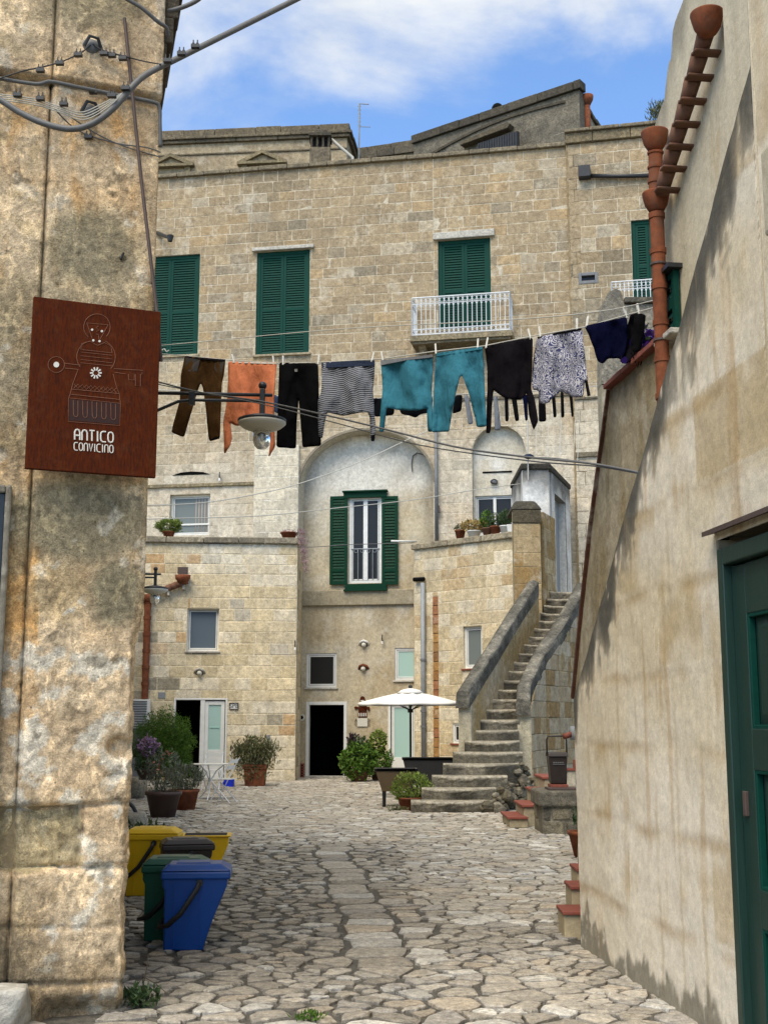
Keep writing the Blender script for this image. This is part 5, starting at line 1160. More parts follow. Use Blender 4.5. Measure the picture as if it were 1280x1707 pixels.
def c_lw(s, z):
    P = proj(LW.P(s, z)); px, py = P[0]+14*fb(s, z, 8, 4, 4), P[1]+26*fb(s, z, 9, 3.5, 4); n1 = fb(s, z, 1, 2.2, 5); n2 = fb(s, z, 2, 9, 4); n3 = fb(s, z*.25, 6, 9, 3)
    cream, tan, ora, gry, wht_ = hx('#d9c2a0'), hx('#c4a883'), hx('#c6924c'), hx('#8a8168'), hx('#dad2c0')
    c = mixc(cream, tan, ss(-.25, .3, n1)); c = mixc(c, ora, ss(.02, .4, n3+.3*n1)*.5*ss(120, 200, py)*ss(1100, 800, py))
    if px < 75*(1-py/6000): c = mixc(c, ora, ss(820, 950, py)*ss(1300, 1150, py)*.75); c = mixc(c, hx('#b09c76'), ss(.0, .2, n2)*.5)
    c = mixc(c, gry, zone(px, py, 150, 15, 90, 45)*.8); c = mixc(c, hx('#7b7466'), zone(px, py, 100, 90, 160, 30)*.25)
    c = mixc(c, gry, max(zone(px, py, 150, 420, 85, 75)*.85, zone(px, py, 120, 870, 130, 75)*.92, zone(px, py, 192, 985, 48, 60)*.95, zone(px, py, 30, 925, 16, 45)*.7, .6*ss(430, 480, py)*ss(820, 700, py)))
    c = mixc(c, hx('#b5a07a'), zone(px, py, 95, 990, 50, 50)*.7); c = mixc(c, cream, ss(1040, 1090, py)*ss(1360, 1300, py)*.5)
    c = mixc(c, hx('#6b5c45'), ss(.016, .004, abs(s-seam+.008))*.7*ss(1340, 1320, py)+ss(.02, .004, abs(z-zled+.014))*.6)  # shade of the seam groove and under the ledge painted as dark lines
    ck = abs(fb(s*1.4+3, z*1.1, 21, 1.3, 4)); c = mixc(c, hx('#5e533f'), ss(.012, .003, ck)*.55*ss(.0, .12, fb(s, z, 23, 1.2, 2)))
    c = mixc(c, wht_, ss(.17, .24, fb(s, z, 12, 5, 6)+(.1 if 1060 < py < 1460 else -.03))*(.85 if py > 1000 else .45))
    c = mixc(c, hx('#57503f'), ss(.24, .3, fb(s, z, 15, 7, 6))*.6)
    if px < 135 and 1345 < py < 1450: c = mixc(c, hx('#b8a780'), .85)
    c = mixc(c, hx('#746850'), ss(1450, 1500, py)*.55*ss(-.3, .3, n1)); c = mixc(c, hx('#605848'), ss(1600, 1700, py)*.3+zone(px, py, 25, 1610, 70, 60)*.6)
    return mulc(c, 1+.3*n2)
m = MB(); STEP = .013; nx, nz = int((SC-.8)/STEP), int(6.7/STEP); vs = []; cs = []
for i in range(nx+1):
    s = lerp(.8, SC, i/nx)
    for j in range(nz+1):
        z = lerp(-.05, 6.65, j/nz); d = d_lw(s, z); s_ = s
        py = proj(LW.P(SC, z))[1]; er = ss(1000, 1100, py)
        k = ss(SC-.12, SC, s); s_ -= k*(er*(.035+.05*fb(z, 1, 1, 2.6, 4))+.006*fb(z, 0, 2, 12, 2)); d -= ss(SC-.05, SC, s)*(.012+.03*er)
        vs.append(LW.P(s_, z, d)); cs.append(c_lw(s, z))
fs = [(i*(nz+1)+j, (i+1)*(nz+1)+j, (i+1)*(nz+1)+j+1, i*(nz+1)+j+1) for i in range(nx) for j in range(nz)]
ret = Vector((-.252, .968, 0)); b0 = len(vs)                       # rounded return round the corner
for j in range(nz+1):
    p = vs[nx*(nz+1)+j]
    for q in (.05, 1.): vs.append(p+ret*q-Vector((.01, 0, 0))*(q < .5)); cs.append(cs[nx*(nz+1)+j])
for j in range(nz):
    a, b = nx*(nz+1)+j, nx*(nz+1)+j+1; c, d = b0+2*j, b0+2*(j+1); fs += [(a, c, d, b), (c, c+1, d+1, d)]
m.add(vs, fs, cs); m.build('plaster_face', 'near_plaster', lw, smooth=True)
m = MB(); v0 = LW.P(SC-.04, 0, -.08); far = v0+ret*29
for z in (-.05, 7.2): m.v += [tuple(v0+Vector((0, 0, z))), tuple(far+Vector((0, 0, z))), (-14., 34., z), tuple(LW.P(-3., z, -.08))]
m.f = [(0, 1, 5, 4), (1, 2, 6, 5), (2, 3, 7, 6), (3, 0, 4, 7), (4, 5, 6, 7)]; m.c = [hx('#9c8a6a')]*8; m.build('wall_body', 'render', lw)
m = MB(); TL = LM(LW, 0, 0); m.box(-2.5, .8, -.0, .1, -.05, 7., hx('#9c8a6a'), TL); m.build('wall_extension', 'render', lw)
# cornice at the top right
m = MB(); zc0 = LW.sz(270, 90)[1]
for k, (o_, z0, z1) in enumerate(((.03, 0, .12), (.07, .121, .3), (.1, .301, .75), (.16, .751, 1.2))):
    p = LW.P(SC, 0, .0); m.box(-.05, o_, -.02, .9, zc0+z0-.05, zc0+z1-.05, hx('#5f574a'), Matrix.Translation(p) @ Matrix.Rotation(math.atan2(.968, -.252)-R(90), 4, 'Z'))
m.build('cornice', 'lichen_stone', lw, bevel=.01)
# ledge strip and sunken door at the far left
dl_ = LW.rect(-60, 822, -14, 1707); m = MB(); m.box(dl_[0]-1, dl_[2]-.0, -.045, .0, 0, dl_[3], T=TL); m.build('door', 'blue_door', lw, bevel=.005)
m = MB(); m.box(dl_[2], dl_[2]+.035, -.06, .0, 0, dl_[3]+.05, hx('#7d776a'), TL); m.box(dl_[0]-1, dl_[2], -.06, .0, dl_[3]+.001, dl_[3]+.05, hx('#7d776a'), TL); m.build('door_frame', 'render', lw, bevel=.012)
# ================= small builders =================
def lathe_pot(t, prof, mat, name='pot', n=20): m = MB(); m.lathe(prof, (0, 0, 0), n); return m.build(name, mat, t, smooth=True, world=False)
def leaves(m, c, rad, n, size, seed, shell=.55, tint=(.65, 1.3), asp=.5, up=.0, gap=.35, droop=0.):
    r_ = random.Random(seed); k = 0; C = Vector(c); guard = 0
    while k < n and guard < n*6:
        guard += 1
        v = Vector((r_.gauss(0, 1), r_.gauss(0, 1), r_.gauss(0, 1))).normalized(); q = r_.uniform(shell, 1.0)**.6
        p = Vector((v.x*rad[0]*q, v.y*rad[1]*q, v.z*rad[2]*q)); f = fb(p.x+seed, p.y, p.z, 2.2/max(rad), 3)
        if f < -gap*.5+.0: continue
        p *= 1+.45*f; a = Vector((r_.uniform(-1, 1), r_.uniform(-1, 1), r_.uniform(-.6, 1)+up)).normalized(); b = a.cross(Vector((r_.uniform(-1, 1), r_.uniform(-1, 1), r_.uniform(-1, 1)))).normalized(); s = size*r_.uniform(.6, 1.35)
        p = C+p; g_ = r_.uniform(*tint)*(1+.3*f); col = (g_*r_.uniform(.9, 1.15), g_, g_*r_.uniform(.8, 1.1))
        nn = a.cross(b)*s*.15
        m.add([p-a*s*.1, p+b*s*asp*.5+a*s*.4+nn, p+a*s, p-b*s*asp*.5+a*s*.4+nn], [(0, 1, 2), (0, 2, 3)], col); k += 1
def stems(t, base, rad, h, n, seed, mat='bark', r=.006):
    r_ = random.Random(seed); m = MB(); B = Vector(base)
    for k in range(n):
        a = r_.uniform(0, 6.283); q = r_.uniform(.2, 1); m.tube([B, B+Vector((rad*q*.4*math.cos(a), rad*q*.4*math.sin(a), h*.5)), B+Vector((rad*q*math.cos(a), rad*q*math.sin(a), h*r_.uniform(.75, 1)))], [r, r*.7, r*.4], 5)
    m.build('stem', mat, t)
def pot_plant(name, label, base, pot, potmat, fol, cat='potted plant', group=None, stem=True, potname='pot'):
    # pot: (bottom r, top r, height); fol: list of (mat, dz, rad, n, size, asp, up)
    t = thing(name, label, cat, base, 0., group); b = Vector(base); r0, r1, h = pot
    if h: lathe_pot(t, [(r0, 0), (lerp(r0, r1, .85), h*.85), (r1*1.03, h*.86), (r1*1.05, h), (r1*.92, h), (r1*.9, h*.9), (.001, h*.88)], potmat, potname); m = MB(); m.lathe([(r1*.9, h*.89), (.0001, h*.93)], b, 14); m.build('soil', 'soil', t)
    for k, f in enumerate(fol):
        m = MB(); off = f[7] if len(f) > 7 else (0, 0); leaves(m, b+Vector((off[0], off[1], h+f[1])), f[2], f[3], f[4], int(abs(b.x*91)+k*17+b.y*7), asp=f[5], up=f[6]); m.build('foliage' if 'flower' not in f[0] and 'dry' not in f[0] else 'blossom', f[0], t)
    if stem and fol: stems(t, b+Vector((0, 0, h*.85)), fol[0][2][0]*.7, fol[0][1]+fol[0][2][2]*.5, 7, 3)
    return t
# ================= rusted sign =================
DS = .2; sg = thing('rusted_sign', 'square rusted steel sign with engraved figure and the words ANTICO CONVICINO', 'sign', LW.pt(150, 790, .1)); TS = LM(LW, 0, 0)
c4 = [LW.sz(*p, DS) for p in ((55, 494), (267, 519), (262, 796), (44, 781))]; sx0, sx1 = (c4[0][0]+c4[3][0])/2, (c4[1][0]+c4[2][0])/2; sz0, sz1 = (c4[2][1]+c4[3][1])/2, (c4[0][1]+c4[1][1])/2
m = MB(); m.box(sx0, sx1, -DS, -DS+.035, sz0, sz1, T=TS); m.build('panel', 'rust', sg, bevel=.004)
for sx in (sx0+.12, sx1-.2):
    m = MB(); m.box(sx, sx+.03, -DS+.036, .06, sz1-.2, sz1-.16, T=TS); m.box(sx, sx+.03, -DS+.036, .06, sz0+.16, sz0+.2, T=TS); m.build('bracket', 'rust_dark', sg)
def Qs(cx, cy): return LW.sz(30+cx/5.12, 480+cy/5.12, DS)
def eng(pts, r=.002, nm='engraved_line', mat='rust_edge', closed=False):
    p = [LW.P(*Qs(*q), DS+.001) for q in pts]
    if closed: p.append(p[0])
    m = MB(); m.tube(p, r, 5); m.build(nm, mat, sg)
def sunk(pts, nm='engraved_field', mat='rust_dark', d=.0015):
    m = MB(); m.prism([Qs(*q) for q in pts], lambda s, z: LW.P(s, z, DS+d), lambda s, z: LW.P(s, z, DS-.002)); recalc(m.build(nm, mat, sg))
arc = lambda cx, cy, rx, ry, a, b, n=20: [(cx+rx*math.cos(R(a+(b-a)*i/n)), cy-ry*math.sin(R(a+(b-a)*i/n))) for i in range(n+1)]
skirt = [(515, 700), (470, 820), (450, 900), (435, 945), (432, 1140), (872, 1175), (877, 985), (866, 900), (845, 850), (815, 735)]
eng(arc(677, 335, 113, 112, -45, 230)); eng([(590, 300), (635, 430)]); eng([(772, 315), (705, 435)]); eng([(590, 300), (772, 316)], .0016)
eng([(690, 325), (672, 340), (692, 362), (672, 372)], .002); eng([(668, 395), (690, 398)], .002); eng([(690, 405), (694, 440)], .002)
for p in ((635, 357), (718, 370), (645, 448), (698, 455)): sunk(arc(p[0], p[1], 10, 10, 0, 330, 11), 'stud', 'letter_white', .003)
eng(arc(668, 590, 163, 150, 120, 215)); eng(arc(668, 590, 165, 155, -40, 62)); eng([(540, 525), (545, 478), (620, 455), (680, 492), (740, 468), (795, 495), (806, 552)])
for y in (527, 548, 580, 612, 640): eng([(538, y), (806, y+28)], .0016)
eng(arc(330, 655, 70, 68, 0, 350, 26), closed=True); sunk(arc(330, 655, 24, 24, 0, 345, 18), 'key_hole', 'letter_white', .003)
eng([(402, 645), (535, 660)]); eng([(404, 685), (520, 697)]); eng([(820, 690), (1065, 705), (1060, 738)]); eng([(830, 722), (920, 735)])
eng([(945, 735), (948, 785), (994, 788), (996, 735), (1005, 735), (1005, 835), (1047, 842), (1048, 735)])
eng(skirt); sunk([(440, 950), (440, 1130), (866, 1165), (870, 985)], d=.0008); eng([(460, 865), (864, 903)]); eng([(450, 908), (868, 953)]); eng([(440, 940), (872, 985)], .0016)
eng([(480+18*k, 826+1.9*k+(14 if k % 2 else -8)) for k in range(21)], .002); eng([(480+18*k, 845+1.9*k+(-12 if k % 2 else 12)) for k in range(21)], .002)
for k in range(5): x = 475+80*k; y = 6.5*k; eng([(x, 955+y), (x+2, 1080+y), (x+12, 1098+y), (x+30, 1100+y), (x+40, 1084+y), (x+40, 962+y)])
for k in range(10): a = k*math.pi/5; sunk([(667+22*math.cos(a-.25), 726+22*math.sin(a-.25)), (667+50*math.cos(a-.13), 726+50*math.sin(a-.13)), (667+50*math.cos(a+.13), 726+50*math.sin(a+.13)), (667+22*math.cos(a+.25), 726+22*math.sin(a+.25))], 'petal', 'letter_white', .003)
GL = {'A': [[(0, 0), (0, .72), (.2, .95), (.5, 1), (.8, .95), (1, .72), (1, 0)], [(0, .42), (1, .42)]], 'N': [[(0, 0), (0, .72), (.2, .95), (.5, 1), (.8, .95), (1, .72), (1, 0)]], 'T': [[(0, 1), (1, 1)], [(.5, 1), (.5, 0)]], 'I': [[(.5, 0), (.5, 1)]],
      'C': [[(1, 1), (.4, 1), (.1, .9), (0, .7), (0, .3), (.1, .1), (.4, 0), (1, 0)]], 'O': [[(.5, 1), (.15, .92), (0, .7), (0, .3), (.15, .08), (.5, 0), (.85, .08), (1, .3), (1, .7), (.85, .92), (.5, 1)]], 'V': [[(0, 1), (.5, 0), (1, 1)]]}
def word(txt, x0, x1, yb0, yb1, h, r):
    adv = {'I': .35}; tot = sum(adv.get(c, 1) for c in txt)+.42*(len(txt)-1); k = (x1-x0)/tot; x = x0
    for c in txt:
        w_ = adv.get(c, 1); m = MB()
        for st_ in GL[c]:
            pts = []
            for a, b in st_:
                cx = x+(a if c != 'I' else .5*w_)*k*(w_ if c != 'I' else 1); f = (cx-x0)/(x1-x0); pts.append(LW.P(*Qs(cx, lerp(yb0, yb1, f)-b*h), DS+.0015))
            m.tube(pts, r, 6)
        m.build('letter', 'letter_white', sg); x += (w_+.42)*k
word('ANTICO', 487, 815, 1295, 1322, 88, .0048); word('CONVICINO', 482, 815, 1385, 1410, 66, .0032)
# iron rod the sign hangs beside
t = thing('iron_rod', 'long thin brown iron rod slanting down the corner house wall behind the rusted sign', 'rod', LW.pt(268, 590, .12)); m = MB(); m.tube([LW.pt(208, 30, .11), LW.pt(236, 300, .11), LW.pt(262, 520, .14), LW.pt(269, 602, .15)], .011, 8); m.build('bar', 'brown_iron', t)
for px, py in ((215, 100), (236, 300)): m = MB(); m.tube([LW.pt(px, py, -.02), LW.pt(px, py, .09)], .012, 6); m.build('stay', 'brown_iron', t)
# nails and pegs in the wall
for px, py, lb_ in ((201, 436, 'bent iron nail in the plaster above the right half of the rusted sign'), (252, 476, 'iron peg on the wall corner beside the iron rod just above the rusted sign')):
    m = MB(); a = LW.pt(px, py, -.03); m.tube([a, a+Vector((.02, -.07, -.005)), a+Vector((.035, -.07, .03))], .007, 6); tag(m.build('iron_nail', 'black_metal'), lb_, 'nail')
# ================= street lamps =================
def street_lamp(Y, px, py_disc, rx, label, left_px, seed=0, side=None):
    k = rx/41.; c = at(px, py_disc, Y); zc = proj(c)[2]; u = zc/F    # metres per pixel at the lamp
    D = .49/2; t = thing('street_lamp', label, 'street lamp', (c.x, c.y, c.z)); X = lambda dx, dz, dy=0: Vector((c.x+dx*D/41, c.y+dy, c.z-dz*D/41))
    xs = L_x(Y)-.05; dx = (xs-c.x)*41/D
    m = MB(); m.lathe([(.0001, .075), (.05, .07), (D*.7, .045), (D, .02), (D*1.0, -.0), (D*.98, -.004)], c, 32); m.build('disc', 'black_metal', t, smooth=True)
    m = MB(); m.lathe([(D*.975, -.004), (D*.985, -.02), (D*.8, -.06), (D*.45, -.095), (D*.38, -.1), (D*.36, -.1)], c, 32); m.build('reflector', 'lamp_white', t, smooth=True)
    m = MB(); m.lathe([(D*.36, -.1), (D*.36, -.2), (D*.3, -.25), (D*.18, -.28), (.0001, -.288)], c, 24); m.build('glass_dome', 'lamp_glass', t, smooth=True)
    m = MB(); m.lathe([(.0001, -.1), (.03, -.1), (.03, -.14), (.022, -.2), (.0001, -.215)], c, 12); m.build('bulb', 'lamp_white', t, smooth=True)
    m = MB(); m.box(-.026, .026, -.026, .026, .05, .34, T=Matrix.Translation(c)); m.build('post', 'black_metal', t, bevel=.006); m = MB(); m.ball(c+Vector((0, 0, .375)), .042, 14, 10); m.build('finial', 'black_metal', t, smooth=True)
    z1, z2 = .275, .215; m = MB(); m.tube([(xs, c.y, c.z+z1+.03), (c.x-.6, c.y, c.z+z1+.015), (c.x+.1, c.y, c.z+z1)], .018, 10); m.tube([(xs, c.y, c.z-.05), (c.x-1.05, c.y, c.z+.12), (c.x-.85, c.y, c.z+z2-.005), (c.x-.7, c.y, c.z+z2+.01), (c.x, c.y, c.z+z2)], .016, 10); m.build('arm', 'black_metal', t, smooth=True)
    m = MB(); m.box(-.03, .03, -.03, .03, -.075, .06, T=Matrix.Translation((c.x-.71, c.y, c.z+.25))); m.build('clamp', 'black_metal', t, bevel=.005)
    m = MB(); m.box(xs-.04-c.x, xs+.03-c.x, -.08, .08, -.2, .45, T=Matrix.Translation(c)); m.build('wall_plate', 'black_metal', t); return t
street_lamp(12., 437, 703, 41, 'near street lamp with glass dome below the washing line beside the rusted sign', 265)
street_lamp(22.6, 259, 982, 21, 'far street lamp peeking out at the left above the clay drainpipe', 240)
# ================= cables =================
def cable(name, label, pts, r, mat='cable_grey', cat='cable', clamps=(), sub=6, extra=()):
    P = [Vector(p) for p in pts]; o = []
    for i in range(len(P)-1):
        p0, p1, p2, p3 = P[max(0, i-1)], P[i], P[i+1], P[min(len(P)-1, i+2)]
        for k in range(sub):
            t = k/sub; o.append(.5*((2*p1)+(p2-p0)*t+(2*p0-5*p1+4*p2-p3)*t*t+(3*p1-p0-3*p2+p3)*t**3))
    o.append(P[-1]); m = MB(); m.tube(o, r, 7)
    if not clamps and not extra: return tag(m.build(name, mat, smooth=True), label, cat)
    t = thing(name, label, cat, P[0]); m.build('cable', mat, t, smooth=True)
    for c in clamps:
        q = MB(); c = Vector(c)
        for dx in (-.012, .012): q.tube([c+Vector((dx, 0, -.012)), c+Vector((dx, 0, .016)), c+Vector((dx, 0, .018)), c+Vector((dx, 0, .036))], [.008, .008, .004, .0035], 7)
        q.box(-.024, .024, -.015, .015, -.016, .004, T=Matrix.Translation(c)); q.build('clamp', 'black_metal', t)
    return t
LWd = lambda px, py, d: LW.pt(px, py, d+(.055 if py < 146 else 0.))
big = [(-40, 150), (0, 166), (35, 188), (75, 206), (118, 215), (155, 206), (190, 180), (218, 148), (245, 124), (300, 96), (360, 66), (420, 36), (500, -4), (580, -45)]
cable('power_cable', 'thick grey power cable sagging across the corner house and rising over the sky', [at(x, y, 6.45 if x < 200 else lerp(6.45, 7.2, (x-200)/380)) for x, y in big], .0185, clamps=[at(280, 100, 6.55), at(303, 88, 6.58), at(326, 76, 6.62), at(187, 158, 6.42), at(210, 146, 6.45)])
cable('conduit_cable', 'grey conduit running under the plaster ledge and round the house corner', [LWd(-30, 128, .075), LWd(0, 131, .075), LWd(60, 140, .08), LWd(85, 136, .08), LWd(130, 145, .075), LWd(190, 157, .075), LWd(255, 170, .07), LWd(266, 180, .06), LWd(267, 205, .05), LWd(268, 245, .04)], .012, clamps=[LWd(156, 152, .09)])
cable('upper_cable', 'pale cable looping in from the top edge to the house cornice', [LWd(200, -8, .12), LWd(235, 12, .12), LWd(262, 35, .1), LWd(277, 46, .07), LWd(280, 60, .03)], .013)
cable('roof_cable', 'upper pale cable dipping across the cornice at the top left', [LWd(212, -15, .14), at(245, 8, 7.2), at(280, 18, 7.2), at(325, 3, 7.2), at(350, -20, 7.2)], .015)
for k, (dy, lb_) in enumerate(((0, 'topmost thin wire of the bundle drooping to the lower wall anchor'), (3, 'second thin wire of the bundle drooping to the lower wall anchor'), (6, 'third thin wire of the bundle drooping to the lower wall anchor'), (9, 'lowest thin wire of the bundle drooping to the lower wall anchor'))):
    cable('thin_wire', lb_, [LWd(-30, 150+dy, .16), LWd(0, 157+dy, .16), LWd(60, 165+dy*1.1, .15), LWd(100, 178+dy, .14), LWd(135, 187+dy*1.4, .12), LWd(165, 176+dy*1.5, .14), LWd(205, 155+dy*.4, .22)], .0035, 'rope', 'wire', clamps=[LWd(30, 157, .17), LWd(68, 163, .17), LWd(107, 172, .16)] if k == 0 else ())
cable('anchor_wire', 'black wire running from the left edge up to the upper wall anchor', [LWd(-20, 140, .1), LWd(0, 131, .1), LWd(40, 118, .09), LWd(70, 112, .08), LWd(105, 102, .08), LWd(135, 88, .07), LWd(152, 75, .05)], .0045, 'cable_black', 'wire', clamps=[LWd(68, 116, .09), LWd(100, 104, .09), LWd(131, 90, .08)])
cable('corner_wire', 'black wire running from the upper wall anchor to the thick power cable', [LWd(155, 73, .05), LWd(172, 84, .07), LWd(205, 93, .08), LWd(240, 102, .1), at(268, 107, 6.55)], .0045, 'cable_black', 'wire', clamps=[LWd(174, 88, .08), LWd(187, 91, .08), LWd(205, 96, .08)])
cable('wall_wire', 'thin wire stapled low across the plaster from lower anchor to corner', [LWd(92, 182, .13), LWd(120, 210, .06), LWd(150, 226, .045), LWd(200, 240, .045), LWd(245, 246, .045), LWd(268, 254, .03)], .0045, 'cable_grey', 'wire', clamps=[LWd(148, 227, .05)])
cable('loose_wire', 'looser thin wire slanting from lower anchor to the house corner', [LWd(120, 196, .08), LWd(160, 222, .05), LWd(205, 243, .045), LWd(268, 262, .03)], .004, 'cable_grey', 'wire')
for px, py, lb_ in ((152, 80, 'upper dark round iron wall anchor holding black wires'), (148, 188, 'lower dark round iron wall anchor behind the wire bundle')):
    t = thing('wall_anchor', lb_, 'wall anchor', LWd(px, py, .0), LW.rz); m = MB(); m.ball((0, -.01, 0), .06, 14, 9, sc=(1, .7, .85)); m.build('boss', 'grey_metal', t, world=False, smooth=True); m = MB(); m.tube([(-.05, -.06, -.03), (-.02, -.075, .035), (.03, -.075, .03), (.06, -.05, -.03)], .011, 7); m.build('strap', 'black_metal', t, world=False)
# wires over the courtyard
def Yl(px): return lerp(14.4, 9.75, (px-270)/820.)
lr = [(150, 575), (270, 590), (340, 596), (380, 600), (465, 606), (535, 604), (640, 598), (722, 586), (805, 577), (890, 560), (975, 545), (1045, 525), (1089, 513)]
line = thing('washing_line', 'main washing line rope hung with coloured clothes across the courtyard', 'washing line', at(270, 590, Yl(270)))
m = MB(); m.tube([at(x, y, Yl(x)) for x, y in lr], .006, 6); m.build('rope', 'rope', line)
a = at(270, 584, Yl(270)); m = MB(); m.tube([a+Vector((.03*k, .0, .02*math.sin(k*2.1))) for k in range(-3, 4)], .008, 5); m.build('knot', 'peg_white', line)
hk = at(1089, 513, Yl(1089)); m = MB(); m.tube([hk, TW.P(TW.sz(1095, 510)[0], hk.z+.02, -.02)], .009, 6); m.build('hook', 'black_metal', line)
cable('upper_line', 'empty upper washing line crossing above the clothes', [at(150, 585, 14.9), at(300, 573, 14.6), at(560, 549, 13.2), at(850, 533, 11.6), at(1000, 519, 10.5), TW.pt(1093, 500, .1), TW.pt(1094, 499, -.02)], .005, 'rope', 'washing line')
def ylist(pts, Ya, Yb): n = len(pts)-1; return [at(x, y, lerp(Ya, Yb, (x-pts[0][0])/(pts[-1][0]-pts[0][0]))) for x, y in pts]
yR = RW.pt(1063, 787, .0).y
cable('twisted_cable', 'dark twisted cable stretched from behind the sign to the right stair wall', ylist([(180, 612), (266, 637), (340, 655), (430, 668), (530, 689), (640, 715), (760, 745), (880, 762), (980, 772), (1063, 787)], 12.6, yR), .008, 'cable_grey', extra=(1,))
cable('second_cable', 'thin cable running just under the twisted cable to the stair wall', ylist([(180, 618), (266, 641), (430, 672), (560, 705), (700, 742), (880, 768), (990, 777), (1063, 789)], 12.7, yR), .005, 'cable_grey')
cable('niche_wire', 'thin wire sagging from the left past the tall arched niche upwards', ylist([(150, 842), (250, 842), (340, 838), (430, 823), (500, 806), (600, 770), (690, 728), (760, 700)], 24., 34.), .012, 'rope', 'wire')
cable('shutter_wire', 'thin wire crossing in front of the niche shutters', ylist([(150, 866), (250, 865), (430, 860), (560, 847), (690, 833), (800, 815), (880, 805)], 24., 31.), .010, 'rope', 'wire')
cable('ledge_wire', 'thin dark wire crossing low over the terrace parapets', ylist([(330, 905), (500, 912), (580, 908), (690, 905)], 33.2, 34.1), .010, 'cable_grey', 'wire')
t = thing('hanging_lines', 'slim white line post with knotted cords left of the whitewashed hut', 'post', at(879, 830, 30.2)); m = MB(); m.tube([at(880, 800, 30.2), at(879, 700, 30.2)], .016, 7); m.build('post', 'rope', t); m = MB(); m.ball(at(881, 761, 30.1), .1, 8, 6, sc=(1.3, .6, .7)); m.build('knot', 'cloth_denim', t)
m = MB(); m.tube([at(880, 762, 30.1), at(925, 764, 28.5), at(985, 772, 26.)], .018, 6); m.build('cord', 'cable_grey', t)
for x in (892, 911, 932, 955, 962): m = MB(); m.tube([at(x, 770, 30.), at(x+3, 700, 30.4)], .008, 4); m.build('cord', 'rope', t)
# ================= washing =================
CR7 = lambda p: (240+p[0]/3.048, 560+p[1]/3.048)
CR8 = lambda p: (620+p[0]/2.667, 500+p[1]/2.667)
def cloth(name, label, cat, outline, mat, Yf, seed, step=5., fold=.055, parts=(), group=None, pegs=True, lineY=None):
    for _ in range(2):
        z_ = []
        for i, p in enumerate(outline):
            q = outline[(i+1) % len(outline)]; e_ = min(.22, 2.2/max(1e-6, math.dist(p, q))); z_ += [(lerp(p[0], q[0], e_), lerp(p[1], q[1], e_)), (lerp(p[0], q[0], 1-e_), lerp(p[1], q[1], 1-e_))]
        outline = z_
    out = []
    for i, p in enumerate(outline):
        q = outline[(i+1) % len(outline)]; n = max(1, int(math.dist(p, q)/step))
        for k in range(n): out.append((lerp(p[0], q[0], k/n), lerp(p[1], q[1], k/n)))
    xs = [p[0] for p in out]; ys = [p[1] for p in out]; x0, x1, y0, y1 = min(xs), max(xs), min(ys), max(ys); r_ = random.Random(seed)
    def inside(x, y):
        c = False
        for i in range(len(out)):
            (a, b), (c_, d) = out[i], out[i-1]
            if (b > y) != (d > y) and x < (c_-a)*(y-b)/(d-b)+a: c = not c
        return c
    pts = [Vector(p) for p in out]; x = x0+step/2
    while x < x1:
        y = y0+step/2
        while y < y1:
            q = (x+r_.uniform(-1, 1)*step*.2, y+r_.uniform(-1, 1)*step*.2)
            if inside(*q) and min(abs(q[0]-a)+abs(q[1]-b) for a, b in out) > step*.6: pts.append(Vector(q))
            y += step
        x += step
    n = len(out); res = delaunay_2d_cdt(pts, [(i, (i+1) % n) for i in range(n)], [], 1, 1e-4)
    def P(v, o=0.):
        f = ss(y0, y0+.25*(y1-y0), v[1]); d = fold*f*(1.1*math.sin((v[0]-x0)/9.+seed+2.2*fb(v[0]/60, v[1]/90, seed))+1.6*fb(v[0]/26, v[1]/75, seed*3.1, 1, 3)+.9*fb(v[0]/9, v[1]/40, seed*1.7, 1, 2))+.012*math.sin(v[0]*.6)*(1-f); return at(v[0], v[1], Yf(v[0])+d-o)
    tb = thing(name, label, cat, P(((x0+x1)/2, y1)), 0., group); m = MB(); m.add([P(v) for v in res[0]], [tuple(f) for f in res[2]]); ob = m.build('fabric', mat, tb, smooth=True); recalc(ob)
    sm = ob.modifiers.new('solid', 'SOLIDIFY'); sm.thickness = .012; sm.offset = 0
    for nm, po, pm in parts:
        m = MB(); k = [P(v, .016) for v in po]; m.add(k+[p+Vector((0, .012, 0)) for p in k], [tuple(range(len(k))), tuple(range(2*len(k)-1, len(k)-1, -1))]+[(i, len(k)+i, len(k)+(i+1) % len(k), (i+1) % len(k)) for i in range(len(k))]); m.build(nm, pm, tb)
    return tb
def pg(px, py, lb_, dx=0):
    c = at(px, py, Yl(px)); t = thing('clothes_peg', lb_, 'clothes peg', c); 
    for k, s in (('leg', -.011), ('leg', .011)): m = MB(); m.box(-.008, .008, s-.005, s+.005, -.05, .055, T=Matrix.Translation(c+Vector((0, 0, .012))) @ Matrix.Rotation(R(dx), 4, 'Y')); m.build(k, 'peg_white', t, bevel=.002)
    m = MB(); m.tube([c+Vector((0, -.014, .012)), c+Vector((0, .014, .012))], .009, 6); m.build('spring', 'grey_metal', t)
o7 = lambda L_: [CR7(p) for p in L_]; o8 = lambda L_: [CR8(p) for p in L_]
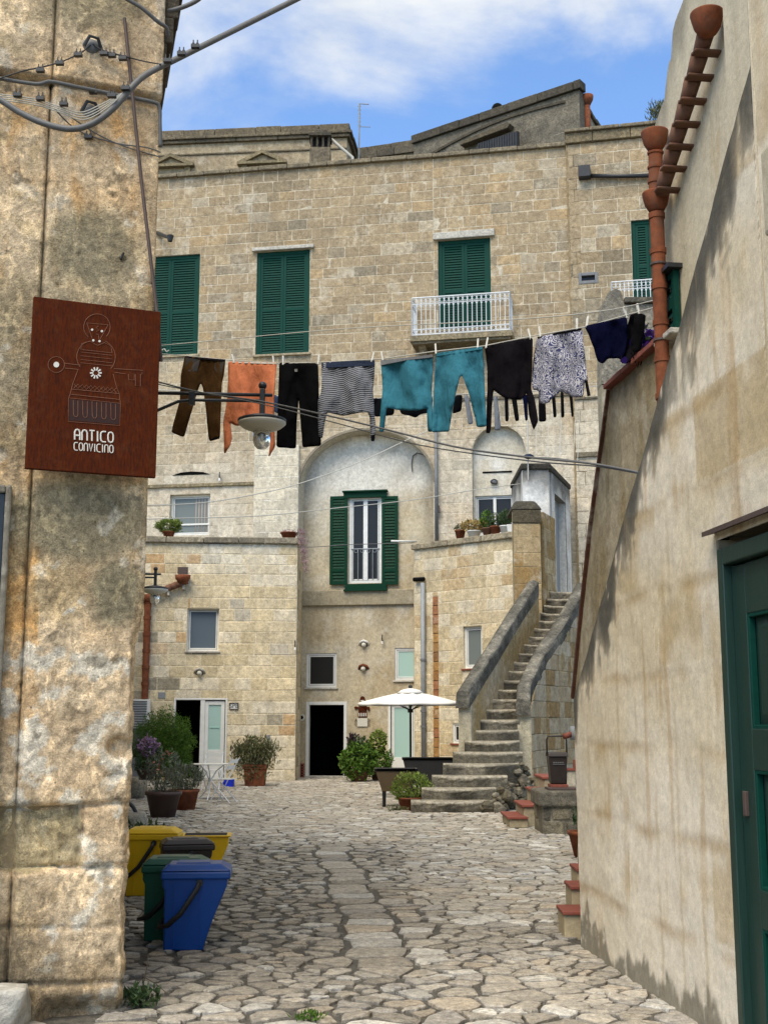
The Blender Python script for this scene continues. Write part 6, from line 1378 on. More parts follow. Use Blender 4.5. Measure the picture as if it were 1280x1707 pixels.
cloth('brown_trousers', 'brown trousers with grey turned out pockets, leftmost on the washing line', 'trousers', o7([(210, 100), (300, 112), (414, 120), (405, 200), (395, 240), (390, 380), (385, 520), (335, 535), (330, 510), (318, 380), (302, 265), (290, 238), (275, 275), (228, 430), (203, 515), (140, 490), (165, 400), (185, 330), (190, 200), (203, 140)]), 'cloth_brown', Yl, 1,
      parts=(('pocket', o7([(212, 108), (286, 122), (272, 180), (230, 182), (208, 160)]), 'cloth_pocket'), ('pocket', o7([(362, 124), (413, 124), (399, 196), (372, 192), (358, 165)]), 'cloth_pocket'), ('waistband', o7([(210, 101), (300, 110), (414, 119), (412, 128), (300, 122), (210, 112)]), 'cloth_charcoal'), ('cuff', o7([(335, 520), (384, 512), (384, 521), (337, 534)]), 'cloth_black')))
cloth('orange_top', 'orange long sleeved top hanging behind the near street lamp', 'top', o7([(430, 130), (550, 134), (674, 135), (667, 220), (660, 330), (660, 450), (668, 560), (634, 618), (645, 520), (636, 425), (600, 440), (520, 450), (470, 458), (438, 440), (448, 520), (440, 550), (410, 602), (408, 520), (404, 440), (425, 330), (430, 230)]), 'cloth_orange', Yl, 2, parts=(('hem', o7([(430, 127), (550, 131), (674, 133), (673, 142), (550, 140), (430, 136)]), 'cloth_trim'),))
cloth('black_trousers', 'black wide legged trousers between the orange top and the striped sweater', 'trousers', o7([(690, 135), (780, 138), (883, 140), (888, 300), (900, 558), (808, 567), (796, 420), (787, 315), (778, 400), (772, 572), (675, 566), (683, 350)]), 'cloth_black', Yl, 3, parts=(('care_tag', o7([(766, 168), (780, 168), (780, 181), (766, 181)]), 'cloth_trim'),))
cloth('striped_sweater', 'grey finely striped sweater hanging upside down mid line', 'sweater', o7([(903, 135), (1040, 130), (1172, 125), (1163, 280), (1176, 480), (1170, 535), (1153, 533), (1148, 420), (1137, 385), (1080, 392), (1010, 407), (930, 388), (918, 440), (905, 522), (889, 510), (886, 330), (904, 280)]), 'cloth_stripe', Yl, 4, parts=(('hem', o7([(903, 134), (1040, 128), (1172, 123), (1170, 150), (1040, 158), (905, 162)]), 'cloth_denim'), ('cuff', o7([(1153, 505), (1173, 500), (1170, 534), (1154, 533)]), 'cloth_black')))
cloth('teal_jumper', 'teal long sleeved top beside the matching teal trousers', 'top', o8([(38, 270), (150, 258), (270, 245), (264, 400), (269, 585), (250, 587), (244, 480), (200, 492), (120, 490), (64, 478), (53, 585), (33, 587), (40, 480), (48, 400), (45, 330)]), 'cloth_teal', Yl, 5, parts=(('hem', o8([(38, 268), (150, 256), (270, 242), (270, 254), (150, 268), (40, 290)]), 'cloth_grey'),))
cloth('teal_trousers', 'teal trousers hanging between the teal top and the black top', 'trousers', o8([(285, 238), (390, 224), (490, 210), (496, 330), (507, 562), (468, 567), (432, 420), (402, 337), (388, 342), (357, 480), (340, 586), (266, 587), (275, 400)]), 'cloth_teal', Yl, 6, parts=(('waistband', o8([(285, 236), (390, 221), (490, 208), (490, 218), (390, 234), (286, 250)]), 'cloth_teal'),))
cloth('black_jumper', 'black long sleeved top with dangling sleeves left of the patterned shirt', 'top', o8([(503, 205), (610, 184), (712, 167), (709, 300), (704, 395), (720, 440), (736, 535), (718, 582), (700, 520), (688, 410), (660, 445), (590, 438), (538, 398), (530, 470), (528, 560), (522, 592), (508, 592), (512, 450), (514, 330)]), 'cloth_charcoal', Yl, 7)
cloth('paisley_shirt', 'white and navy paisley patterned shirt right of the black top', 'shirt', o8([(735, 168), (830, 146), (930, 128), (940, 200), (948, 280), (958, 355), (942, 362), (937, 430), (900, 435), (840, 405), (795, 440), (788, 458), (745, 462), (742, 402), (715, 400), (709, 360), (720, 250)]), 'cloth_paisley', Yl, 8, parts=(('hem', o8([(735, 164), (830, 143), (930, 125), (930, 132), (830, 151), (737, 174)]), 'cloth_charcoal'), ('cuff', o8([(945, 360), (957, 356), (970, 424), (957, 428)]), 'cloth_charcoal')))
cloth('navy_camisole', 'navy blue camisole with thin straps near the right end of the washing line', 'camisole', o8([(945, 117), (1040, 95), (1130, 76), (1134, 170), (1122, 230), (1112, 268), (1090, 258), (1048, 260), (1021, 285), (1000, 270), (985, 215), (962, 150)]), 'cloth_navy', Yl, 9)
c_ = cloth('black_camisole', 'small black camisole with straps at the right end of the washing line', 'camisole', o8([(1163, 60), (1213, 64), (1211, 130), (1196, 200), (1190, 226), (1160, 235), (1150, 190), (1162, 140)]), 'cloth_black', lambda x: Yl(x), 10)
m = MB()
for sh in (((1150, 235), (1165, 265), (1180, 300), (1188, 260)), ((1190, 226), (1200, 260), (1192, 290))): m.tube([at(*CR8(p), Yl(1060)) for p in sh], .005, 5)
m.build('strap', 'cloth_black', c_)
cloth('flowered_dark_garment', 'dark garment with purple flowers bunched between the navy and black camisoles', 'garment', o8([(1128, 130), (1150, 62), (1166, 60), (1172, 215), (1158, 262), (1128, 284), (1102, 276), (1112, 235)]), 'cloth_charcoal', lambda x: Yl(x)+.04, 11, fold=.05, parts=(('flower_print', o8([(1104, 262), (1122, 250), (1136, 262), (1130, 282), (1110, 280)]), 'cloth_purple'), ('flower_print', o8([(1138, 190), (1150, 170), (1160, 180), (1152, 205)]), 'cloth_purple')))
pl = [(389, 600, 'clothes peg at the left shoulder of the orange top'), (456, 603, 'clothes peg at the right shoulder of the orange top'), (472, 603, 'clothes peg at the left end of the black trousers'), (531, 602, 'clothes peg between black trousers and striped sweater'), (621, 598, 'clothes peg at the right end of the striped sweater'), (637, 597, 'clothes peg at the left end of the teal top'), (726, 584, 'clothes peg between teal top and teal trousers'), (796, 576, 'clothes peg at the right end of the teal trousers'), (811, 574, 'clothes peg at the left end of the black top'), (882, 560, 'clothes peg at the right end of the black top'), (899, 556, 'clothes peg at the left shoulder of the paisley shirt'), (961, 543, 'clothes peg at the right end of the paisley shirt'), (978, 540, 'clothes peg at the left end of the navy camisole'), (1042, 524, 'clothes peg at the right end of the navy camisole'), (1063, 519, 'clothes peg on the small black camisole')]
for k, (x, y, lb_) in enumerate(pl): pg(x, y, lb_, (k*37 % 30)-15)
# back row of washing
Yb2 = lambda x: 21.5
cable('rear_line', 'rear washing line carrying dark socks behind the main washing line', [at(x, y, 21.5 if x < 950 else lerp(21.5, 33., (x-950)/80)) for x, y in ((120, 640), (300, 652), (460, 660), (620, 664), (770, 657), (880, 652), (950, 648), (990, 644), (1030, 640))], .008, 'rope', 'washing line')
cloth('rear_black_garment', 'black garment on the rear line behind the gap left of the teal top', 'garment', o8([(5, 436), (60, 436), (100, 485), (96, 512), (12, 520)]), 'cloth_black', Yb2, 21)
cloth('rear_black_vest', 'black garment on the rear line showing below the hem of the teal top', 'garment', o8([(104, 436), (270, 430), (266, 485), (262, 500), (215, 508), (195, 525), (170, 515), (130, 508)]), 'cloth_black', Yb2, 22)
cloth('rear_black_scrap', 'black garment on the rear line showing between the teal trouser legs', 'garment', o8([(370, 424), (402, 422), (396, 495), (356, 507)]), 'cloth_black', Yb2, 23)
cloth('denim_scrap', 'dark blue garment on the rear line left of the black trousers', 'garment', [(453, 658), (466, 660), (466, 690), (456, 686)], 'cloth_denim', Yb2, 24)
for k, (po, mt, lb_) in enumerate((([(408, 422), (426, 421), (450, 550), (428, 555)], 'cloth_grey', 'grey sock on the rear line between the teal trouser legs'), ([(540, 428), (556, 426), (573, 578), (545, 582)], 'cloth_grey', 'grey sock on the rear line beside the left sleeve of the black top'),
        ([(588, 424), (604, 422), (607, 538), (592, 541)], 'cloth_black', 'first black sock from the left below the black top'), ([(617, 424), (640, 422), (654, 536), (636, 540)], 'cloth_black', 'second black sock from the left below the black top'), ([(668, 420), (690, 420), (692, 535), (680, 537)], 'cloth_navy', 'navy sock just left of the right sleeve of the black top'),
        ([(739, 418), (768, 416), (774, 540), (740, 542)], 'cloth_black', 'widest black sock under the left side of the paisley shirt'), ([(796, 410), (812, 408), (820, 520), (806, 523)], 'cloth_black', 'narrow black sock under the middle of the paisley shirt'), ([(837, 406), (850, 405), (854, 521), (840, 524)], 'cloth_black', 'third black sock from the right below the paisley shirt'), ([(874, 404), (888, 403), (896, 518), (886, 521)], 'cloth_black', 'rightmost black sock below the paisley shirt'))):
    cloth('hanging_sock', lb_, 'sock', o8(po), mt, Yb2, 30+k, step=4, fold=.02, group='socks on the rear washing line')

t = thing('niche_cable', 'thin bent cable stub on the back of the tall arched niche at upper right', 'cable', CWl.pt(689, 790, .03)); m = MB(); m.tube([CWl.pt(*q, .03) for q in ((687, 786), (686, 772), (688, 760), (695, 755), (705, 758), (716, 768))], .016, 6); m.build('cable', 'cable_grey', t)
# ================= recycling bins =================
def waste_bin(label, base, rz, mat, sc=1., handle='side', open_=False, hmat='plastic_black', lidmat=None):
    t = thing('waste_bin', label, 'waste bin', base, rz, 'household waste bins along the lane'); D = .31*sc; lidmat = lidmat or mat
    pr = [(0, 0), (.27, 0), (.275, .03), (.33, .2), (.425, .43), (.43, .5), (-.015, .5), (-.015, .43), (-.0, .4)]
    pr = [(a*sc, b*sc) for a, b in pr]; m = MB(); k = len(pr)
    ins = lambda a, b: .05*sc*(1-b/(.5*sc))
    vs = [(a, ins(a, b), b) for a, b in pr]+[(a, D-ins(a, b), b) for a, b in pr]
    m.add(vs, [tuple(range(k-1, -1, -1)), tuple(range(k, 2*k))]+[(i, (i+1) % k, k+(i+1) % k, k+i) for i in range(k)]); m.build('body', mat, t, world=False, bevel=.012)
    m = MB(); frame_ = lambda x0, x1, y0, y1, z0, z1: m.box(x0*sc, x1*sc, y0*sc, y1*sc, z0*sc, z1*sc)
    if open_: m = MB(); m.box(-.03*sc, .45*sc, -.015*sc, D+.015*sc, .5*sc, .515*sc); m.build('rim', mat, t, world=False, bevel=.006); m = MB(); m.box(.01*sc, .41*sc, .02*sc, D-.02*sc, .5155*sc, .517*sc); m.build('inside', 'soil', t, world=False)
    else:
        m.box(-.025*sc, .45*sc, -.015*sc, D+.015*sc, .475*sc, .53*sc); m.build('rim', mat, t, world=False, bevel=.014)
        m = MB(); m.taper(-.03*sc, .455*sc, -.02*sc, D+.02*sc, .532*sc, .03*sc, .38*sc, .03*sc, D-.03*sc, .575*sc); m.build('lid', lidmat, t, world=False, bevel=.014)
        m = MB(); m.taper(.07*sc, .31*sc, .06*sc, D-.06*sc, .5755*sc, .085*sc, .295*sc, .075*sc, D-.075*sc, .583*sc); m.build('lid_panel', lidmat, t, world=False, bevel=.004)
    for x in (.06, .24):
        m = MB(); f_ = lambda z: .05*sc*(1-z/.5)
        m.add([((x+a_)*sc, f_(z)-d_, z*sc) for z in (.03, .42) for a_ in (0, .012) for d_ in (.007, -.01)], [(0, 2, 6, 4), (0, 4, 5, 1), (2, 3, 7, 6), (4, 6, 7, 5), (0, 1, 3, 2)]); m.build('rib', mat, t, world=False)
    m = MB()
    if handle == 'side':
        m.tube([(.24*sc, -.02, .455*sc), (.225*sc, -.035, .42*sc), (.12*sc, -.045, .26*sc), (.03*sc, -.04, .18*sc), (-.03*sc, .02, .16*sc), (-.03*sc, D-.02, .16*sc), (.12*sc, D+.045, .26*sc), (.24*sc, D+.02, .45*sc)], .014*sc, 8, flat=1.5)
    elif handle == 'up':
        m.tube([(.05*sc, -.02, .47*sc), (.05*sc, -.02, .84*sc), (.08*sc, -.02, .88*sc), (.36*sc, -.02, .88*sc), (.4*sc, -.02, .84*sc), (.4*sc, -.02, .47*sc)], .012*sc, 8)
    if m.v: m.build('handle', hmat, t, world=False, smooth=True)
    if handle == 'side': m = MB(); m.cyl((.24*sc, -.03, .455*sc), (.24*sc, .0, .455*sc), .024*sc); m.build('pivot', hmat, t, world=False)
    return t
b = gr(271, 1588); waste_bin('blue lidded waste bin, nearest of the bins at the lower left', b, R(5), 'plastic_blue', 1.03)
b = gr(238, 1572); waste_bin('dark green waste bin tucked behind the blue bin', b, R(4), 'plastic_green', 1.03)
b = gr(268, 1512); waste_bin('black lidded waste bin between the two yellow bins', b+Vector((.02, 0, 0)), R(14), 'plastic_brown', .98, lidmat='plastic_brown')
b = gr(208, 1496); waste_bin('yellow waste bin at the wall corner with weeds behind it', b, R(2), 'plastic_yellow', 1.06)
b = gr(300, 1487); waste_bin('open yellow waste bin behind the black bin', b+Vector((.02, 0, 0)), R(6), 'plastic_yellow', 1.0, open_=True, handle='')
# ================= stones, weeds and hose at the left =================
def rock(name, label, ctr, dim, mat, col=None, seed=1, amp=.06, cat='stone'):
    m = MB(); nx, nz = 7, 6; bm = bmesh.new(); bmesh.ops.create_cube(bm, size=1.); bmesh.ops.subdivide_edges(bm, edges=bm.edges, cuts=6, use_grid_fill=True)
    vs = []
    for v in bm.verts:
        p = v.co; r = 1-.18*(p.x*p.x*4*p.y*p.y*4+p.z*p.z*4*p.x*p.x*4)*.6; q = Vector((p.x*dim[0]*r, p.y*dim[1]*r, (p.z+.5)*dim[2])); n = fb(q.x+seed, q.y, q.z, 5., 4); vs.append(Vector(ctr)+q+Vector((p.x, p.y, p.z*.6))*n*amp*2)
    m.add(vs, [tuple(v.index for v in f.verts) for f in bm.faces], col or (.5, .48, .43)); bm.free(); return tag(m.build(name, mat, smooth=True), label, cat)
p = LW.pt(15, 1707, .12); rock('white_stone_block', 'rough white stone block at the foot of the corner house wall', (p.x-.1, p.y-.02, 0), (.42, .22, .2), 'white_stone', amp=.05)
g1 = gr(229, 1330); rock('stone_bench', 'low pale stone bench block under the flower pots at the left', (g1.x-.25, g1.y, 0), (.85, .8, .42), 'lichen_stone', hx('#8d8676'), 2, .03)
g1 = gr(231, 1400); rock('stone_ledge', 'pale stone block in front of the stone bench beside the yellow bins', (g1.x-.2, g1.y, 0), (.62, .6, .34), 'lichen_stone', hx('#958e7e'), 3, .03)
c = gr(238, 1376); t = thing('rubber_hose', 'black rubber hose arch standing between the two stone blocks', 'hose', c); m = MB(); m.tube([Vector((c.x-.25+.22*math.cos(a), c.y-.32, .12+.26*math.sin(a))) for a in [i*.28-.4 for i in range(13)]], .03, 8); m.build('loop', 'plastic_black', t, smooth=True)
def tuft(name, label, base, rad, n, size, mat, seed, asp=.4, up=.5, cat='plant'):
    t = thing(name, label, cat, base); m = MB(); leaves(m, Vector(base)+Vector((0, 0, rad[2]*.6)), rad, n, size, seed, shell=.1, asp=asp, up=up, gap=2.); m.build('foliage', mat, t); stems(t, base, rad[0]*.8, rad[2]*1.1, 5, seed, 'leaf_olive' if False else 'bark', .004); return t
tuft('weed', 'green weed growing at the foot of the corner house wall', gr(236, 1678), (.11, .08, .07), 160, .05, 'leaf_dark', 3)
a = gr(238, 1672); t = thing('bare_twig', 'dry twig sticking up beside the weed at the wall foot', 'twig', a); m = MB(); m.tube([a, a+Vector((.0, 0, .1)), a+Vector((.02, 0, .2)), a+Vector((.025, 0, .27))], [.005, .004, .003, .002], 5); m.tube([a+Vector((.01, 0, .14)), a+Vector((.08, 0, .1)), a+Vector((.13, 0, .06))], [.003, .003, .002], 5); m.build('stem', 'bark', t)
tuft('succulent', 'green succulent patch behind the left yellow bin', gr(236, 1408, .34), (.3, .2, .13), 260, .08, 'leaf_dark', 5)
tuft('grass_tuft', 'small green tuft in the paving at the bottom edge', gr(515, 1702), (.09, .04, .03), 70, .035, 'leaf_green', 8)
# ================= plants at the left =================
b = gr(262, 1322); b.x -= .12
t = thing('feathery_bush', 'large feathery green bush by the open white door at the left', 'bush', (b.x, b.y+.6, 0)); m = MB(); leaves(m, (b.x+.12, b.y+.6, 1.05), (.72, .55, .78), 22000, .06, 4, shell=.02, asp=.22, up=.3, gap=1.6); leaves(m, (b.x+.42, b.y+.5, .7), (.4, .4, .55), 8000, .055, 9, shell=.02, asp=.22, up=-.5, gap=1.6); m.build('foliage', 'leaf_green', t); stems(t, (b.x, b.y+.6, 0), .3, 1.2, 9, 2, r=.015)
b = gr(272, 1362); pot_plant('oleander_pot', 'wiry pink flowering plant in a large round brown pot at the left', b, (.2, .3, .42), 'brown_pot', [('leaf_grey', .3, (.36, .3, .36), 380, .1, .2, .5), ('flower_pink', .45, (.2, .25, .2), 14, .06, .8, 0)])
b = gr(292, 1352); pot_plant('lavender_pot', 'grey green lavender in a clay pot right of the round brown pot', b+Vector((.1, .35, 0)), (.2, .27, .36), 'terracotta', [('leaf_grey', .2, (.36, .28, .24), 900, .08, .2, .7)])
b = gr(243, 1335); pot_plant('blossom_bush', 'bush with pale purple blossom at the left wall corner', (b.x, b.y, .42), (.14, .2, .2), 'brown_pot', [('leaf_dark', .25, (.3, .3, .38), 700, .08, .4, .2), ('flower_purple', .45, (.2, .2, .22), 420, .055, .8, 0, (.05, -.15))])
# square clay planter
b = gr(424, 1311); t = thing('square_planter', 'square terracotta planter with grey green shrub right of the open white door', 'planter', b); h = .5; m = MB(); m.taper(b.x-.23, b.x+.23, b.y, b.y+.46, 0, b.x-.27, b.x+.27, b.y-.04, b.y+.5, h); m.build('pot', 'terracotta', t, bevel=.012); m = MB(); frame(m, Matrix.Translation((b.x, b.y-.055, 0)), -.29, h-.08, .29, h+.02, 0, .56, .05, False); m.box(b.x-.24, b.x+.24, b.y-.055, b.y+.5, h-.08, h-.06); m.build('rim', 'terracotta', t, bevel=.008); m = MB(); m.box(b.x-.23, b.x+.23, b.y, b.y+.44, h-.05, h-.03); m.build('soil', 'soil', t)
m = MB(); leaves(m, (b.x-.02, b.y+.2, h+.28), (.62, .4, .42), 1900, .11, 12, shell=.1, asp=.22, up=.9, gap=.8); leaves(m, (b.x-.1, b.y-.02, h-.1), (.6, .15, .3), 350, .1, 13, shell=.1, asp=.2, up=-.5, gap=.8); m.build('foliage', 'leaf_olive', t); stems(t, (b.x, b.y+.2, h), .4, .5, 12, 4)
# dustpan with broomstick
b = gr(382, 1311); t = thing('blue_dustpan', 'blue dustpan with thin upright stick beside the square planter', 'dustpan', b); m = MB(); m.box(b.x-.13, b.x+.13, b.y, b.y+.02, 0, .17); m.box(b.x-.13, b.x-.115, b.y-.18, b.y, 0, .12); m.box(b.x+.115, b.x+.13, b.y-.18, b.y, 0, .12); m.box(b.x-.114, b.x+.114, b.y-.18, b.y-.001, 0, .015); m.build('pan', 'dustpan_blue', t); m = MB(); m.tube([(b.x, b.y+.01, .16), (b.x+.01, b.y+.1, .85)], .011, 6); m.build('stick', 'white_paint', t); m = MB(); m.tube([(b.x+.01, b.y+.1, .85), (b.x+.011, b.y+.115, .98)], .014, 6); m.build('grip', 'plastic_black', t)
# bistro table and chairs
b = gr(350, 1333); t = thing('bistro_table', 'round white folding bistro table in front of the open white door', 'table', b); hT = .72; m = MB(); m.lathe([(.39, hT-.02), (.4, hT-.01), (.4, hT), (.0001, hT+.003)], (b.x, b.y, 0), 28); m.build('top', 'white_paint', t)
for k in range(3):
    a = 2*math.pi*k/3+.5; m = MB(); m.tube([(b.x+.3*math.cos(a), b.y+.3*math.sin(a), hT-.02), (b.x+.12*math.cos(a), b.y+.12*math.sin(a), hT-.16), (b.x+.03*math.cos(a), b.y+.03*math.sin(a), .4), (b.x+.1*math.cos(a), b.y+.1*math.sin(a), .18), (b.x+.3*math.cos(a), b.y+.3*math.sin(a), 0)], .013, 6); m.build('leg', 'rail_white', t)
m = MB(); m.lathe([(.035, .36), (.035, .44)], (b.x, b.y, 0), 10); m.build('collar', 'rail_white', t)
def bistro_chair(b, rz, label):
    t = thing('bistro_chair', label, 'chair', b, rz, 'white folding chairs at the bistro table'); w_ = .2
    for s in (-w_, w_):
        m = MB(); m.tube([(s, .2, 0), (s, -.02, .45), (s, -.24, .86)], .011, 6); m.build('leg', 'rail_white', t, world=False); m = MB(); m.tube([(s*.92, -.22, 0), (s*.92, .2, .45)], .011, 6); m.build('leg', 'rail_white', t, world=False)
    for k in range(6): m = MB(); m.box(-w_, w_, -.2+.068*k, -.145+.068*k, .45, .465); m.build('seat_slat', 'white_paint', t, world=False)
    for z in (.68, .8): m = MB(); y = -.02-.22*(z-.45)/.41; m.box(-w_, w_, y-.008, y+.008, z-.035, z+.035); m.build('back_slat', 'white_paint', t, world=False)
bistro_chair(gr(368, 1338)+Vector((.05, 0, 0)), R(75), 'white slatted folding chair at the right side of the bistro table'); bistro_chair(gr(350, 1319)+Vector((0, .35, 0)), R(175), 'white slatted folding chair behind the bistro table')
# ================= plants at the middle doors =================
b = gr(598, 1303); pot_plant('door_bush', 'leafy green bush with dark spikes right of the middle black doorway', b, (.2, .28, .3), 'gutter_clay', [('leaf_green', .22, (.48, .36, .5), 2600, .1, .55, .2), ('leaf_dark', .5, (.3, .2, .4), 160, .13, .35, 1.2, (-.02, 0)), ('leaf_purple', .55, (.22, .15, .36), 260, .1, .5, .6, (-.1, 0))])
b = gr(630, 1301); pot_plant('tall_leafy_plant', 'taller loose leafy plant between the door bush and the glass door', b+Vector((0, .1, 0)), (.15, .2, .24), 'brown_pot', [('leaf_lime', .75, (.24, .2, .34), 420, .1, .6, .1), ('leaf_green', .25, (.38, .25, .36), 900, .09, .5, .2)])
def trough(name, label, x0, x1, yt, Y, depth, h, legs, mat, sx=.12):
    a, b = xat(x0, Y, .8), xat(x1, Y, .8); zt = zat(yt, Y); t = thing(name, label, 'planter', ((a+b)/2, Y, 0)); z0 = zt-h; m = MB(); m.taper(a+sx, b-sx, Y+.06, Y+depth-.06, z0, a, b, Y, Y+depth, zt-.05); m.build('body', mat, t, bevel=.008)
    m = MB(); frame(m, Matrix.Translation((0, Y-.015, 0)) , a-.02, zt-.05, b+.02, zt, 0, .05, .03); m.box(a-.02, b+.02, Y-.015, Y+.02, zt-.049, zt-.001); m.box(a-.02, b+.02, Y+depth-.02, Y+depth+.015, zt-.049, zt-.001); m.box(a-.02, a+.02, Y+.021, Y+depth-.021, zt-.049, zt-.001); m.box(b-.02, b+.02, Y+.021, Y+depth-.021, zt-.049, zt-.001); m.build('rim', 'plastic_black', t, bevel=.004)
    m = MB(); m.box(a+.03, b-.03, Y+.03, Y+depth-.03, zt-.06, zt-.051); m.build('soil', 'soil', t)
    if z0 > .05:
        for x in (a+sx+.04, b-sx-.04):
            for y in (Y+.1, Y+depth-.1): m = MB(); m.cyl((x, y, 0), (x, y, z0), .03, .04, 8); m.build('leg', 'plastic_black', t)
    else: m = MB(); m.box(a+sx+.02, b-sx-.02, Y+.08, Y+depth-.08, 0, z0+.02); m.build('plinth', 'plastic_black', t)
    return t, (a+b)/2, zt
_, xb_, zb_ = trough('brown_trough', 'brown tapered trough planter on legs left of the stair foot', 626, 694, 1281, 23.3, .45, .42, True, 'planter_brown')
_, xk_, zk_ = trough('black_trough', 'black rattan trough planter under the white parasol', 672, 756, 1263, 25.6, .5, .55, True, 'rattan_black')
b = gr(687, 1352); pot_plant('stair_bush', 'bright green bushy plant in a clay pot at the stair foot', b+Vector((-.02, .35, 0)), (.18, .24, .22), 'terracotta', [('leaf_lime', .16, (.36, .26, .27), 1500, .06, .4, .6)])
tuft('low_greenery', 'low grassy greenery between the stair foot and the black trough', gr(712, 1318)+Vector((0, .3, 0)), (.4, .3, .28), 600, .1, 'leaf_green', 15, asp=.15, up=1.)
tuft('ground_weed', 'small dry weed on the paving in front of the stair foot bush', gr(662, 1352), (.2, .1, .06), 120, .05, 'leaf_olive', 16)
# ================= parasol =================
Yu = 26.3; c = at(684, 1150, Yu); t = thing('white_parasol', 'open white parasol with black pole before the glass door', 'parasol', (c.x, Yu, 0)); zr = zat(1172, Yu); zt = zat(1152, Yu); rad = 86/ (F/ (Yu*cp)) ; N8 = 8; m = MB(); vs = []; fs = []
rings = [(.02, zt), (.16, zt-.03), (.5, lerp(zt, zr, .44)), (.8, lerp(zt, zr, .78)), (1., zr), (1.005, zr-.045)]
for k, (f, z) in enumerate(rings):
    for j in range(48):
        a = 2*math.pi*j/48+.12; q = (j % 6)/6.; sagr = 1-.045*math.sin(math.pi*q)*f; dz = -.045*math.sin(math.pi*q)*math.sin(math.pi*min(1, f)*.9); vs.append((c.x+rad*1.02*f*sagr*math.cos(a), Yu+rad*1.02*f*sagr*math.sin(a), z+dz))
for k in range(len(rings)-1):
    for j in range(48): fs.append((k*48+j, k*48+(j+1) % 48, (k+1)*48+(j+1) % 48, (k+1)*48+j))
m.add(vs, fs); ob = m.build('canopy', 'canopy_white', t, smooth=True); sm = ob.modifiers.new('solid', 'SOLIDIFY'); sm.thickness = .006
m = MB(); m.lathe([(.3, zt-.05), (.2, zt+.02), (.06, zt+.055), (.0001, zt+.06)], (c.x, Yu, 0), 16); m.build('vent_cap', 'canopy_white', t, smooth=True)
m = MB(); m.cyl((c.x, Yu, 0), (c.x, Yu, zt+.05), .026, .024, 10); m.build('pole', 'black_metal', t); m = MB(); m.ball((c.x, Yu, zt+.09), .045, 10, 7); m.build('finial', 'black_metal', t)
for j in range(8):
    a = 2*math.pi*j/8+.12; m = MB(); m.tube([(c.x, Yu, zt-.06), (c.x+rad*math.cos(a), Yu+rad*math.sin(a), zr-.01)], .009, 5); m.tube([(c.x, Yu, zr-.16), (c.x+rad*.45*math.cos(a), Yu+rad*.45*math.sin(a), lerp(zt, zr, .5)-.06)], .008, 5); m.build('rib', 'black_metal', t)
m = MB(); m.lathe([(.06, zr-.2), (.06, zr-.12)], (c.x, Yu, 0), 12); m.build('runner', 'black_metal', t); m = MB(); m.lathe([(.25, 0), (.25, .05), (.05, .08), (.04, .3)], (c.x, Yu, 0), 20); m.build('base', 'plastic_black', t)
# ================= right: red steps, stone pedestal, caddy =================
YPd = 17.9; a, b2 = xat(903, YPd, .5), xat(985, YPd, .5); zt = zat(1318, YPd); pd = Bld('stone_pedestal', 'mossy stone block pedestal carrying the brown food bin at the right', 'pedestal', ((a+b2)/2, YPd, 0)); PW = Wall((a, YPd), (b2, YPd)); PL_ = Wall((a, YPd+.9), (a, YPd)); r_ = random.Random(4)
tp_ = lambda s, z, r: mulc(mixc(hx('#8c8166'), hx('#5d584b'), r.random()), r.uniform(.85, 1.1))
pd.masonry(PW, 0, PW.len, -.02, zt-.22, ch=.27, bw=(.25, .5), tint=tp_, seed=31, relief=.02, joint=.02, mortar=hx('#6a6454'), thick=.4, mat='lichen_stone', wob=2.); pd.masonry(PL_, .0, PL_.len-.41, -.02, zt-.22, ch=.27, bw=(.25, .5), tint=tp_, seed=32, relief=.02, mortar=hx('#6a6454'), thick=.3, mat='lichen_stone', wob=2.)
m = MB(); m.box(a-.06, b2, YPd-.06, YPd+.9, zt-.22, zt, hx('#6d685c')); m.build('slab', 'lichen_stone', pd.root, bevel=.03); pd.finish()
c = Vector((xat(927, YPd+.3, 1.), YPd+.3, zt)); 
m = MB(); t = thing('slate_tray', 'flat dark tray lying on the stone pedestal', 'tray', (c.x+.02, c.y-.15, zt)); m.box(xat(913, YPd+.1, .8), xat(962, YPd+.1, .8), YPd+.05, YPd+.5, zt+.001, zt+.035); m.build('plate', 'brown_iron', t, bevel=.006)
# small tiled stair blocks behind the pedestal
YS = 18.5; t = thing('tiled_steps', 'cream steps with red tile treads to the left of the stone pedestal', 'steps', (xat(868, YS, 0), YS, 0))
for k, (x0, x1, yt, Y) in enumerate(((846, 880, 1362, 18.9), (870, 912, 1342, 19.1), (890, 930, 1318, 19.6), (905, 960, 1295, 20.0))):
    a, b2 = xat(x0, Y, .2), xat(x1, Y, .2); z = zat(yt, Y); m = MB(); m.box(a+.03, b2, Y+.03, Y+1.2, 0, z-.035, hx('#a3987f')); m.build('step', 'render', t, bevel=.01)
    m = MB(); m.taper(a, b2, Y, Y+1.2, z-.034, a+.0, b2, Y, Y+1.2, z); m.build('tread_tile', 'tile_red', t, bevel=.006)
YC = 18.25; ztray = zt+.035
t = thing('tiled_block', 'small pale block with red tile edges on the pedestal beside the food bin', 'block', (xat(950, YC, 1.), YC, ztray)); a, b2 = xat(943, YC-.05, 1.), xat(958, YC-.05, 1.); z1 = zat(1281, YC); m = MB(); m.box(a, b2, YC-.08, YC+.25, ztray, z1-.03, hx('#b0a894')); m.build('body', 'render', t, bevel=.01); m = MB(); m.box(a-.03, b2+.01, YC-.1, YC+.25, z1-.03, z1); m.box(b2-.03, b2+.01, YC-.1, YC-.06, z1+.001, z1+.13); m.build('tile', 'tile_red', t, bevel=.004)
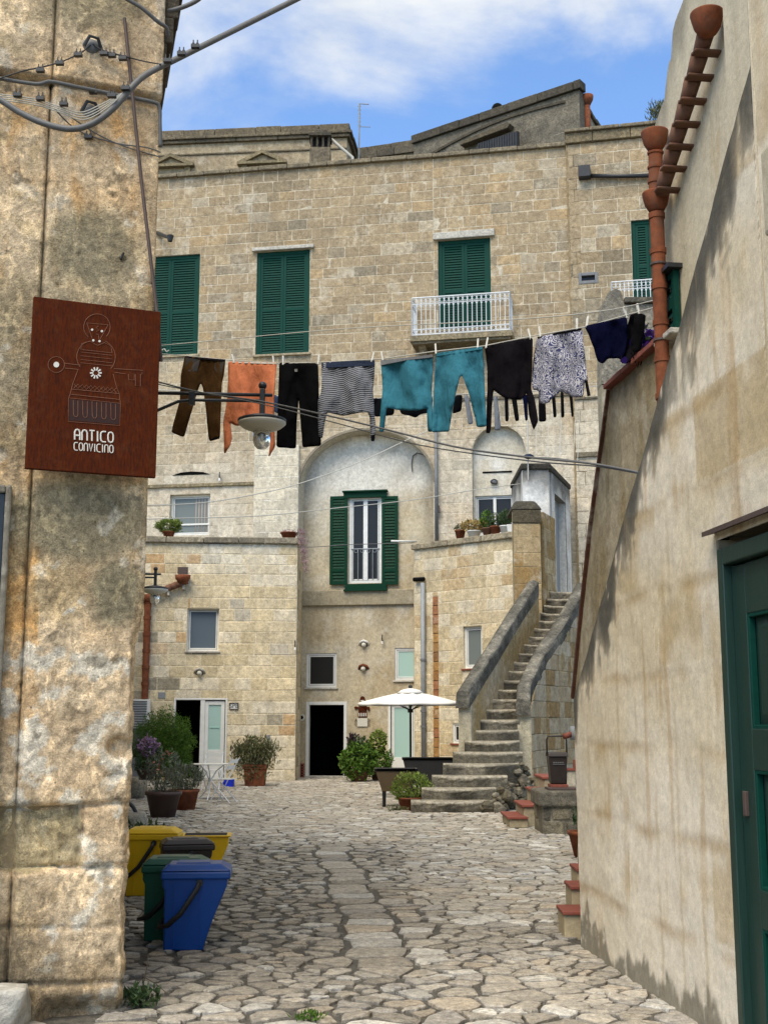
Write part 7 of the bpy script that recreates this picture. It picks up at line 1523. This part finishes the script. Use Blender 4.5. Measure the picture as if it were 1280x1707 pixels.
m = MB(); m.box(xat(916, YC-.1, 1.), xat(945, YC-.1, 1.), YC-.15, YC+.2, ztray+.001, ztray+.04); m.build('tile', 'tile_red', t, bevel=.004)
x0 = xat(911, YC, 1.2); w_ = (xat(944, YC, 1.2)-x0); zb = ztray+.045; h = zat(1254, YC)-zb; t = thing('food_waste_caddy', 'small dark brown food waste bin with upright wire handle on the stone pedestal', 'waste bin', (x0+w_/2, YC, zb)); cx = x0+w_/2; m = MB(); m.taper(cx-w_*.36, cx+w_*.36, YC-.1, YC+.14, zb, cx-w_*.47, cx+w_*.47, YC-.14, YC+.18, zb+h*.86); m.build('body', 'plastic_brown', t, bevel=.015); m = MB(); m.taper(cx-w_*.5, cx+w_*.5, YC-.16, YC+.2, zb+h*.861, cx-w_*.48, cx+w_*.48, YC-.14, YC+.18, zb+h); m.build('lid', 'plastic_brown', t, bevel=.012)
zh = zat(1227, YC); m = MB(); m.tube([(cx-w_*.5, YC, zb+h*.9), (cx-w_*.5, YC, zh-.05), (cx-w_*.42, YC, zh), (cx+w_*.42, YC, zh), (cx+w_*.5, YC, zh-.05), (cx+w_*.5, YC, zb+h*.9)], .012, 8); m.build('handle', 'plastic_black', t, smooth=True)
m = MB(); 
for k in range(5): m.box(cx-.075+k*.032, cx-.052+k*.032, YC-.1435, YC-.13, zb+h*.66, zb+h*.70)
m.box(cx-.08, cx+.09, YC-.141, YC-.12, zb+h*.615, zb+h*.635); m.build('print', 'cable_grey', t)
# grey spout from the stair wall, red tile end
t = thing('grey_spout', 'short grey pipe spout with red tip sticking out behind the stair wall', 'pipe', at(975, 1222, 15.)); m = MB(); m.tube([at(1000, 1223, 15.05), at(951, 1222, 15.)], [.095, .085], 18); m.build('pipe', 'galvanised', t, smooth=True); m = MB(); m.tube([at(951, 1224, 15.), at(940, 1228, 14.95)], .035, 8); m.build('tip', 'tile_red', t, smooth=True)
m = MB(); m.box(0, .5, 0, .5, 0, 2.2, hx('#a79d88'), Matrix.Translation((xat(972, 15.2, 1.), 15.2, 0))); m.build('support_pier', 'render', t)
# clay pot at the foot of the stair wall
b = gr(969, 1414); b.y = 15.0; pot_plant('wall_foot_pot', 'clay flower pot half hidden behind the right stair wall', (xat(973, 15., .2), 15., 0), (.12, .19, .3), 'terracotta', [('leaf_dark', .12, (.14, .14, .16), 160, .07, .4, .4)])
# tile capped steps at the far end of the stair wall
t = thing('wall_end_steps', 'three short plaster steps with clay tile treads at the end of the stair wall', 'steps', gr(950, 1575))
for k, (xl, yt, Y) in enumerate(((937, 1519, 9.5), (950, 1477, 9.85), (959, 1447, 10.2))):
    z = zat(yt, Y); a = xat(xl, Y, z); m = MB(); m.box(a+.012, a+.9, Y+.01, Y+.345, -.02, z-.028, hx('#a99a7b')); m.build('step', 'smooth_plaster', t, bevel=.01); m = MB(); m.box(a, a+.9, Y-.015, Y+.345, z-.027, z); m.build('tread_tile', 'tile_red', t, bevel=.006)
# ================= pots on ledges =================
zc_ = ZT+.17; y_ = LB.pt(279, 890, -.15).y
def ledge_pot(wall, px, z, d, name, label, pot, mat, fol, group=None): s = wall.sz(px, 890)[0]; p = wall.P(s, z, d); return pot_plant(name, label, p, pot, mat, fol, group=group, stem=False)
ledge_pot(LB, 281, zc_+.012, -.12, 'fern_pot', 'bright green fern in a low clay pot on the left terrace parapet', (.13, .17, .14), 'terracotta', [('leaf_lime', .14, (.36, .25, .2), 1300, .09, .25, .4)])
ledge_pot(LB, 482, zc_+.012, -.12, 'ledge_bowl', 'flat terracotta bowl at the right corner of the left terrace parapet', (.17, .24, .16), 'terracotta', [('dry_pink', .02, (.2, .15, .06), 120, .05, .4, .4)])
p = LB.P(LB.len-.02, zc_, .12); t = thing('trailing_plant', 'dry pinkish trailing plant spilling over the terrace corner', 'plant', p); m = MB()
for k in range(5): leaves(m, p+Vector((.12+.03*k, -.03, .12-.24*k)), (.17-.02*k, .12, .16), 190-25*k, .05, 50+k, shell=.1, asp=.4, up=-.5, gap=.8)
m.build('foliage', 'dry_pink', t); stems(t, p, .12, .3, 6, 3)
zr_ = ZB+.16+.012
for px, pot, mat, fol, nm, lb_ in ((763, (.1, .15, .24), 'terracotta', [('leaf_olive', .06, (.15, .14, .1), 160, .06, .5, .2)], 'clay_pot', 'leftmost clay pot with a low plant on the right terrace ledge'),
        (786, (.14, .19, .17), 'white_paint', [('leaf_yellow', .14, (.33, .2, .16), 420, .09, .5, .2)], 'white_bowl', 'white bowl of yellowish spreading flowers on the right terrace ledge'),
        (808, (.1, .15, .2), 'gutter_clay', [('leaf_green', .2, (.2, .16, .24), 320, .08, .4, .5)], 'dark_clay_pot', 'dark clay pot with green plant in the middle of the right terrace ledge'),
        (822, (.1, .15, .22), 'terracotta', [('leaf_dark', .14, (.2, .16, .2), 220, .08, .4, .4), ('flower_white', .24, (.12, .12, .12), 40, .06, .8, 0)], 'flowering_clay_pot', 'clay pot with small white flowers on the right terrace ledge'),
        (838, (.11, .15, .2), 'white_paint', [('leaf_dark', .2, (.22, .18, .2), 480, .08, .4, .6)], 'white_pot', 'round white pot with dark green plant on the right terrace ledge')):
    ledge_pot(RB, px, zr_, -.1, nm, lb_, pot, mat, fol, 'pots on the right terrace ledge')
p = RB.P(RB.sz(850, 885)[0], zr_, -.12); t = thing('white_trough', 'small white rectangular trough at the right end of the terrace ledge', 'planter', p); m = MB(); m.taper(p.x-.14, p.x+.14, p.y-.1, p.y+.1, p.z, p.x-.17, p.x+.17, p.y-.12, p.y+.12, p.z+.2); m.build('body', 'white_paint', t, bevel=.01); m = MB(); m.box(p.x-.15, p.x+.15, p.y-.1, p.y+.1, p.z+.2, p.z+.206); m.build('soil', 'soil', t)
q = TW.P(TW.sz(1050, 590)[0], zl+.05, -.15); t = thing('violet_planter', 'small pot of violet flowers on the tiled terrace wall at the right', 'potted plant', q); m = MB(); m.lathe([(.08, 0), (.12, .14), (.1, .14), (.0001, .12)], q, 14); m.build('pot', 'terracotta', t, smooth=True); m = MB(); leaves(m, q+Vector((0, 0, .2)), (.17, .15, .13), 260, .06, 77, shell=.1, asp=.6, gap=.8); m.build('foliage', 'leaf_dark', t); m = MB(); leaves(m, q+Vector((-.03, -.05, .22)), (.17, .14, .13), 150, .06, 78, shell=.1, asp=.9, gap=.8); m.build('blossom', 'flower_violet', t)
p = S4.P(S4.sz(1100, 212)[0], ZR4+.42, -.15); t = thing('roof_weed', 'grassy weed growing on the roof edge beside the tall house', 'plant', p); m = MB(); leaves(m, p+Vector((0, 0, .3)), (.42, .2, .42), 420, .16, 61, shell=.1, asp=.12, up=1.2, gap=.9); m.build('foliage', 'leaf_olive', t); stems(t, p, .3, .6, 10, 6)
# arched garden wall beside the far balcony
w4 = thing('arched_gable_wall', 'small grey round topped wall end below the far right balcony', 'wall', at(1035, 640, 24.)); Yg = 24.; m = MB(); po = [(1002, 640), (1002, 520), (1006, 500), (1014, 487), (1026, 481), (1034, 485), (1038, 498), (1040, 508), (1110, 506), (1110, 640)]
m.prism([(at(x, y, Yg).x, at(x, y, Yg).z) for x, y in po], lambda x, z: Vector((x, Yg, z)), lambda x, z: Vector((x, Yg+.5, z)), hx('#837d70')); recalc(m.build('wall', 'lichen_stone', w4)); a, b2 = at(1040, 506, Yg), at(1112, 503, Yg); m = MB(); m.box(a.x, b2.x, Yg-.08, Yg+.55, a.z+.002, a.z+.12, hx('#5c584e')); m.build('coping', 'lichen_stone', w4, bevel=.02)
po = [(1002, 641), (1028, 641), (1040, 760), (1012, 760)]; p0 = [at(x, y, Yg) for x, y in po]; m = MB(); m.box(p0[0].x, p0[1].x+1.2, Yg+.02, Yg+.48, 0, p0[0].z, hx('#8f8672')); m.build('base', 'render', w4)
